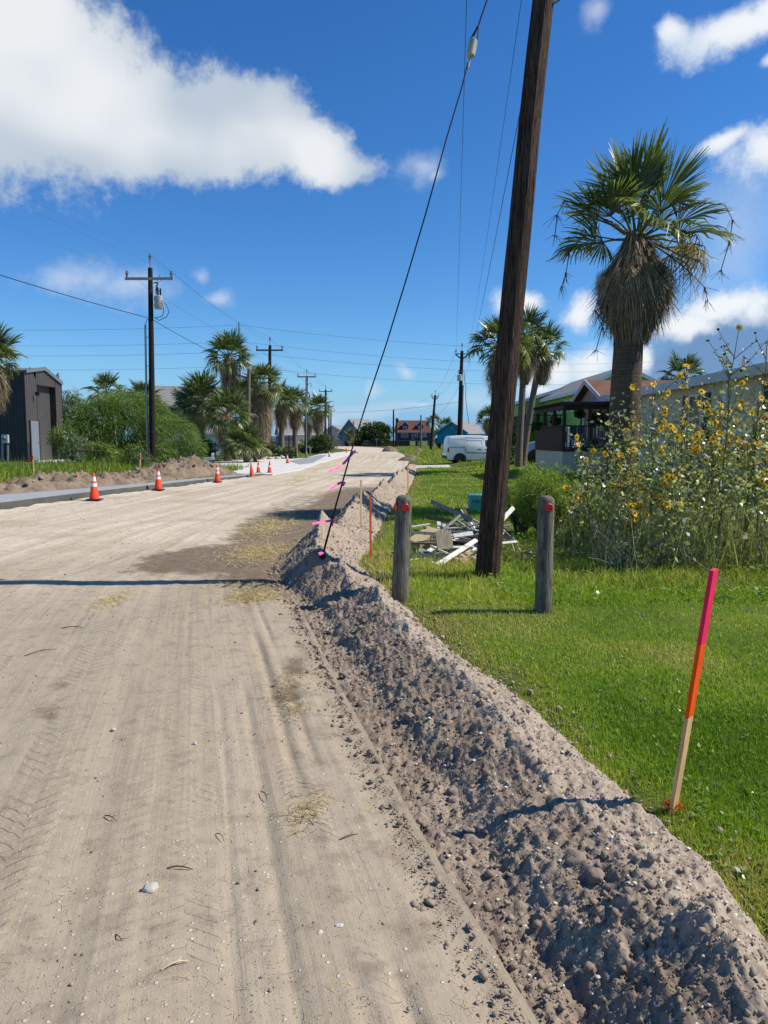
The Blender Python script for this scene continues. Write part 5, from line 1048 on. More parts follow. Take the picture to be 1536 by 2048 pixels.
# ------------------------------------------------------------------ posts
def post_mat():
    k = NT('treated_round_post'); a = k.noise(k.coord((7, 7, .8)), 4, 6, .65); b = k.noise(k.coord((26, 26, 1.5)), 3, 5, .6, 1.5); c = k.noise(k.coord((2, 2, 1.2)), 2, 5, .6)
    col = k.mix(k.rng(a, .36, .64), lin(98, 94, 82), lin(132, 126, 110)); col = k.mix(k.rng(c, .5, .7, 0, .7), col, lin(78, 86, 74)); col = k.mix(k.rng(b, .50, .62, 0, .95), col, lin(58, 53, 46))
    return k.bsdf(col, .85, k.bump(k.math('ADD', a, b), .5, .012), 0, .2)
M_POST = post_mat(); M_RED = dull('red_reflector', lin(214, 22, 18), lin(180, 14, 14), 90, .3, .25, 400, spec=.6)
def post(label, px, py, topx, topy, r, refl):
    p = gd(px, py, .03); t = at(topx, topy, p.y); root = thing('timber_post', label, 'post', tuple(p)); b = MB(); ax_ = (t-p); L = ax_.length; q = ax_.normalized()
    b.lathe([(r*1.03, -.2), (r*1.03, .02), (r*1.0, L*.5), (r*.98, L-.07), (r*.95, L-.045), (r*.80, L-.02), (r*.5, L-.003), (0, L)], p, 40, q); b.build('post_shaft', M_POST, root, smooth=True)
    for (fx, fy), nv in refl:
        n_ = Vector(nv).normalized(); c = at(fx, fy, p.y); base = p+q*(c-p).dot(q); c = base+n_*(r*.985-.001); b = MB(); b.lathe([(.041, -.012), (.041, .006), (.037, .010), (.030, .011), (.029, .008), (.012, .008), (.010, .010), (0, .010)], c, 24, n_); b.build('reflector', M_RED, root, smooth=True)
post('round grey timber post with two red reflectors beside the berm', 799.5, 1202, 808, 990, .086, [((812, 1014), (.22, -1, 0)), ((796, 1013), (-.93, -.42, 0))])
post('round grey timber post with one red reflector on the lawn', 1086, 1224, 1093, 991, .081, [((1097, 1014), (.12, -1, 0))])
# ------------------------------------------------------------------ survey stakes
def wood_mat(name, c1, c2): 
    k = NT(name); a = k.noise(k.coord((14, 14, .8)), 4, 5, .6); col = k.mix(k.rng(a, .35, .65), c1, c2); return k.bsdf(col, .75, k.bump(a, .3, .004), 0, .25)
M_LATH = wood_mat('pine_lath', lin(222, 186, 134), lin(196, 156, 106)); M_SPRAYP = wood_mat('pink_spray_paint', lin(250, 44, 92), lin(236, 40, 90)); M_SPRAYO = wood_mat('orange_spray_paint', lin(252, 92, 10), lin(240, 76, 14)); M_ORODF = wood_mat('faded_orange_paint', lin(196, 84, 46), lin(166, 74, 46))
b0 = gd(1347, 1614, .03); tp = at(1428, 1139, b0.y-.10); root = thing('survey_stake', 'survey stake sprayed pink and orange leaning in the near lawn', 'survey stake', tuple(b0)); w_, t_ = .060, .018
def seg(i, j, mat, nm, par=root):
    b = MB(); a = b0.lerp(tp, i); c = b0.lerp(tp, j); b.lath(a, c, w_, t_, (.72, -.70, 0)) ; return b.build(nm, mat, par, bevel=.0015)
seg(-.06, .395, M_LATH, 'bare_wood'); seg(.395, .70, M_SPRAYO, 'orange_band'); seg(.70, 1.0, M_SPRAYP, 'pink_band')
# sprayed grass at its foot
n = 130; a = RNG.uniform(0, 6.28, n); q = RNG.uniform(.0, .05, n); V, Fc, t = blades(n, b0.x+q*np.cos(a), b0.y+q*np.sin(a), np.full(n, b0.z), RNG.uniform(.02, .05, n), .004, 1.2, RNG.random(n))
tag(npm('painted_grass', V, Fc, tinted('orange_sprayed_grass', [(0, lin(150, 60, 24)), (1, lin(220, 96, 44))]), attrs=dict(tint=t)), 'orange sprayed grass at the foot of the near stake', 'grass', kind='stuff')
def stake(label, px, py, tx, ty, z=0.0, w=.035, t=.012, mat=M_LATH, flag=None, D=None, band=None):
    p = gd(px, py, z) if D is None else at(px, py, D); q = at(tx, ty, p.y); root = thing('survey_stake', label, 'survey stake', tuple(p)); b = MB(); b.lath(p-(q-p)*.08, q, w, t, (.5, -.86, 0)); b.build('lath', mat, root)
    if flag:
        P = [at(x, y, p.y-.02) for x, y in flag]; b = MB(); b.prism(P, (0, -.003, 0)); b.build('flag', M_FLAG, root)
    return root
k = NT('orange_flag'); M_FLAG = k.bsdf(lin(255, 78, 30), .5, None, 0, .4, 0, .4, lin(255, 110, 50))
stake('plain wood lath stake on the berm between guy wire and orange rod', 722, 1046, 722, 960, D=13.0, w=.03); stake('faded orange painted rod stake at the lawn edge of the berm', 741.5, 1122, 740.5, 990, .04, .026, .012, M_ORODF); stake('far wood lath stake on the end of the berm', 816, 978, 816, 931, D=24.5, w=.05, t=.02); stake('tiny far stake beside the gravel drive mouth', 836.5, 911, 836.5, 902, D=76, w=.10, t=.03)
stake('lath stake with a drooping orange flag before the dark garage', 69, 962, 66, 909, D=28, w=.045, flag=[(66, 911), (61, 914), (60, 922), (55, 923), (60, 924.5), (64, 922), (66.5, 917)]); stake('lath stake with an orange flag standing on the kerb', 157, 985, 155, 945, D=24.3, w=.045, flag=[(154.5, 948), (152, 952), (148, 960), (152, 962.5), (155, 959)]); stake('lath stake with an orange flag at the foot of the feathery bush', 280, 946, 281, 906, D=31, w=.05, flag=[(281, 908), (277, 912), (277, 918), (280.5, 919)])
# ------------------------------------------------------------------ traffic cones
M_CONE = dull('orange_cone_plastic', lin(246, 78, 34), lin(232, 66, 28), 5, .45, .1, 40, dirt=lin(196, 78, 48)); M_BAND = dull('white_reflective_band', lin(236, 236, 232), lin(220, 220, 216), 6, .4, 0); M_CBASE = dull('black_rubber_base', lin(56, 44, 40), lin(40, 34, 32), 8, .8, .2)
def cone(label, px, py, ty, D=None, bands=2, base=True, tilt=0.0):
    p = gd(px, py, .03) if D is None else at(px, py, D); h = (py-ty)*p.y/F; root = thing('traffic_cone', label, 'traffic cone', tuple(p), RNG.uniform(0, 6), 'traffic cones along the left kerb'); root.rotation_euler = (0, tilt, 0); s = h/.72; c = p; b = MB()
    rad = lambda z: (.135+(.028-.135)*(z/.72))*s
    b.lathe([(rad(.03)*1.05, .02*s), (rad(.05), .05*s), (rad(.70), .70*s), (rad(.72)*.8, .72*s)], c, 20); b.build('cone_body', M_CONE, root, smooth=True)
    for z0, z1 in ((.36, .45), (.50, .62))[:bands]:
        b = MB(); b.lathe([(rad(z0)+.001*s, z0*s), (rad(z0)+.003*s, z0*s+.001), (rad(z1)+.003*s, z1*s), (rad(z1)+.001*s, z1*s+.001)], c, 20); b.build('reflective_band', M_BAND, root, smooth=True)
    if base: b = MB(); b.box(c+Vector((0, 0, .018*s)), (.37*s, .37*s, .035*s), None, .93); b.build('base', M_CBASE, root, bevel=.006)
    return root
cone('traffic cone nearest the left picture edge with a dented skirt', 189, 1000, 946); cone('traffic cone second from the left by the low heap', 317, 980, 937); cone('traffic cone before the tall soil heap', 435, 964, 930); cone('plain orange cone without bands tilted at the kerb end', 504, 953, 926, bands=0, base=False, tilt=-.06); cone('banded cone left of the pair by the driveway', 517, 946, 922, bands=1, tilt=0); cone('banded cone right of the pair by the driveway', 539, 946, 922, bands=1, tilt=.03)
cone('cone standing on the concrete drive before the slat fence', 575, 927, 909); cone('cone on the pale concrete right of the lamp post', 658.5, 914, 902); cone('small tilted cone by the round shrub', 665, 907, 901, bands=1); cone('farthest tiny cone in the middle of the road bend', 693, 905, 895, bands=0)
# small things on the left
b = MB(); p = gd(426, 919, .08); b.lathe([(.14, 0), (.14, .52), (.10, .56), (0, .57)], p, 12); tag(b.build('marker_post', M_BAND, smooth=True), 'short white marker post beside the left driveway', 'marker post')
p = gd(10, 942, .2); root = thing('meter_pedestal', 'grey electric meter box on two pipes at the left edge', 'meter box', tuple(p)); s = p.y/F
b = MB(); b.tube([at(17, 945, p.y), at(15.5, 890, p.y)], .05, 8); b.tube([at(5, 925, p.y), at(5, 872, p.y)], .05, 8); b.build('pipe', M_STEEL, root, smooth=True); b = MB(); b.box(at(10.5, 878, p.y), (.32, .16, .42)); b.build('meter_housing', M_GREYM, root, bevel=.02); b = MB(); b.lathe([(.10, 0), (.10, .07), (.07, .10), (0, .11)], at(10.5, 876, p.y)-Vector((0, .08, 0)), 12, Vector((0, -1, 0))); b.build('meter_dial', M_PORC, root, smooth=True)
# teal service box and grey pedestal
M_TEAL = dull('teal_polymer', lin(104, 190, 160), lin(92, 174, 146), 4, .55, .1, 60)
p = gd(960, 1024); s = p.y/F; root = thing('utility_box', 'teal ground service box behind the leaning pole', 'utility box', tuple(p)); W2 = 58*s; hh = 31*s; b = MB(); b.box(p+Vector((.12, .28, hh/2)), (W2, .55, hh), None, 1.04); b.build('box_body', M_TEAL, root, bevel=.015); b = MB(); b.box(p+Vector((.12, .28, hh+.012)), (W2*1.06, .59, .03)); b.build('lid', dull('teal_lid', lin(150, 214, 196), lin(136, 200, 182), 4, .5, .05), root, bevel=.01)
def text(s_, loc, size, mat, name, parent, rot=(PI/2, 0, 0)):
    c = bpy.data.curves.new(name, 'FONT'); c.body = s_; c.size = size; c.extrude = .001; c.align_x = 'LEFT'; o = bpy.data.objects.new('tmp', c); COL.objects.link(o); dg = bpy.context.evaluated_depsgraph_get(); me = bpy.data.meshes.new_from_object(o.evaluated_get(dg)); bpy.data.objects.remove(o); me.materials.clear(); o = link(name, me, mat, parent, Vector(loc)-wloc(parent)); o.rotation_euler = rot; return o
M_INK = dull('dark_stencil', lin(40, 84, 76), lin(36, 76, 68), 4, .7, 0)
lx = at(944, 1003, p.y); text('PORT AR', (lx.x, p.y-.004-.012, lx.z-.03), .085, M_INK, 'lettering', root)
p = gd(1011, 1000, .05); p = Vector((at(1011, 880, 18.6).x, 18.6, .05)); root = thing('service_pedestal', 'small grey service box on a stub post right of the leaning pole', 'service box', tuple(p)); c = at(1011, 987, 18.6); b = MB(); b.box(c, (.16, .12, .22)); b.build('cabinet', M_GREYM, root, bevel=.008); b = MB(); b.box(c+Vector((-.02, 0, .125)), (.22, .16, .03)); b.build('hood', M_GREYM, root, bevel=.005); b = MB(); b.bb(c.x-.04, c.x+.04, c.y-.03, c.y+.03, .0, c.z-.1); b.build('stub_post', M_POST, root)
# ------------------------------------------------------------------ lumber pile
M_WG = wood_mat('weathered_grey_board', lin(148, 146, 138), lin(112, 108, 100)); M_WW = wood_mat('white_painted_trim', lin(224, 222, 214), lin(188, 184, 174)); M_WT = wood_mat('raw_split_timber', lin(190, 172, 134), lin(150, 132, 102)); M_WD = wood_mat('dark_board', lin(84, 74, 64), lin(58, 50, 44)); M_WB = wood_mat('tan_plywood', lin(176, 164, 136), lin(148, 136, 110))
gl_ = 'boards in the lumber pile'
def dep(py): return 11.35-(py-1060)*.0155
def plank(x0, y0, x1, y1, w, t, mat, label, cat='board', roll=None, d=0.0, nm='board'):
    a = at(x0, y0, dep(y0)+d); c = at(x1, y1, dep(y1)+d); a.z = max(a.z, .04); c.z = max(c.z, .04); b = MB(); w = w*.78 if nm == 'board' else w; b.bar(a, c, w, t*.85, RNG.uniform(-.5, .5) if roll is None else roll); tag(b.build(nm, mat, bevel=.004), label, cat, gl_)
plank(862, 1003, 945, 1040, .09, .035, M_WG, 'long grey board sticking out of the lumber pile to the upper left', d=-.1, roll=1.2); plank(853, 1033, 907, 1044, .09, .03, M_WD, 'dark board pointing left just under the long grey one', roll=1.1); plank(912, 1043, 946, 1037, .08, .03, M_WG, 'short grey board crossing behind the leaning pole'); plank(868, 1075, 919, 1031, .08, .035, M_WG, 'grey board slanting up to the right in the pile', d=-.25); plank(822, 1066, 874, 1070, .09, .03, M_WG, 'grey board lying level from the left post into the pile', d=-.1, roll=1.2)
plank(912, 1040, 946, 1064, .10, .03, M_WG, 'grey board sloping down behind the pole top of the pile'); plank(924, 1020, 954, 1062, .09, .02, M_WW, 'white trim board standing steepest in the pile'); plank(936, 1040, 960, 1072, .14, .02, M_WG, 'wide pale board behind the pole'); plank(906, 1072, 946, 1067, .09, .03, M_WW, 'white board lying level in the middle of the pile', d=-.2, roll=.9); plank(928, 1018, 934, 1040, .09, .03, M_WD, 'short dark stub at the top of the pile')
plank(827, 1088, 866, 1060, .22, .10, M_WT, 'broad raw split beam at the left of the pile', 'beam', roll=.2, nm='beam'); plank(872, 1082, 904, 1078, .26, .03, M_WB, 'square tan plywood offcut facing the road', 'plywood', roll=1.35, d=-.55, nm='plywood'); plank(852, 1106, 876, 1090, .09, .02, M_WW, 'white strip leaning below the plywood offcut', d=-.1); plank(838, 1099, 868, 1112, .09, .02, M_WW, 'white strip lying in front of the plywood offcut', d=-.1, roll=.8); plank(818, 1109, 926, 1116, .075, .04, M_WG, 'long grey beam lying level across the front of the pile', d=-.2, roll=1.3)
plank(783, 1104, 822, 1107, .06, .03, M_WG, 'board end poking out left of the left post', d=-.2); plank(874, 1140, 953, 1080, .09, .025, M_WW, 'longest white board slanting up across the front of the pile', d=-.25, roll=.6); plank(912, 1136, 953, 1106, .32, .05, M_WT, 'wide splintered plank at the front next to the pole', roll=.25, nm='beam', cat='beam'); plank(849, 1122, 860, 1150, .08, .025, M_WG, 'short grey board pointing at the viewer in the grass', roll=.2); plank(858, 1150, 868, 1140, .08, .02, M_WW, 'small white offcut touching the short grey board'); plank(842, 1154, 851, 1142, .06, .02, M_WW, 'white offcut standing in the grass at the front')
plank(1003, 1041, 1027, 1015, .09, .025, M_WW, 'white board jutting up right of the leaning pole', d=-.2, roll=1.0); plank(996, 1068, 1024, 1079, .09, .03, M_WG, 'grey board poking out low right of the leaning pole', roll=1.0); plank(1000, 1054, 1026, 1078, .04, .02, M_WG, 'thin lath right of the leaning pole'); plank(1000, 1062, 1022, 1066, .03, .02, M_WD, 'thin dark lath right of the leaning pole'); plank(877, 1041, 879, 1061, .08, .02, M_WW, 'white upright offcut behind the slanting grey board', d=.2, roll=.1); plank(887, 1048, 895, 1066, .07, .02, M_WW, 'white offcut leaning beside the upright one', d=.1)
plank(880, 1098, 945, 1078, .16, .04, M_WD, 'dark plank inside the pile under the white board', d=.1); plank(890, 1106, 950, 1066, .12, .04, M_WD, 'dark plank slanting inside the pile behind the white board', d=.15); plank(860, 1092, 940, 1096, .2, .05, M_WD, 'dark plank at the bottom of the pile', d=.3); plank(900, 1060, 952, 1090, .14, .04, M_WG, 'grey plank buried crosswise in the middle of the pile', d=.25); plank(905, 1050, 935, 1072, .10, .03, M_WD, 'dark plank in the gap beside the plywood offcut', d=.1); plank(935, 1045, 990, 1085, .14, .03, M_WG, 'grey plank reaching under the leaning pole', d=.3); plank(884, 1072, 940, 1050, .12, .03, M_WG, 'grey plank at the back of the pile', d=.45)  # darkest boards set low and inside the pile
plank(897, 1128, 918, 1112, .07, .02, M_WG, 'grey splinter beside the wide splintered plank'); plank(826, 1128, 850, 1120, .035, .02, M_WW, 'thin white lath lying in the grass left of the pile'); plank(944, 1108, 956, 1094, .1, .03, M_WW, 'white board end leaning on the wide splintered plank')
for q_ in range(62):
    x_ = RNG.uniform(836, 1000); y_ = RNG.uniform(1050, 1134) if x_ < 960 else RNG.uniform(1050, 1090); an = RNG.normal(0, .55)+(PI if RNG.random() < .5 else 0)*0; L_ = RNG.uniform(30, 80); dx_, dy_ = math.cos(an)*L_/2, math.sin(an)*L_/2*.8
    plank(x_-dx_, y_-dy_, x_+dx_, y_+dy_, RNG.uniform(.05, .09), .02, (M_WG, M_WW, M_WG, M_WW, M_WD)[q_ % 5], 'thin narrow board tangled among the others in the lumber pile', d=RNG.uniform(-.32, .3))
for q_, pix in enumerate(([(1000, 1096), (1030, 1105), (1057, 1110), (1075, 1104)], [(1024, 1086), (1031, 1110)], [(1026, 1074), (1036, 1092), (1043, 1106)], [(1000, 1104), (1040, 1118), (1072, 1112)])):
    b = MB(); b.tube([at(x, y, dep(y)+.1) for x, y in pix], .006, 5); tag(b.build('stick', M_WW if q_ in (1, 2) else M_DEADW), ('thin springy stick curving right out of the pile', 'straight pale stick stuck steeply in the grass right of the pole', 'bent pale stick right of the leaning pole', 'lowest thin stick lying toward the right post')[q_], 'stick')
M_BLUE = dull('blue_plastic', lin(24, 96, 176), lin(20, 82, 156), 5, .4, 0)
def scrap(pix, D, label):
    P = [at(x, y, D) for x, y in pix]; b = MB(); b.prism(P, (.01, .05, .01)); tag(b.build('plastic_scrap', M_BLUE), label, 'plastic scrap')
scrap([(818, 1124), (824, 1122), (825, 1134), (819, 1137)], 10.2, 'blue plastic scrap behind the left post'); scrap([(880, 1157), (885, 1142), (890, 1140), (887, 1150), (883, 1158)], 9.7, 'blue plastic strip in the grass in front of the pile')
# ------------------------------------------------------------------ buildings
def paint(name, c, rough=.75, bump=.1): return dull(name, c, tuple(x*.9 for x in c[:3])+(1,), 2.5, rough, bump, 40, dirt=tuple(x*.82 for x in c[:3])+(1,))
def shingle(name, c1, c2):
    k = NT(name); t = k.n('ShaderNodeTexBrick'); v = k.coord((1, 1, 1)); k.l(v, t.inputs['Vector']); t.inputs['Scale'].default_value = 3.0; t.inputs['Brick Width'].default_value = .9; t.inputs['Row Height'].default_value = .4; t.inputs['Mortar Size'].default_value = .012; t.inputs['Color1'].default_value = c1; t.inputs['Color2'].default_value = c2; t.inputs['Mortar'].default_value = tuple(x*.5 for x in c1[:3])+(1,)
    col = k.mix(k.rng(k.noise(v, 1.2, 5), .4, .7, 0, .4), t.outputs[0], tuple(x*.75 for x in c2[:3])+(1,)); return k.bsdf(col, .9, k.bump(k.noise(v, 60, 3), .3, .01), 0, .2)
M_GLASS = dull('dark_window_glass', lin(52, 62, 72), lin(38, 46, 56), 1, .08, 0, spec=.8); M_WHITE = paint('white_trim', lin(226, 228, 228)); M_SHG = shingle('grey_shingle', lin(150, 146, 142), lin(134, 130, 126)); M_SHB = shingle('brown_shingle', lin(128, 92, 76), lin(108, 76, 62)); M_SHO = shingle('orange_brown_shingle', lin(118, 80, 64), lin(104, 68, 54)); M_DARKW = wood_mat('dark_stained_wood', lin(84, 62, 52), lin(58, 42, 36))
def siding(b, a, c, z0, z1, step=.2, lip=.03):
    """clapboard wall from a to c (xy), outward = left of a->c"""
    a = Vector((a[0], a[1], 0)); c = Vector((c[0], c[1], 0)); d = (c-a).normalized(); o = Vector((-d.y, d.x, 0)); z = z0
    while z < z1-1e-6:
        h = min(step, z1-z); p = [a+o*lip, c+o*lip, c+o*.003, a+o*.003]; zz = [z, z, z+h, z+h]
        q = [Vector((v.x, v.y, e)) for v, e in zip(p, zz)]; q2 = [Vector((a.x, a.y, z)), Vector((c.x, c.y, z))]
        b.add(q, [(0, 1, 2, 3)]); b.add([q[0], q[1], q2[1], q2[0]], [(0, 3, 2, 1)]); z += h
def window(root, c, w, h, nrm, frame=M_WHITE, pane=M_GLASS, bars=(1, 1), name='window', fw=.07):
    """c centre, nrm outward horizontal direction"""
    n = Vector((nrm[0], nrm[1], 0)).normalized(); u = Vector((-n.y, n.x, 0)); c = Vector(c); q = Matrix((u, n, Vector((0, 0, 1)))).transposed(); b = MB(); t = .07
    for s_ in (-1, 1):
        b.box(c+u*s_*(w/2-fw/2)+n*.03, (fw, t, h), q); b.box(c+Vector((0, 0, s_*(h/2-fw/2)))+n*.03, (w-2*fw, t, fw), q)
    for i in range(1, bars[0]+1 if bars[0] > 1 else 1): b.box(c+u*(-w/2+w*i/bars[0])+n*.03, (fw*.5, t*.8, h-2*fw), q) if i < bars[0] else None
    for i in range(1, bars[1]): b.box(c+Vector((0, 0, -h/2+h*i/bars[1]))+n*.032, (w-2*fw, t*.75, fw*.5), q)
    o = b.build(name, frame, root); b = MB(); b.box(c+n*.012, (w-fw, .02, h-fw), q); b.build('pane', pane, o); return o
def gable(name, label, cat, c, rz, L, Wd, z0, eave, ridge, wall, roof, oh=.45, wins=(), trim=M_WHITE, wall_z0=None, skirtwall=None, fascia=True, posts=None):
    """gabled house about local origin: ridge along local X, length L, width Wd (local Y)"""
    root = thing(name, label, cat, (0, 0, 0)); wz = z0 if wall_z0 is None else wall_z0; x, y = L/2, Wd/2; b = MB()
    b.add([(-x, -y, wz), (x, -y, wz), (x, y, wz), (-x, y, wz), (-x, -y, eave), (x, -y, eave), (x, y, eave), (-x, y, eave), (-x, 0, ridge), (x, 0, ridge)], [(0, 1, 5, 4), (2, 3, 7, 6), (1, 2, 6, 9, 5), (3, 0, 4, 8, 7), (0, 3, 2, 1)])
    b.build('wall', wall, root); sl = (ridge-eave)/y; t = .14; b = MB(); X_ = x+oh; Y_ = y+oh; ze = eave-sl*oh
    for s_ in (-1, 1): b.add([(-X_, s_*Y_, ze+.03), (X_, s_*Y_, ze+.03), (X_, 0, ridge+.03), (-X_, 0, ridge+.03), (-X_, s_*Y_, ze+t+.03), (X_, s_*Y_, ze+t+.03), (X_, 0, ridge+t+.03), (-X_, 0, ridge+t+.03)], [(0, 3, 2, 1) if s_ < 0 else (0, 1, 2, 3), (4, 5, 6, 7) if s_ < 0 else (7, 6, 5, 4), (0, 1, 5, 4), (1, 2, 6, 5), (3, 0, 4, 7)])
    b.build('roof', roof, root)
    if fascia:
        b = MB()
        for sx in (-1, 1):
            for s_ in (-1, 1): b.bar((sx*(X_+.012), s_*Y_, ze+.02), (sx*(X_+.012), 0, ridge+.02), .03, .24)
        for s_ in (-1, 1): b.bar((-X_, s_*(Y_+.012), ze+.06), (X_, s_*(Y_+.012), ze+.06), .03, .22)
        b.build('fascia', trim, root)
    for wd in wins:
        f, u, z, w, h = wd[:5]; n = {'-y': (0, -1), '+y': (0, 1), '-x': (-1, 0), '+x': (1, 0)}[f]; c_ = {'-y': (u, -y, z), '+y': (u, y, z), '-x': (-x, u, z), '+x': (x, u, z)}[f]; window(root, c_, w, h, n, trim, bars=wd[5] if len(wd) > 5 else (1, 1))
    if posts:
        for (u, v) in posts: b = MB(); b.box((u, v, (z0+wz)/2), (.35, .35, wz-z0)); b.build('stilt', M_DARKW, root)
    root.location = (c[0], c[1], 0); root.rotation_euler = (0, 0, rz); return root
# ---- dark metal garage on the left
M_CORR = paint('charcoal_steel_cladding', lin(78, 73, 71), .5); M_CORRD = paint('black_steel_wainscot', lin(48, 46, 48), .5); M_CORRS = paint('dark_side_cladding', lin(40, 42, 47), .5)
DG = 52.0; gzv = .24; A = Vector((at(55, 880, DG).x, DG, 0)); Bv = Vector((at(127, 880, DG+5.2).x, DG+5.2, 0)); hE = at(58, 740, DG).z; hP = at(93, 737, DG+2.6).z+.0; hR = at(126, 768, DG+5.2).z
dA = (Bv-A); Wf = dA.length; u = dA.normalized(); n_ = Vector((u.y, -u.x, 0)); root = thing('metal_garage', 'tall charcoal metal garage with a roll up door at the left edge', 'garage', (A.x, A.y, gzv))
def ribbed(b, a, c, z0, top, step=.3, h=.035):
    a = Vector((a[0], a[1], 0)); c = Vector((c[0], c[1], 0)); L = (c-a).length; d = (c-a)/L; o = Vector((d.y, -d.x, 0)); s = 0; prof = []
    while s < L: prof += [(s, 0), (min(s+step*.62, L), 0), (min(s+step*.72, L), h), (min(s+step*.9, L), h)]; s += step
    prof.append((L, 0)); vs = []
    for q, e in prof: p = a+d*q+o*e; vs += [(p.x, p.y, z0(q/L) if callable(z0) else z0), (p.x, p.y, top(q/L))]
    b.add(vs, [(2*i, 2*i+2, 2*i+3, 2*i+1) for i in range(len(prof)-1)])
topf = lambda t: np.interp(t, [0, .46, 1], [hE, hE+.55, hR]) if False else float(np.interp(t, [0, .5, 1], [hE-.1, hP-.05, hR]))
fr = lambda t: A+dA*t
dz1 = at(95, 772, DG+2.8).z
b = MB(); ribbed(b, fr(0), fr(.29), 1.5, topf); ribbed(b, fr(.82), fr(1), 1.5, topf); ribbed(b, fr(.29), fr(.82), dz1, lambda t: topf(.29+.53*t)); b.build('front_wall', M_CORR, root)
b = MB(); ribbed(b, fr(0), fr(.29), gzv, lambda t: 1.5); b.build('wainscot', M_CORRD, root); b = MB(); ribbed(b, fr(.82), fr(1), gzv, lambda t: 1.5); b.build('wainscot', M_CORRD, root)
C_ = A+Vector((-9, 3.0, 0)); Bk = Bv-n_*12; Ck = C_-n_*12
b = MB(); ribbed(b, C_, A, gzv, lambda t: hE-.1-.6*(1-t)); b.build('side_wall', M_CORRS, root); b = MB(); ribbed(b, Bv, Bk, gzv, lambda t: hR); b.build('far_wall', M_CORR, root)
pk = fr(.5); b = MB(); o = n_*.12; pA = A+o; pB = Bv+o; pP = pk+o; back = -n_*12
for (p, zp), (q, zq) in (((pA, hE), (pP, hP+.05)), ((pP, hP+.05), (pB, hR+.1))):
    v = [Vector((p.x, p.y, zp)), Vector((q.x, q.y, zq)), Vector((q.x, q.y, zq))+back, Vector((p.x, p.y, zp))+back]; b.add(v+[w+Vector((0, 0, -.12)) for w in v], [(0, 1, 2, 3), (7, 6, 5, 4), (0, 4, 5, 1), (1, 5, 6, 2), (3, 7, 4, 0)])
v = [Vector((pA.x, pA.y, hE)), Vector((C_.x, C_.y, hE-.6)), Vector((Ck.x, Ck.y, hE-.6)), Vector((pA.x, pA.y, hE))+back]; b.add(v, [(0, 1, 2, 3)])
b.build('roof', paint('dark_steel_roof', lin(96, 100, 104), .4), root); b = MB()
for (p, zp), (q, zq) in (((pA, hE), (pP, hP+.05)), ((pP, hP+.05), (pB, hR+.1))): b.bar((p.x, p.y, zp-.06), (q.x, q.y, zq-.06), .06, .26)
b.build('rake_trim', paint('slate_trim', lin(104, 116, 122), .5), root)
b = MB(); zz = gzv+.02; rec = -n_*.45; a1 = fr(.30)+rec; a2 = fr(.81)+rec
while zz < dz1-.02:
    h_ = min(.26, dz1-zz); p = [Vector((a1.x, a1.y, zz)), Vector((a2.x, a2.y, zz)), Vector((a2.x, a2.y, zz+h_))+n_*.03, Vector((a1.x, a1.y, zz+h_))+n_*.03]; b.add(p, [(0, 1, 2, 3)]); zz += h_
b.build('rolling_door', paint('grey_rolling_door', lin(78, 77, 76), .5), root); b = MB()
for t in (.29, .82):
    p = fr(t); q = p+rec; b.add([(p.x, p.y, gzv), (q.x, q.y, gzv), (q.x, q.y, dz1), (p.x, p.y, dz1)], [(0, 1, 2, 3)])
p, q = fr(.29), fr(.82); b.add([(p.x, p.y, dz1), (q.x, q.y, dz1), (q.x+rec.x, q.y+rec.y, dz1), (p.x+rec.x, p.y+rec.y, dz1)], [(0, 1, 2, 3)]); b.build('door_jamb', M_CORRD, root)
b = MB(); p = fr(.17)+n_*.05; qm = Matrix((u, n_, Vector((0, 0, 1)))).transposed(); dh = at(68, 842, DG+1).z-gzv; b.box(Vector((p.x, p.y, gzv+dh/2)), (1.05, .1, dh), qm); o = b.build('entry_door', paint('grey_blue_door', lin(112, 122, 130), .5), root); b = MB(); b.box(Vector((p.x, p.y, gzv+dh*.45))+n_*.08+u*.42, (.05, .08, .12), qm); b.build('handle', M_STEEL, o)
b = MB(); 
for s_ in (-1, 1): b.box(Vector((p.x, p.y, gzv+dh/2))+u*s_*.6, (.12, .14, dh+.1), qm)
b.build('door_frame', M_CORRD, root)
b = MB(); p = at(71, 787, DG+1.0)+n_*.15; b.box(p, (.16, .3, .22), qm); b.lathe([(.05, 0), (.12, .16)], p+Vector((0, 0, -.2)), 8); b.build('wall_lamp', M_CORRD, root)
# ---- grey roofed house behind the left palms
gable('grey_roof_house', 'pale house with a plain grey roof behind the left palms', 'house', (at(352, 880, 92).x, 96), .25, 11, 9, 0, 3.3, 8.3, M_WHITE, M_SHG, wins=[('-y', 0, 1.8, 1.2, 1.2)])
gable('white_house', 'low white house wall glimpsed between the left palms', 'house', (at(415, 880, 84).x, 84), .1, 5, 4, 0, 2.5, 3.2, M_WHITE, M_SHG)
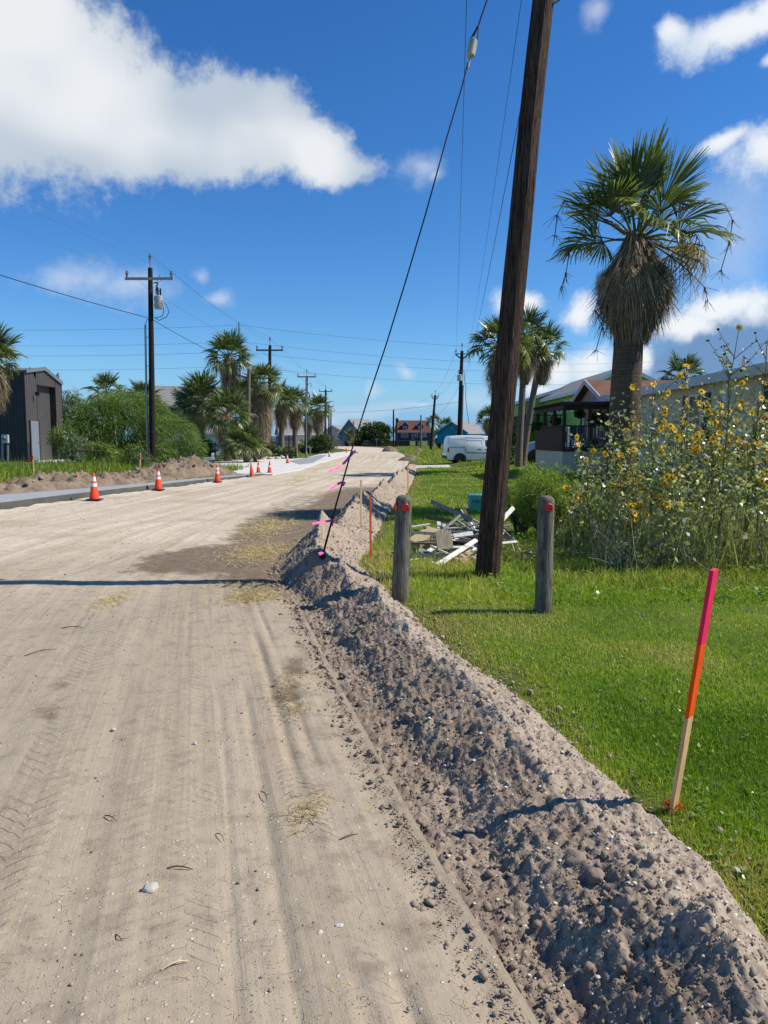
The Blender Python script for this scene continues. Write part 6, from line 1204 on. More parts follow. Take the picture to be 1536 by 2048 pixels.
# ---- slat fence, wooden bits
M_FENCE = wood_mat('weathered_fence', lin(104, 92, 82), lin(82, 72, 64)); a = at(543, 880, 86); c = at(595, 880, 86); root = thing('slat_fence', 'horizontal slat wood screen behind the left palms', 'fence', ((a.x+c.x)/2, 86, 0)); b = MB(); z = .25
while z < 2.15: b.bar((a.x, 86, z), (c.x, 86, z), .04, .115); z += .15
b.build('slat_panel', M_FENCE, root)
for t in (0, .33, .66, 1): b = MB(); p = a.lerp(c, t); b.bb(p.x-.06, p.x+.06, 86.03, 86.13, 0, 2.2); b.build('fence_post', M_FENCE, root)
b = MB(); a = at(545, 905, 70); c = at(592, 905, 70); b.bar((a.x, 70, .55), (c.x, 70, .55), .05, .14); b.bar((a.x, 70, .25), (c.x, 70, .25), .05, .14)
for t in (0, .25, .5, .75, 1): p = a.lerp(c, t); b.bb(p.x-.07, p.x+.07, 69.9, 70.02, 0, .95)
tag(b.build('rail_fence', M_FENCE), 'low rough rail fence under the slat fence palms', 'fence')
b = MB(); p = at(628, 903, 93); b.box((p.x-1.0, 93, .4), (.9, .7, .7)); tag(b.build('planter_box', paint('dark_blue_crate', lin(56, 58, 84)), bevel=.05), 'dark blue crate beside the round shrub', 'crate'); b = MB(); b.box((p.x+.15, 93, .35), (1.0, .7, .6)); tag(b.build('planter_box', wood_mat('crate_wood', lin(130, 116, 96), lin(104, 92, 76)), bevel=.05), 'wooden crate beside the dark blue one', 'crate')
for i, (x, y) in enumerate(((525, 919), (533, 918), (541, 918.5), (548, 917), (555, 918), (563, 916))):
    p = gd(x, y, .05); v, f = ICO1; tag(npm('edging_stone', v*RNG.uniform(.7, 1.2, (1, 3))*[.32, .3, .17]+np.array([p.x, p.y, .1]), f, M_ROCK), 'pale edging stone in the row along the left driveway', 'stone', 'edging stones by the driveway')
# ---- far houses
xz = lambda px, D: at(px, 880, D).x
gable('far_house', 'far grey house with a plain gable beyond the road bend', 'house', (xz(672, 235), 240), 1.35, 9, 7.6, -.2, 4.0, 6.2, paint('grey_siding', lin(146, 152, 158)), M_SHG, wins=[('-x', -1.0, 4.4, .8, .6), ('-x', .8, 4.4, .8, .6), ('-x', -1.8, 2.6, 1.2, .8), ('-x', 1.8, 2.6, 1.2, .8)])
gable('far_house', 'far pale house beyond the left palms', 'house', (xz(592, 225), 230), .3, 12, 8, -.2, 3.6, 6.3, paint('pale_grey_siding', lin(172, 176, 178)), M_SHG, wins=[('-y', -2, 2.6, 1.0, 1.0), ('-y', 2, 2.6, 1.0, 1.0)])
gable('gabled_house', 'dark teal house with a steep grey roof and front porch', 'house', (xz(717, 212), 218), .9, 8, 8.2, -.2, 3.6, 7.6, paint('dark_teal_siding', lin(74, 104, 112)), M_SHG, wins=[('-y', -1, 4.4, 1, 1.2), ('-y', 2, 2, 1, 1.2), ('-x', 0, 4.6, 1, 1.2), ('-x', 2, 2, 1.2, 1.2)])
p0 = at(690, 893, 202); p1 = at(792, 893, 202); b = MB(); x = p0.x
while x < p1.x: b.bb(x, x+.135, 201.97, 202.0, -.2, 1.55+.03*math.sin(x*9)); x += .15
root = thing('board_fence', 'long dark board fence below the broad far tree', 'fence', ((p0.x+p1.x)/2, 202, -.2)); b.build('board_panel', M_DARKW, root); b = MB(); b.bb(p0.x, p1.x, 202.02, 202.1, .1, .2); b.bb(p0.x, p1.x, 202.02, 202.1, 1.1, 1.2); b.build('rail', M_DARKW, root)
p0 = at(630, 893, 206); p1 = at(688, 893, 206); b = MB(); b.bb(p0.x, p1.x, 206, 206.15, -.2, 1.75); tag(b.build('garden_wall', paint('grey_block_wall', lin(128, 132, 132))), 'long grey block wall before the far grey house', 'wall')
# street name sign by the fence
p = at(753, 896, 185); root = thing('street_sign', 'tiny teal street name sign by the far fence', 'street sign', (p.x, 185, -.2)); b = MB(); b.tube([(p.x, 185, -.2), (p.x, 185, 2.0)], .04, 6); b.build('sign_post', M_STEEL, root); b = MB(); b.box((p.x, 185, 1.75), (1.1, .03, .2)); b.box((p.x, 185, 2.0), (.03, 1.1, .2)); b.build('sign_blade', paint('teal_sign', lin(60, 150, 160)), root)
# ---- purple house
PX = xz(827, 215); M_PUR = paint('purple_siding', lin(70, 62, 88)); root = thing('purple_house', 'purple house on stilts with an orange brown roof and two dormers', 'house', (0, 0, 0)); L, Wd = 10.0, 8.6
b = MB(); b.bb(-L/2, L/2, -Wd/2, Wd/2, 1.55, 3.95); b.build('wall', M_PUR, root)
b = MB(); e = .35; zl, zu, zr = 3.85, 7.1, 7.35
b.add([(-L/2-e, -Wd/2-e, zl), (L/2+e, -Wd/2-e, zl), (L/2-.9, -.6, zr), (-L/2+.2, -.6, zr), (-L/2-e, Wd/2+e, zl), (L/2+e, Wd/2+e, zl), (L/2-.9, .6, zr), (-L/2+.2, .6, zr)], [(0, 1, 2, 3), (5, 4, 7, 6), (3, 2, 6, 7), (1, 5, 6, 2), (4, 0, 3, 7), (0, 4, 5, 1)]); rf = b.build('roof', M_SHO, root)
b = MB(); b.bar((-L/2-e, -Wd/2-e-.02, zl-.02), (L/2+e, -Wd/2-e-.02, zl-.02), .05, .2); b.build('fascia', paint('tan_trim', lin(190, 166, 150)), root)
for cx in (-2.6, 1.7):
    b = MB(); y0 = -3.6; b.add([(cx-.9, y0, 4.4), (cx+.9, y0, 4.4), (cx+.9, y0, 5.9), (cx, y0, 6.9), (cx-.9, y0, 5.9), (cx-.9, -.8, 4.4), (cx+.9, -.8, 4.4), (cx+.9, -.8, 5.9), (cx, -.8, 6.9), (cx-.9, -.8, 5.9)], [(0, 1, 2, 3, 4), (1, 6, 7, 2), (5, 0, 4, 9)]); d = b.build('dormer', M_PUR, root)
    b = MB()
    for s_ in (-1, 1): b.add([(cx+s_*1.2, y0-.25, 5.68), (cx, y0-.25, 7.0), (cx, -.5, 7.0), (cx+s_*1.2, -.5, 5.68), (cx+s_*1.2, y0-.25, 5.8), (cx, y0-.25, 7.14), (cx, -.5, 7.14), (cx+s_*1.2, -.5, 5.8)], [(0, 3, 2, 1), (4, 5, 6, 7), (0, 1, 5, 4)])
    b.build('dormer_roof', M_SHO, d); b = MB()
    for s_ in (-1, 1): b.bar((cx+s_*1.2, y0-.28, 5.72), (cx, y0-.28, 7.05), .04, .18)
    b.build('fascia', M_WHITE, d); window(root, (cx, y0, 5.15), .95, 1.05, (0, -1), bars=(2, 2), fw=.1)
for cx, w_ in ((-2.7, 1.9), (.7, .7), (2.6, 1.9)): window(root, (cx, -Wd/2, 3.05), w_, 1.15, (0, -1), bars=(3 if w_ > 1 else 1, 2), fw=.1)
b = MB(); b.box((-.35, -Wd/2-.02, 2.65), (.85, .1, 1.9)); b.build('door', paint('pale_door', lin(120, 132, 146)), root)
b = MB(); b.bb(-L/2, L/2, -Wd/2-1.6, -Wd/2-.01, 1.4, 1.54); b.bar((-L/2, -Wd/2-1.55, 2.4), (L/2, -Wd/2-1.55, 2.4), .08, .08); x = -L/2
while x <= L/2+.01: b.bb(x-.03, x+.03, -Wd/2-1.58, -Wd/2-1.52, 1.54, 2.37); x += .5
b.build('balcony', M_DARKW, root); b = MB()
for x in (-L/2+.2, -1.6, 1.2, L/2-.2):
    for y in (-Wd/2-1.4, 0, Wd/2-.3): b.bb(x-.15, x+.15, y-.15, y+.15, -.3, 1.4)
b.build('stilts', M_DARKW, root); b = MB(); b.bb(-L/2+.3, -1.2, -Wd/2+.4, Wd/2-.4, -.3, 1.38); b.build('garage_wall', paint('garage_panel', lin(110, 106, 112)), root); b = MB(); b.bb(-L/2-.1, -L/2+.7, -1.4, -.5, 3.5, 7.9); b.build('chimney', M_PUR, root)
root.location = (PX, 219, 0); root.rotation_euler = (0, 0, .04)
# ---- turquoise house
M_TURQ = paint('turquoise_siding', lin(28, 132, 164)); r_ = gable('turquoise_house', 'turquoise stilt house with a grey roof behind the van', 'house', (xz(932, 138), 145), 1.05, 9.0, 6.2, 0, 3.1, 5.0, M_TURQ, M_SHG, wall_z0=1.1, posts=[(u_, v_) for u_ in (-4.2, 0, 4.2) for v_ in (-2.8, 2.8)], wins=[('+y', -2.6, 2.3, .9, 1.0), ('+y', 0, 2.3, .9, 1.0), ('+y', 2.6, 2.3, .9, 1.0), ('-x', 0, 4.0, .5, .6)], trim=paint('teal_trim', lin(70, 150, 176)))
# ---- lime green house
M_LIMEW = paint('lime_green_siding', lin(150, 196, 88)); LD = 66.; xg0 = xz(1141, LD); root = thing('lime_green_house', 'two storey lime green house with a long grey roof', 'house', (0, 0, 0)); Xa, Xb_ = 16.9, 24.9; Ya, Yb_ = 66, 84; ev, rg_ = 6.0, 7.95; xm = (Xa+Xb_)/2
b = MB(); b.add([(Xa, Ya, 0), (Xb_, Ya, 0), (Xb_, Yb_, 0), (Xa, Yb_, 0), (Xa, Ya, ev), (Xb_, Ya, ev), (Xb_, Yb_, ev), (Xa, Yb_, ev), (xm, Ya, rg_), (xm, Yb_, rg_)], [(0, 1, 5, 8, 4), (1, 2, 6, 5), (2, 3, 7, 9, 6), (3, 0, 4, 7)]); b.build('wall', M_LIMEW, root)
def roof_pair(root, xa, xb, xm, ya, yb, ev, rg_, oh, mat, nm='roof', trim=M_WHITE):
    b = MB(); sl = (rg_-ev)/(xm-xa)
    for xe, s_ in ((xa-oh, 1), (xb+oh, -1)):
        ze = ev-sl*oh; v = [(xe, ya-oh, ze+.02), (xe, yb+oh, ze+.02), (xm, yb+oh, rg_+.02), (xm, ya-oh, rg_+.02)]; v += [(p[0], p[1], p[2]+.15) for p in v]; b.add(v, [(0, 1, 2, 3), (7, 6, 5, 4), (0, 4, 5, 1), (0, 3, 7, 4), (1, 5, 6, 2)])
    r = b.build(nm, mat, root); b = MB()
    for xe in (xa-oh, xb+oh): b.bar((xe, ya-oh-.03, ev-sl*oh+.03), (xm, ya-oh-.03, rg_+.03), .04, .3)
    b.bar((xa-oh-.03, ya-oh, ev-sl*oh+.02), (xa-oh-.03, yb+oh, ev-sl*oh+.02), .04, .3); b.build('fascia', trim, root); return r
roof_pair(root, Xa, Xb_, xm, Ya, Yb_, ev, rg_, .5, M_SHG)
b = MB(); b.bb(Xa-2.2, Xa-.01, 80, 90, 0, 5.8); b.add([(Xa-2.2, 79.99, 5.8), (Xa+5.8, 79.99, 5.8), (xm-2.2, 79.99, 7.0), (Xa-2.2, 80.2, 5.8), (Xa+5.8, 80.2, 5.8), (xm-2.2, 80.2, 7.0)], [(0, 1, 2), (5, 4, 3)]); b.build('side_wing', M_LIMEW, root); roof_pair(root, Xa-2.2, Xa+5.8, xm-2.2, 80, 90, 5.8, 7.0, .4, M_SHG)
for y in (68, 70.2, 72.6, 76): window(root, (Xa, y, 4.8), 1.15, 1.1, (-1, 0), fw=.12)
window(root, (Xa-2.2, 81, 4.6), .8, 1.2, (-1, 0), fw=.12); window(root, (Xa-2.2, 86, 4.4), 1.0, 1.3, (-1, 0), fw=.12)
b = MB(); b.bb(Xa-3.8, Xa-.02, 70, 84, 2.7, 2.95); b.build('deck', M_DARKW, root); b = MB()
for y in np.arange(70.05, 84, .45): b.bb(Xa-3.78, Xa-3.70, y-.04, y+.04, 2.95, 3.95)
for x in np.arange(Xa-3.7, Xa, .4): b.bb(x-.04, x+.04, 70.02, 70.1, 2.95, 3.95)
b.bb(Xa-3.82, Xa-3.68, 70, 84, 3.95, 4.05); b.bb(Xa-3.66, Xa-.03, 70, 70.12, 3.95, 4.05); b.build('deck_railing', M_DARKW, root); b = MB(); [b.bb(Xa-3.75, Xa-3.55, y-.1, y+.1, 0, 2.7) for y in (70.3, 75, 79, 83.5)]; b.build('deck_post', M_DARKW, root)
b = MB(); b.bb(Xa-.08, Xa-.02, 67.5, 72.5, .1, 1.35); b.build('garage_door', M_WHITE, root)
# ---- beige mobile home, porch and deck
XW = 9.15; M_BEIGE = paint('beige_vinyl_siding', lin(206, 193, 168), .6); M_ROOFT = paint('grey_fascia', lin(196, 200, 202)); root = thing('mobile_home', 'long beige mobile home with clapboard siding and a brown gable', 'house', (XW, 24, .3)); y0, y1 = 12.5, 31.0; ev = 3.42
b = MB(); siding(b, (XW, y0), (XW, y1), .75, ev, .21); b.bb(XW+.004, XW+6, y0, y1, .75, ev-.01); b.build('wall', M_BEIGE, root); b = MB(); b.bb(XW+.08, XW+5.9, y0, 35.2, .2, .75); b.build('base_skirting', paint('grey_skirting', lin(120, 118, 112)), root)
xm = XW+3; b = MB()
for xe in (XW-.35, XW+6.35): v = [(xe, y0-.3, ev-.08), (xe, y1+.1, ev-.08), (xm, y1+.1, ev+.36), (xm, y0-.3, ev+.36)]; v += [(p[0], p[1], p[2]+.10) for p in v]; b.add(v, [(0, 1, 2, 3), (7, 6, 5, 4), (0, 4, 5, 1), (0, 3, 7, 4), (1, 5, 6, 2)])
b.build('roof', M_SHB, root); b = MB(); b.bb(XW-.39, XW-.352, y0-.3, y1+.1, ev-.2, ev+.06); b.build('fascia', M_ROOFT, root); b = MB(); b.bb(XW-.35, XW-.025, y0-.25, y1, ev-.12, ev-.1); b.build('soffit', M_ROOFT, root)
def hwin(yc, z, w, h): 
    o = window(root, (XW-.02, yc, z), w, h, (-1, 0), fw=.06, bars=(1, 2))
    for s_ in (-1, 1):
        b = MB(); b.bb(XW-.07, XW-.02, yc+s_*(w/2+.26)-.2, yc+s_*(w/2+.26)+.2, z-h/2, z+h/2)
        for q in np.arange(z-h/2+.08, z+h/2-.05, .09): b.bb(XW-.085, XW-.0705, yc+s_*(w/2+.26)-.15, yc+s_*(w/2+.26)+.15, q, q+.05)
        b.build('shutter', M_SHUT, root)
M_SHUT = paint('dark_teal_shutter', lin(46, 84, 98)); hwin(22.1, 2.35, .95, 1.35); hwin(17.2, 2.35, .95, 1.35); hwin(28.9, 2.3, .6, 1.4)
b = MB(); b.bb(XW-.07, XW-.02, 20.1, 20.32, .8, ev-.12); b.build('corner_trim', M_WHITE, root); b = MB(); b.tube([(XW+.6, 20.6, ev), (XW+.6, 20.6, ev+.55)], .05, 8); b.build('vent_pipe', M_WHITE, root)
# gabled end wing
GY0, GY1 = 31.05, 35.4; gm = (GY0+GY1)/2; M_GAB = paint('pinkish_gable_siding', lin(196, 170, 158), .6); b = MB(); siding(b, (XW, GY0), (XW, GY1), .75, ev, .21); b.bb(XW+.004, XW+6, GY0, GY1, .75, ev-.01); b.build('wing_wall', M_BEIGE, root)
b = MB(); nst = 6
for i in range(nst): t0, t1 = i/nst, (i+1)/nst; z0_, z1_ = ev+.74*t0, ev+.74*t1; w0 = (GY1-GY0)/2*(1-t0); w1 = (GY1-GY0)/2*(1-t1); b.add([(XW-.02, gm-w0, z0_), (XW-.004, gm-w1, z1_), (XW-.004, gm+w1, z1_), (XW-.02, gm+w0, z0_)], [(0, 1, 2, 3)])
b.build('gable_end', M_GAB, root); b = MB()
for s_ in (-1, 1): v = [(XW-.35, gm+s_*((GY1-GY0)/2+.3), ev-.1), (XW+5, gm+s_*((GY1-GY0)/2+.3), ev-.1), (XW+5, gm, ev+.78), (XW-.35, gm, ev+.78)]; v += [(p[0], p[1], p[2]+.1) for p in v]; b.add(v, [(0, 1, 2, 3) if s_ > 0 else (3, 2, 1, 0), (7, 6, 5, 4) if s_ > 0 else (4, 5, 6, 7), (0, 4, 5, 1), (0, 3, 7, 4), (1, 5, 6, 2)])
b.build('gable_roof', M_SHB, root); b = MB(); [b.bar((XW-.37, gm+s_*((GY1-GY0)/2+.3), ev-.06), (XW-.37, gm, ev+.82), .035, .2) for s_ in (-1, 1)]; b.build('rake_board', M_ROOFT, root)
for yc, w_ in ((32.0, .7), (33.4, .75)):
    b = MB(); b.bb(XW-.08, XW-.02, yc-w_/2, yc+w_/2, 1.32, 3.0); o = b.build('door', M_WHITE, root); b = MB(); b.bb(XW-.095, XW-.081, yc-w_/2+.14, yc+w_/2-.14, 1.6, 2.8); b.build('pane', M_GLASS, o)
window(root, (XW-.02, 34.6, 2.3), .8, 1.1, (-1, 0), fw=.08); window(root, (XW-.02, 31.4, 2.3), .45, 1.2, (-1, 0), fw=.08)
# deck
DX = 7.12; root = thing('porch_deck', 'raised dark wood porch with a slatted pergola on a stucco base', 'porch', (8, 32.5, .3)); fl = 1.30; Y0, Y1 = 30.0, 35.3; X1 = XW-.10
M_STUC = paint('cream_stucco', lin(214, 198, 168)); b = MB(); b.bb(DX, X1, Y0, Y1, .2, fl-.06); b.build('stucco_base', M_STUC, root); b = MB(); b.bb(DX-.04, X1, Y0-.04, Y1, fl-.055, fl); b.build('floor', M_DARKW, root)
b = MB(); y = Y0+.06
while y < Y1: b.bb(DX-.03, DX+.0, y, y+.125, fl-.05, fl+.93+.01*math.sin(y*7)); y += .14
b.build('board_screen', M_DARKW, root); b = MB(); b.bb(DX-.06, DX+.06, Y0, Y1, fl+.95, fl+1.0); b.bb(DX+.06, X1, Y0-.06, Y0+.06, fl+.93, fl+.98); b.bb(DX+.1, X1, Y0-.03, Y0+.03, fl+.06, fl+.12); b.build('top_rail', M_DARKW, root)
M_BAL = wood_mat('grey_brown_baluster', lin(116, 100, 88), lin(92, 78, 68)); x = DX+.16
while x < X1-.05: b = MB(); b.bb(x-.02, x+.02, Y0-.02, Y0+.02, fl+.13, fl+.925); b.build('baluster', M_BAL, root); x += .125
PT = 2.92
for x, y in ((DX+.05, Y0+.05), (DX+.05, 31.8), (DX+.05, 33.6), (DX+.05, Y1-.1), (8.2, Y0+.05), (X1-.1, Y0+.05)): b = MB(); b.bb(x-.06, x+.06, y-.06, y+.06, fl+.01, PT); b.build('post', M_DARKW, root)
b = MB(); b.bb(DX-.05, DX+.1, Y0-.2, Y1+.2, PT+.003, PT+.15); b.bb(DX+.11, X1, Y0-.08, Y0+.07, PT+.003, PT+.15); b.build('pergola_beam', M_DARKW, root); b = MB(); y = Y0-.25
while y < Y1+.3: b.bb(DX-.18, X1, y-.02, y+.02, PT+.155, PT+.26); y += .45
b.build('rafter', M_DARKW, root); b = MB(); x = DX-.15
while x < X1-.1: b.bb(x, x+.2, Y0-.2, Y1+.2, PT+.264, PT+.29); x += .225
b.build('roof_slats', wood_mat('red_brown_slats', lin(132, 84, 70), lin(104, 66, 56)), root)
# things on the porch
def basket(label, x, y, z, r, seed):
    root = thing('hanging_basket', label, 'hanging plant', (x, y, z)); b = MB(); b.lathe([(r*.4, -r*.5), (r*.6, 0), (r*.62, .02)], (x, y, z), 10); b.build('pot', M_TEAL if seed else M_DARKW, root, smooth=True); b = MB(); [b.tube([(x+r*.6*math.cos(a), y+r*.6*math.sin(a), z), (x, y, PT)], .006, 3) for a in (0, 2.1, 4.2)]; b.build('hanger', M_BLACK, root)
    n = 420; o = rdirs(n)*RNG.uniform(.3, 1, (n, 1))*[r, r, r*.8]; o[:, 2] -= .05; V, Fc = leaves(o+np.array([x, y, z+.08]), unit(o+rdirs(n)*.4+np.array([0, 0, -.3])), RNG.uniform(.08, .16, n), .5); npm('foliage', V, Fc, M_DARKL, root, attrs=dict(tint=np.repeat(RNG.random(n), 4)))
basket('big dark fern hanging at the right end of the porch', 8.55, 30.35, 2.55, .42, 0); basket('hanging plant in a teal pot left of the porch boards', 7.0, 34.6, 2.35, .26, 1); basket('small hanging plant at the middle porch post', 7.9, 30.5, 2.75, .2, 0); basket('hanging plant by the second porch post', 7.35, 32.4, 2.5, .22, 1)
root = thing('porch_chair', 'teal garden chair behind the porch railing', 'chair', (8.0, 31.0, fl)); M_CH = paint('teal_chair_paint', lin(34, 116, 120)); b = MB(); b.bb(7.72, 8.28, 30.75, 31.25, fl+.40, fl+.45); b.build('seat', M_CH, root); b = MB(); [b.bb(7.72+i*.145, 7.84+i*.145, 31.22, 31.26, fl+.46, fl+.95) for i in range(4)]; b.build('backrest', M_CH, root)
for x, y in ((7.75, 30.8), (8.25, 30.8), (7.75, 31.2), (8.25, 31.2)): b = MB(); b.bb(x-.025, x+.025, y-.025, y+.025, fl+.003, fl+.397); b.build('leg', M_CH, root)
root = thing('potted_plant', 'small yellow green potted plant on the porch floor', 'potted plant', (8.42, 30.35, fl)); b = MB(); b.lathe([(.08, 0), (.12, .24), (.13, .25)], (8.42, 30.35, fl+.003), 12); b.build('pot', paint('white_pot', lin(206, 204, 198)), root, smooth=True); n = 60; o = rdirs(n); o[:, 2] = abs(o[:, 2])*.9; V, Fc = leaves(np.tile([[8.42, 30.35, fl+.25]], (n, 1)), unit(o), RNG.uniform(.15, .32, n), .3); npm('foliage', V, Fc, M_LIME, root, attrs=dict(tint=np.repeat(RNG.random(n), 4)))
b = MB(); b.lathe([(.08, 0), (.10, .3), (.06, .38), (.06, .42), (0, .43)], (7.95, 30.4, fl+.003), 12); tag(b.build('lantern_jar', paint('white_jar', lin(196, 194, 188)), smooth=True), 'small white jar behind the porch balusters', 'jar')
# ------------------------------------------------------------------ vehicles
M_VANW = dull('white_van_paint', lin(244, 243, 238), lin(238, 237, 232), 1.5, .3, 0, spec=.5, coat=.4); M_TYRE = dull('tyre_rubber', lin(34, 33, 33), lin(26, 26, 26), 8, .85, .1); M_RIM = dull('tan_steel_rim', lin(170, 150, 116), lin(128, 110, 84), 10, .5, .1); M_PLAST = dull('grey_black_plastic', lin(62, 64, 66), lin(52, 54, 56), 6, .6, .05); M_TAIL = dull('red_tail_lamp', lin(150, 16, 16), lin(120, 10, 12), 6, .25, 0, spec=.6); M_LAMP = dull('headlamp_lens', lin(206, 200, 176), lin(190, 184, 160), 6, .15, 0, spec=.8); M_SEAM = dull('panel_gap', lin(120, 124, 128), lin(104, 108, 112), 6, .6, 0); M_CHROME = dull('silver_rim', lin(176, 180, 182), lin(150, 154, 156), 10, .3, 0, metal=.6)
class Car:
    """vehicle about a local origin, nose to +X, wheels on z = 0; side faces carry trim polygons given as (x, z)"""
    def __init__(s, label, name, cat, prof, W, tumble, paintm):
        s.W = W; s.t = tumble; s.root = thing(name, label, cat, (0, 0, 0)); cx = sum(p[0] for p in prof)/len(prof); cz = sum(p[1] for p in prof)/len(prof); rings = []; b = MB()
        for yr, inset in ((-1, .05), (-.985, .018), (-.95, 0), (-.5, 0), (0, 0), (.5, 0), (.95, 0), (.985, .018), (1, .05)):
            rings.append([(x+(cx-x)*inset/2.2, yr*s.half(z), z+(cz-z)*inset) for x, z in prof])
        n = len(prof); vs = [v for r in rings for v in r]; fs = [(i*n+k, (i+1)*n+k, (i+1)*n+(k+1) % n, i*n+(k+1) % n) for i in range(len(rings)-1) for k in range(n)]
        fs += [tuple(range(n)), tuple(reversed(range((len(rings)-1)*n, len(rings)*n)))]; b.add(vs, fs); s.body = b.build('body', paintm, s.root, smooth=True)
    def half(s, z): return s.W/2*(1-s.t*max(0, z-1.0))
    def panel(s, pts, side, mat, name, out=.006, parent=None, th=.02):
        b = MB(); v = [Vector((x, side*(s.half(z)+out), z)) for x, z in pts]; w = [Vector((x, side*(s.half(z)+out-th), z)) for x, z in pts]; n = len(pts); b.add(v+w, [tuple(range(n)), tuple(reversed(range(n, 2*n)))]+[(i, n+i, n+(i+1) % n, (i+1) % n) for i in range(n)]); return b.build(name, mat, parent or s.root)
    def line(s, a, c, side, mat=M_SEAM, w=.014, name='panel_seam', out=.005):
        d = Vector((c[0]-a[0], c[1]-a[1])).normalized(); nx, nz = -d.y*w/2, d.x*w/2; return s.panel([(a[0]+nx, a[1]+nz), (c[0]+nx, c[1]+nz), (c[0]-nx, c[1]-nz), (a[0]-nx, a[1]-nz)], side, mat, name, out)
    def wheel(s, x, r, side, rim, arch=True):
        y = side*(s.W/2-.10); ax_ = Vector((0, side, 0)); b = MB(); b.lathe([(r*.62, -.10), (r*.96, -.09), (r, -.05), (r, .05), (r*.96, .085), (r*.64, .095)], (x, y, r), 24, ax_); w = b.build('wheel', M_TYRE, s.root, smooth=True); b = MB(); b.lathe([(r*.64, .05), (r*.60, .092), (r*.5, .07), (r*.42, .075), (r*.3, .05), (r*.2, .08), (0, .085)], (x, y, r), 20, ax_); b.build('rim', rim, w, smooth=True)
        if arch:
            n = 18; R1, R2 = r*1.22, r*1.48; a_ = [PI*i/n for i in range(n+1)]; s.panel([(x+R1*math.cos(a), r*.95+R1*math.sin(a)) for a in a_], side, M_BLACK, 'wheel_well', .004); s.panel([(x+R2*math.cos(a), r*.95+R2*math.sin(a)) for a in a_]+[(x+R1*math.cos(a), r*.95+R1*math.sin(a)) for a in reversed(a_)], side, M_PLAST, 'arch_trim', .012, th=.03)
pr = [(-2.28, .42), (-2.31, .62), (-2.28, 1.0), (-2.22, 1.55), (-2.14, 1.85), (-2.02, 1.95), (-1.2, 1.99), (.0, 1.98), (.75, 1.93), (1.1, 1.80), (1.45, 1.5), (1.66, 1.22), (2.0, 1.10), (2.22, .95), (2.32, .72), (2.30, .45), (2.1, .30), (-2.1, .30)]
vx = (at(886, 880, 53).x+at(1022, 880, 53).x)/2; c = Car('white compact cargo van parked on the gravel drive', 'cargo_van', 'van', pr, 1.80, .085, M_VANW)
for sd in (-1, 1):
    c.panel([(.42, 1.20), (1.28, 1.20), (1.10, 1.56), (.86, 1.66), (.42, 1.68)], sd, M_GLASS, 'side_window', .006)
    c.line((.28, .36), (.28, 1.78), sd); c.line((1.36, .42), (1.36, 1.15), sd); c.line((-.98, .40), (-.98, 1.84), sd); c.line((-.98, 1.84), (.28, 1.80), sd); c.line((-.88, 1.66), (.16, 1.64), sd, w=.010); c.line((-.88, .95), (-.88, 1.66), sd, w=.010); c.line((.16, .95), (.16, 1.64), sd, w=.010); c.line((-2.12, 1.74), (-1.08, 1.76), sd, w=.010); c.line((-1.08, 1.02), (-1.08, 1.76), sd, w=.010)
    c.line((-.92, .80), (1.36, .74), sd, M_PLAST, .05, 'side_moulding', .018); c.line((-2.1, 1.16), (-1.02, 1.16), sd, M_PLAST, .04, 'slide_rail', .008); c.line((-.16, 1.02), (.12, 1.02), sd, M_PLAST, .06, 'door_handle', .03); c.line((.36, 1.02), (.62, 1.02), sd, M_PLAST, .06, 'door_handle', .03); c.line((-1.0, .86), (-1.0, 1.08), sd, M_PLAST, .05, 'hinge_cover', .015)
    c.panel([(-2.27, .82), (-2.16, .82), (-2.14, 1.12), (-2.24, 1.14)], sd, M_TAIL, 'tail_lamp', .008); c.wheel(-1.38, .32, sd, M_RIM); c.wheel(1.42, .32, sd, M_RIM)
    b = MB(); b.box((1.18, sd*1.02, 1.28), (.16, .22, .24)); b.build('mirror', M_PLAST, c.root, bevel=.03); c.panel([(1.92, .78), (2.2, .80), (2.12, 1.0), (1.95, 1.03)], sd, M_LAMP, 'headlight', .008)
b = MB(); b.box((-2.24, 0, .5), (.24, 1.70, .2)); b.build('rear_bumper', M_PLAST, c.root, bevel=.04); b = MB(); b.box((2.24, 0, .46), (.24, 1.66, .24)); b.build('front_bumper', M_PLAST, c.root, bevel=.05); b = MB(); b.bb(-1.9, 1.9, -.7, .7, .18, .299); b.build('underbody', M_BLACK, c.root)
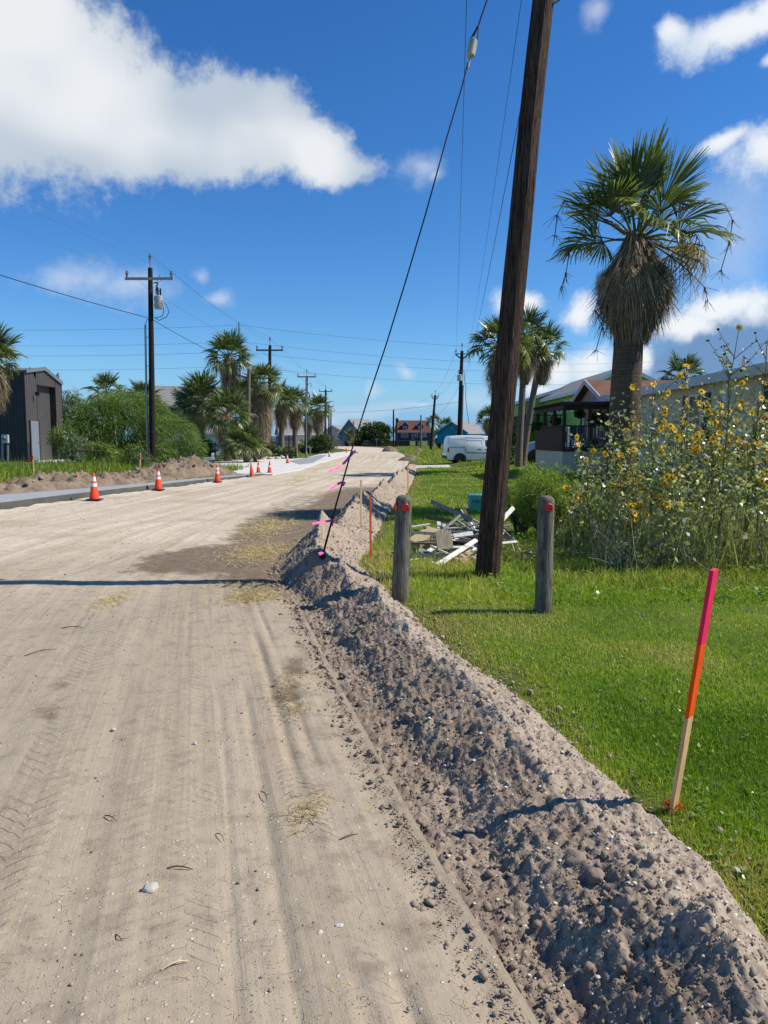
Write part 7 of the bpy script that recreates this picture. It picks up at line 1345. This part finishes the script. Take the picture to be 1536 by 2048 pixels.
b = MB(); b.add([(1.17, -.72, 1.76), (1.17, .72, 1.76), (1.70, .76, 1.20), (1.70, -.76, 1.20)], [(0, 1, 2, 3)]); b.build('windscreen', M_GLASS, c.root); b = MB(); b.bb(-.62, .08, -.2, .2, 2.01, 2.08); b.build('roof_vent', M_PLAST, c.root); b = MB(); b.bb(-.66, .12, -.24, .24, 2.083, 2.13); b.build('vent_lid', M_WHITE, c.root)
c.root.location = (vx, 53, .03); c.root.rotation_euler = (0, 0, .09)
# silver van nose behind the porch
pr = [(-2.7, .5), (-2.72, 1.2), (-2.6, 2.0), (-2.2, 2.12), (0.2, 2.12), (.75, 1.98), (1.35, 1.36), (2.3, 1.16), (2.55, 1.02), (2.62, .7), (2.6, .5), (2.4, .36), (-2.5, .36)]
c = Car('silver van showing only its nose beside the porch', 'passenger_van', 'van', pr, 1.98, .07, dull('silver_paint', lin(184, 192, 202), lin(174, 182, 192), 2, .3, 0, coat=.4))
for sd in (-1, 1):
    c.panel([(-.1, 1.3), (1.1, 1.3), (.66, 1.85), (-.1, 1.9)], sd, M_GLASS, 'side_window', .006); c.line((1.2, .5), (1.2, 1.35), sd); c.line((-.2, .45), (-.2, 2.0), sd); c.line((2.1, .62), (-.9, .62), sd, M_PLAST, .05, 'side_moulding', .012); c.panel([(2.25, .86), (2.56, .86), (2.52, 1.06), (2.25, 1.08)], sd, M_LAMP, 'headlight', .008); c.wheel(1.55, .37, sd, M_CHROME); c.wheel(-1.8, .37, sd, M_CHROME)
b = MB(); b.box((2.63, 0, .96), (.06, 1.2, .22)); b.build('grille', M_PLAST, c.root); b = MB(); b.box((2.62, 0, .56), (.2, 1.94, .2)); b.build('front_bumper', M_PLAST, c.root, bevel=.05); b = MB(); b.add([(.80, -.82, 1.94), (.80, .82, 1.94), (1.34, .86, 1.39), (1.34, -.86, 1.39)], [(0, 1, 2, 3)]); b.build('windscreen', M_GLASS, c.root)
vn_ = at(1037, 880, 43); c.root.location = (vn_.x+2.6, 43.4, .30); c.root.rotation_euler = (0, 0, PI-.12)
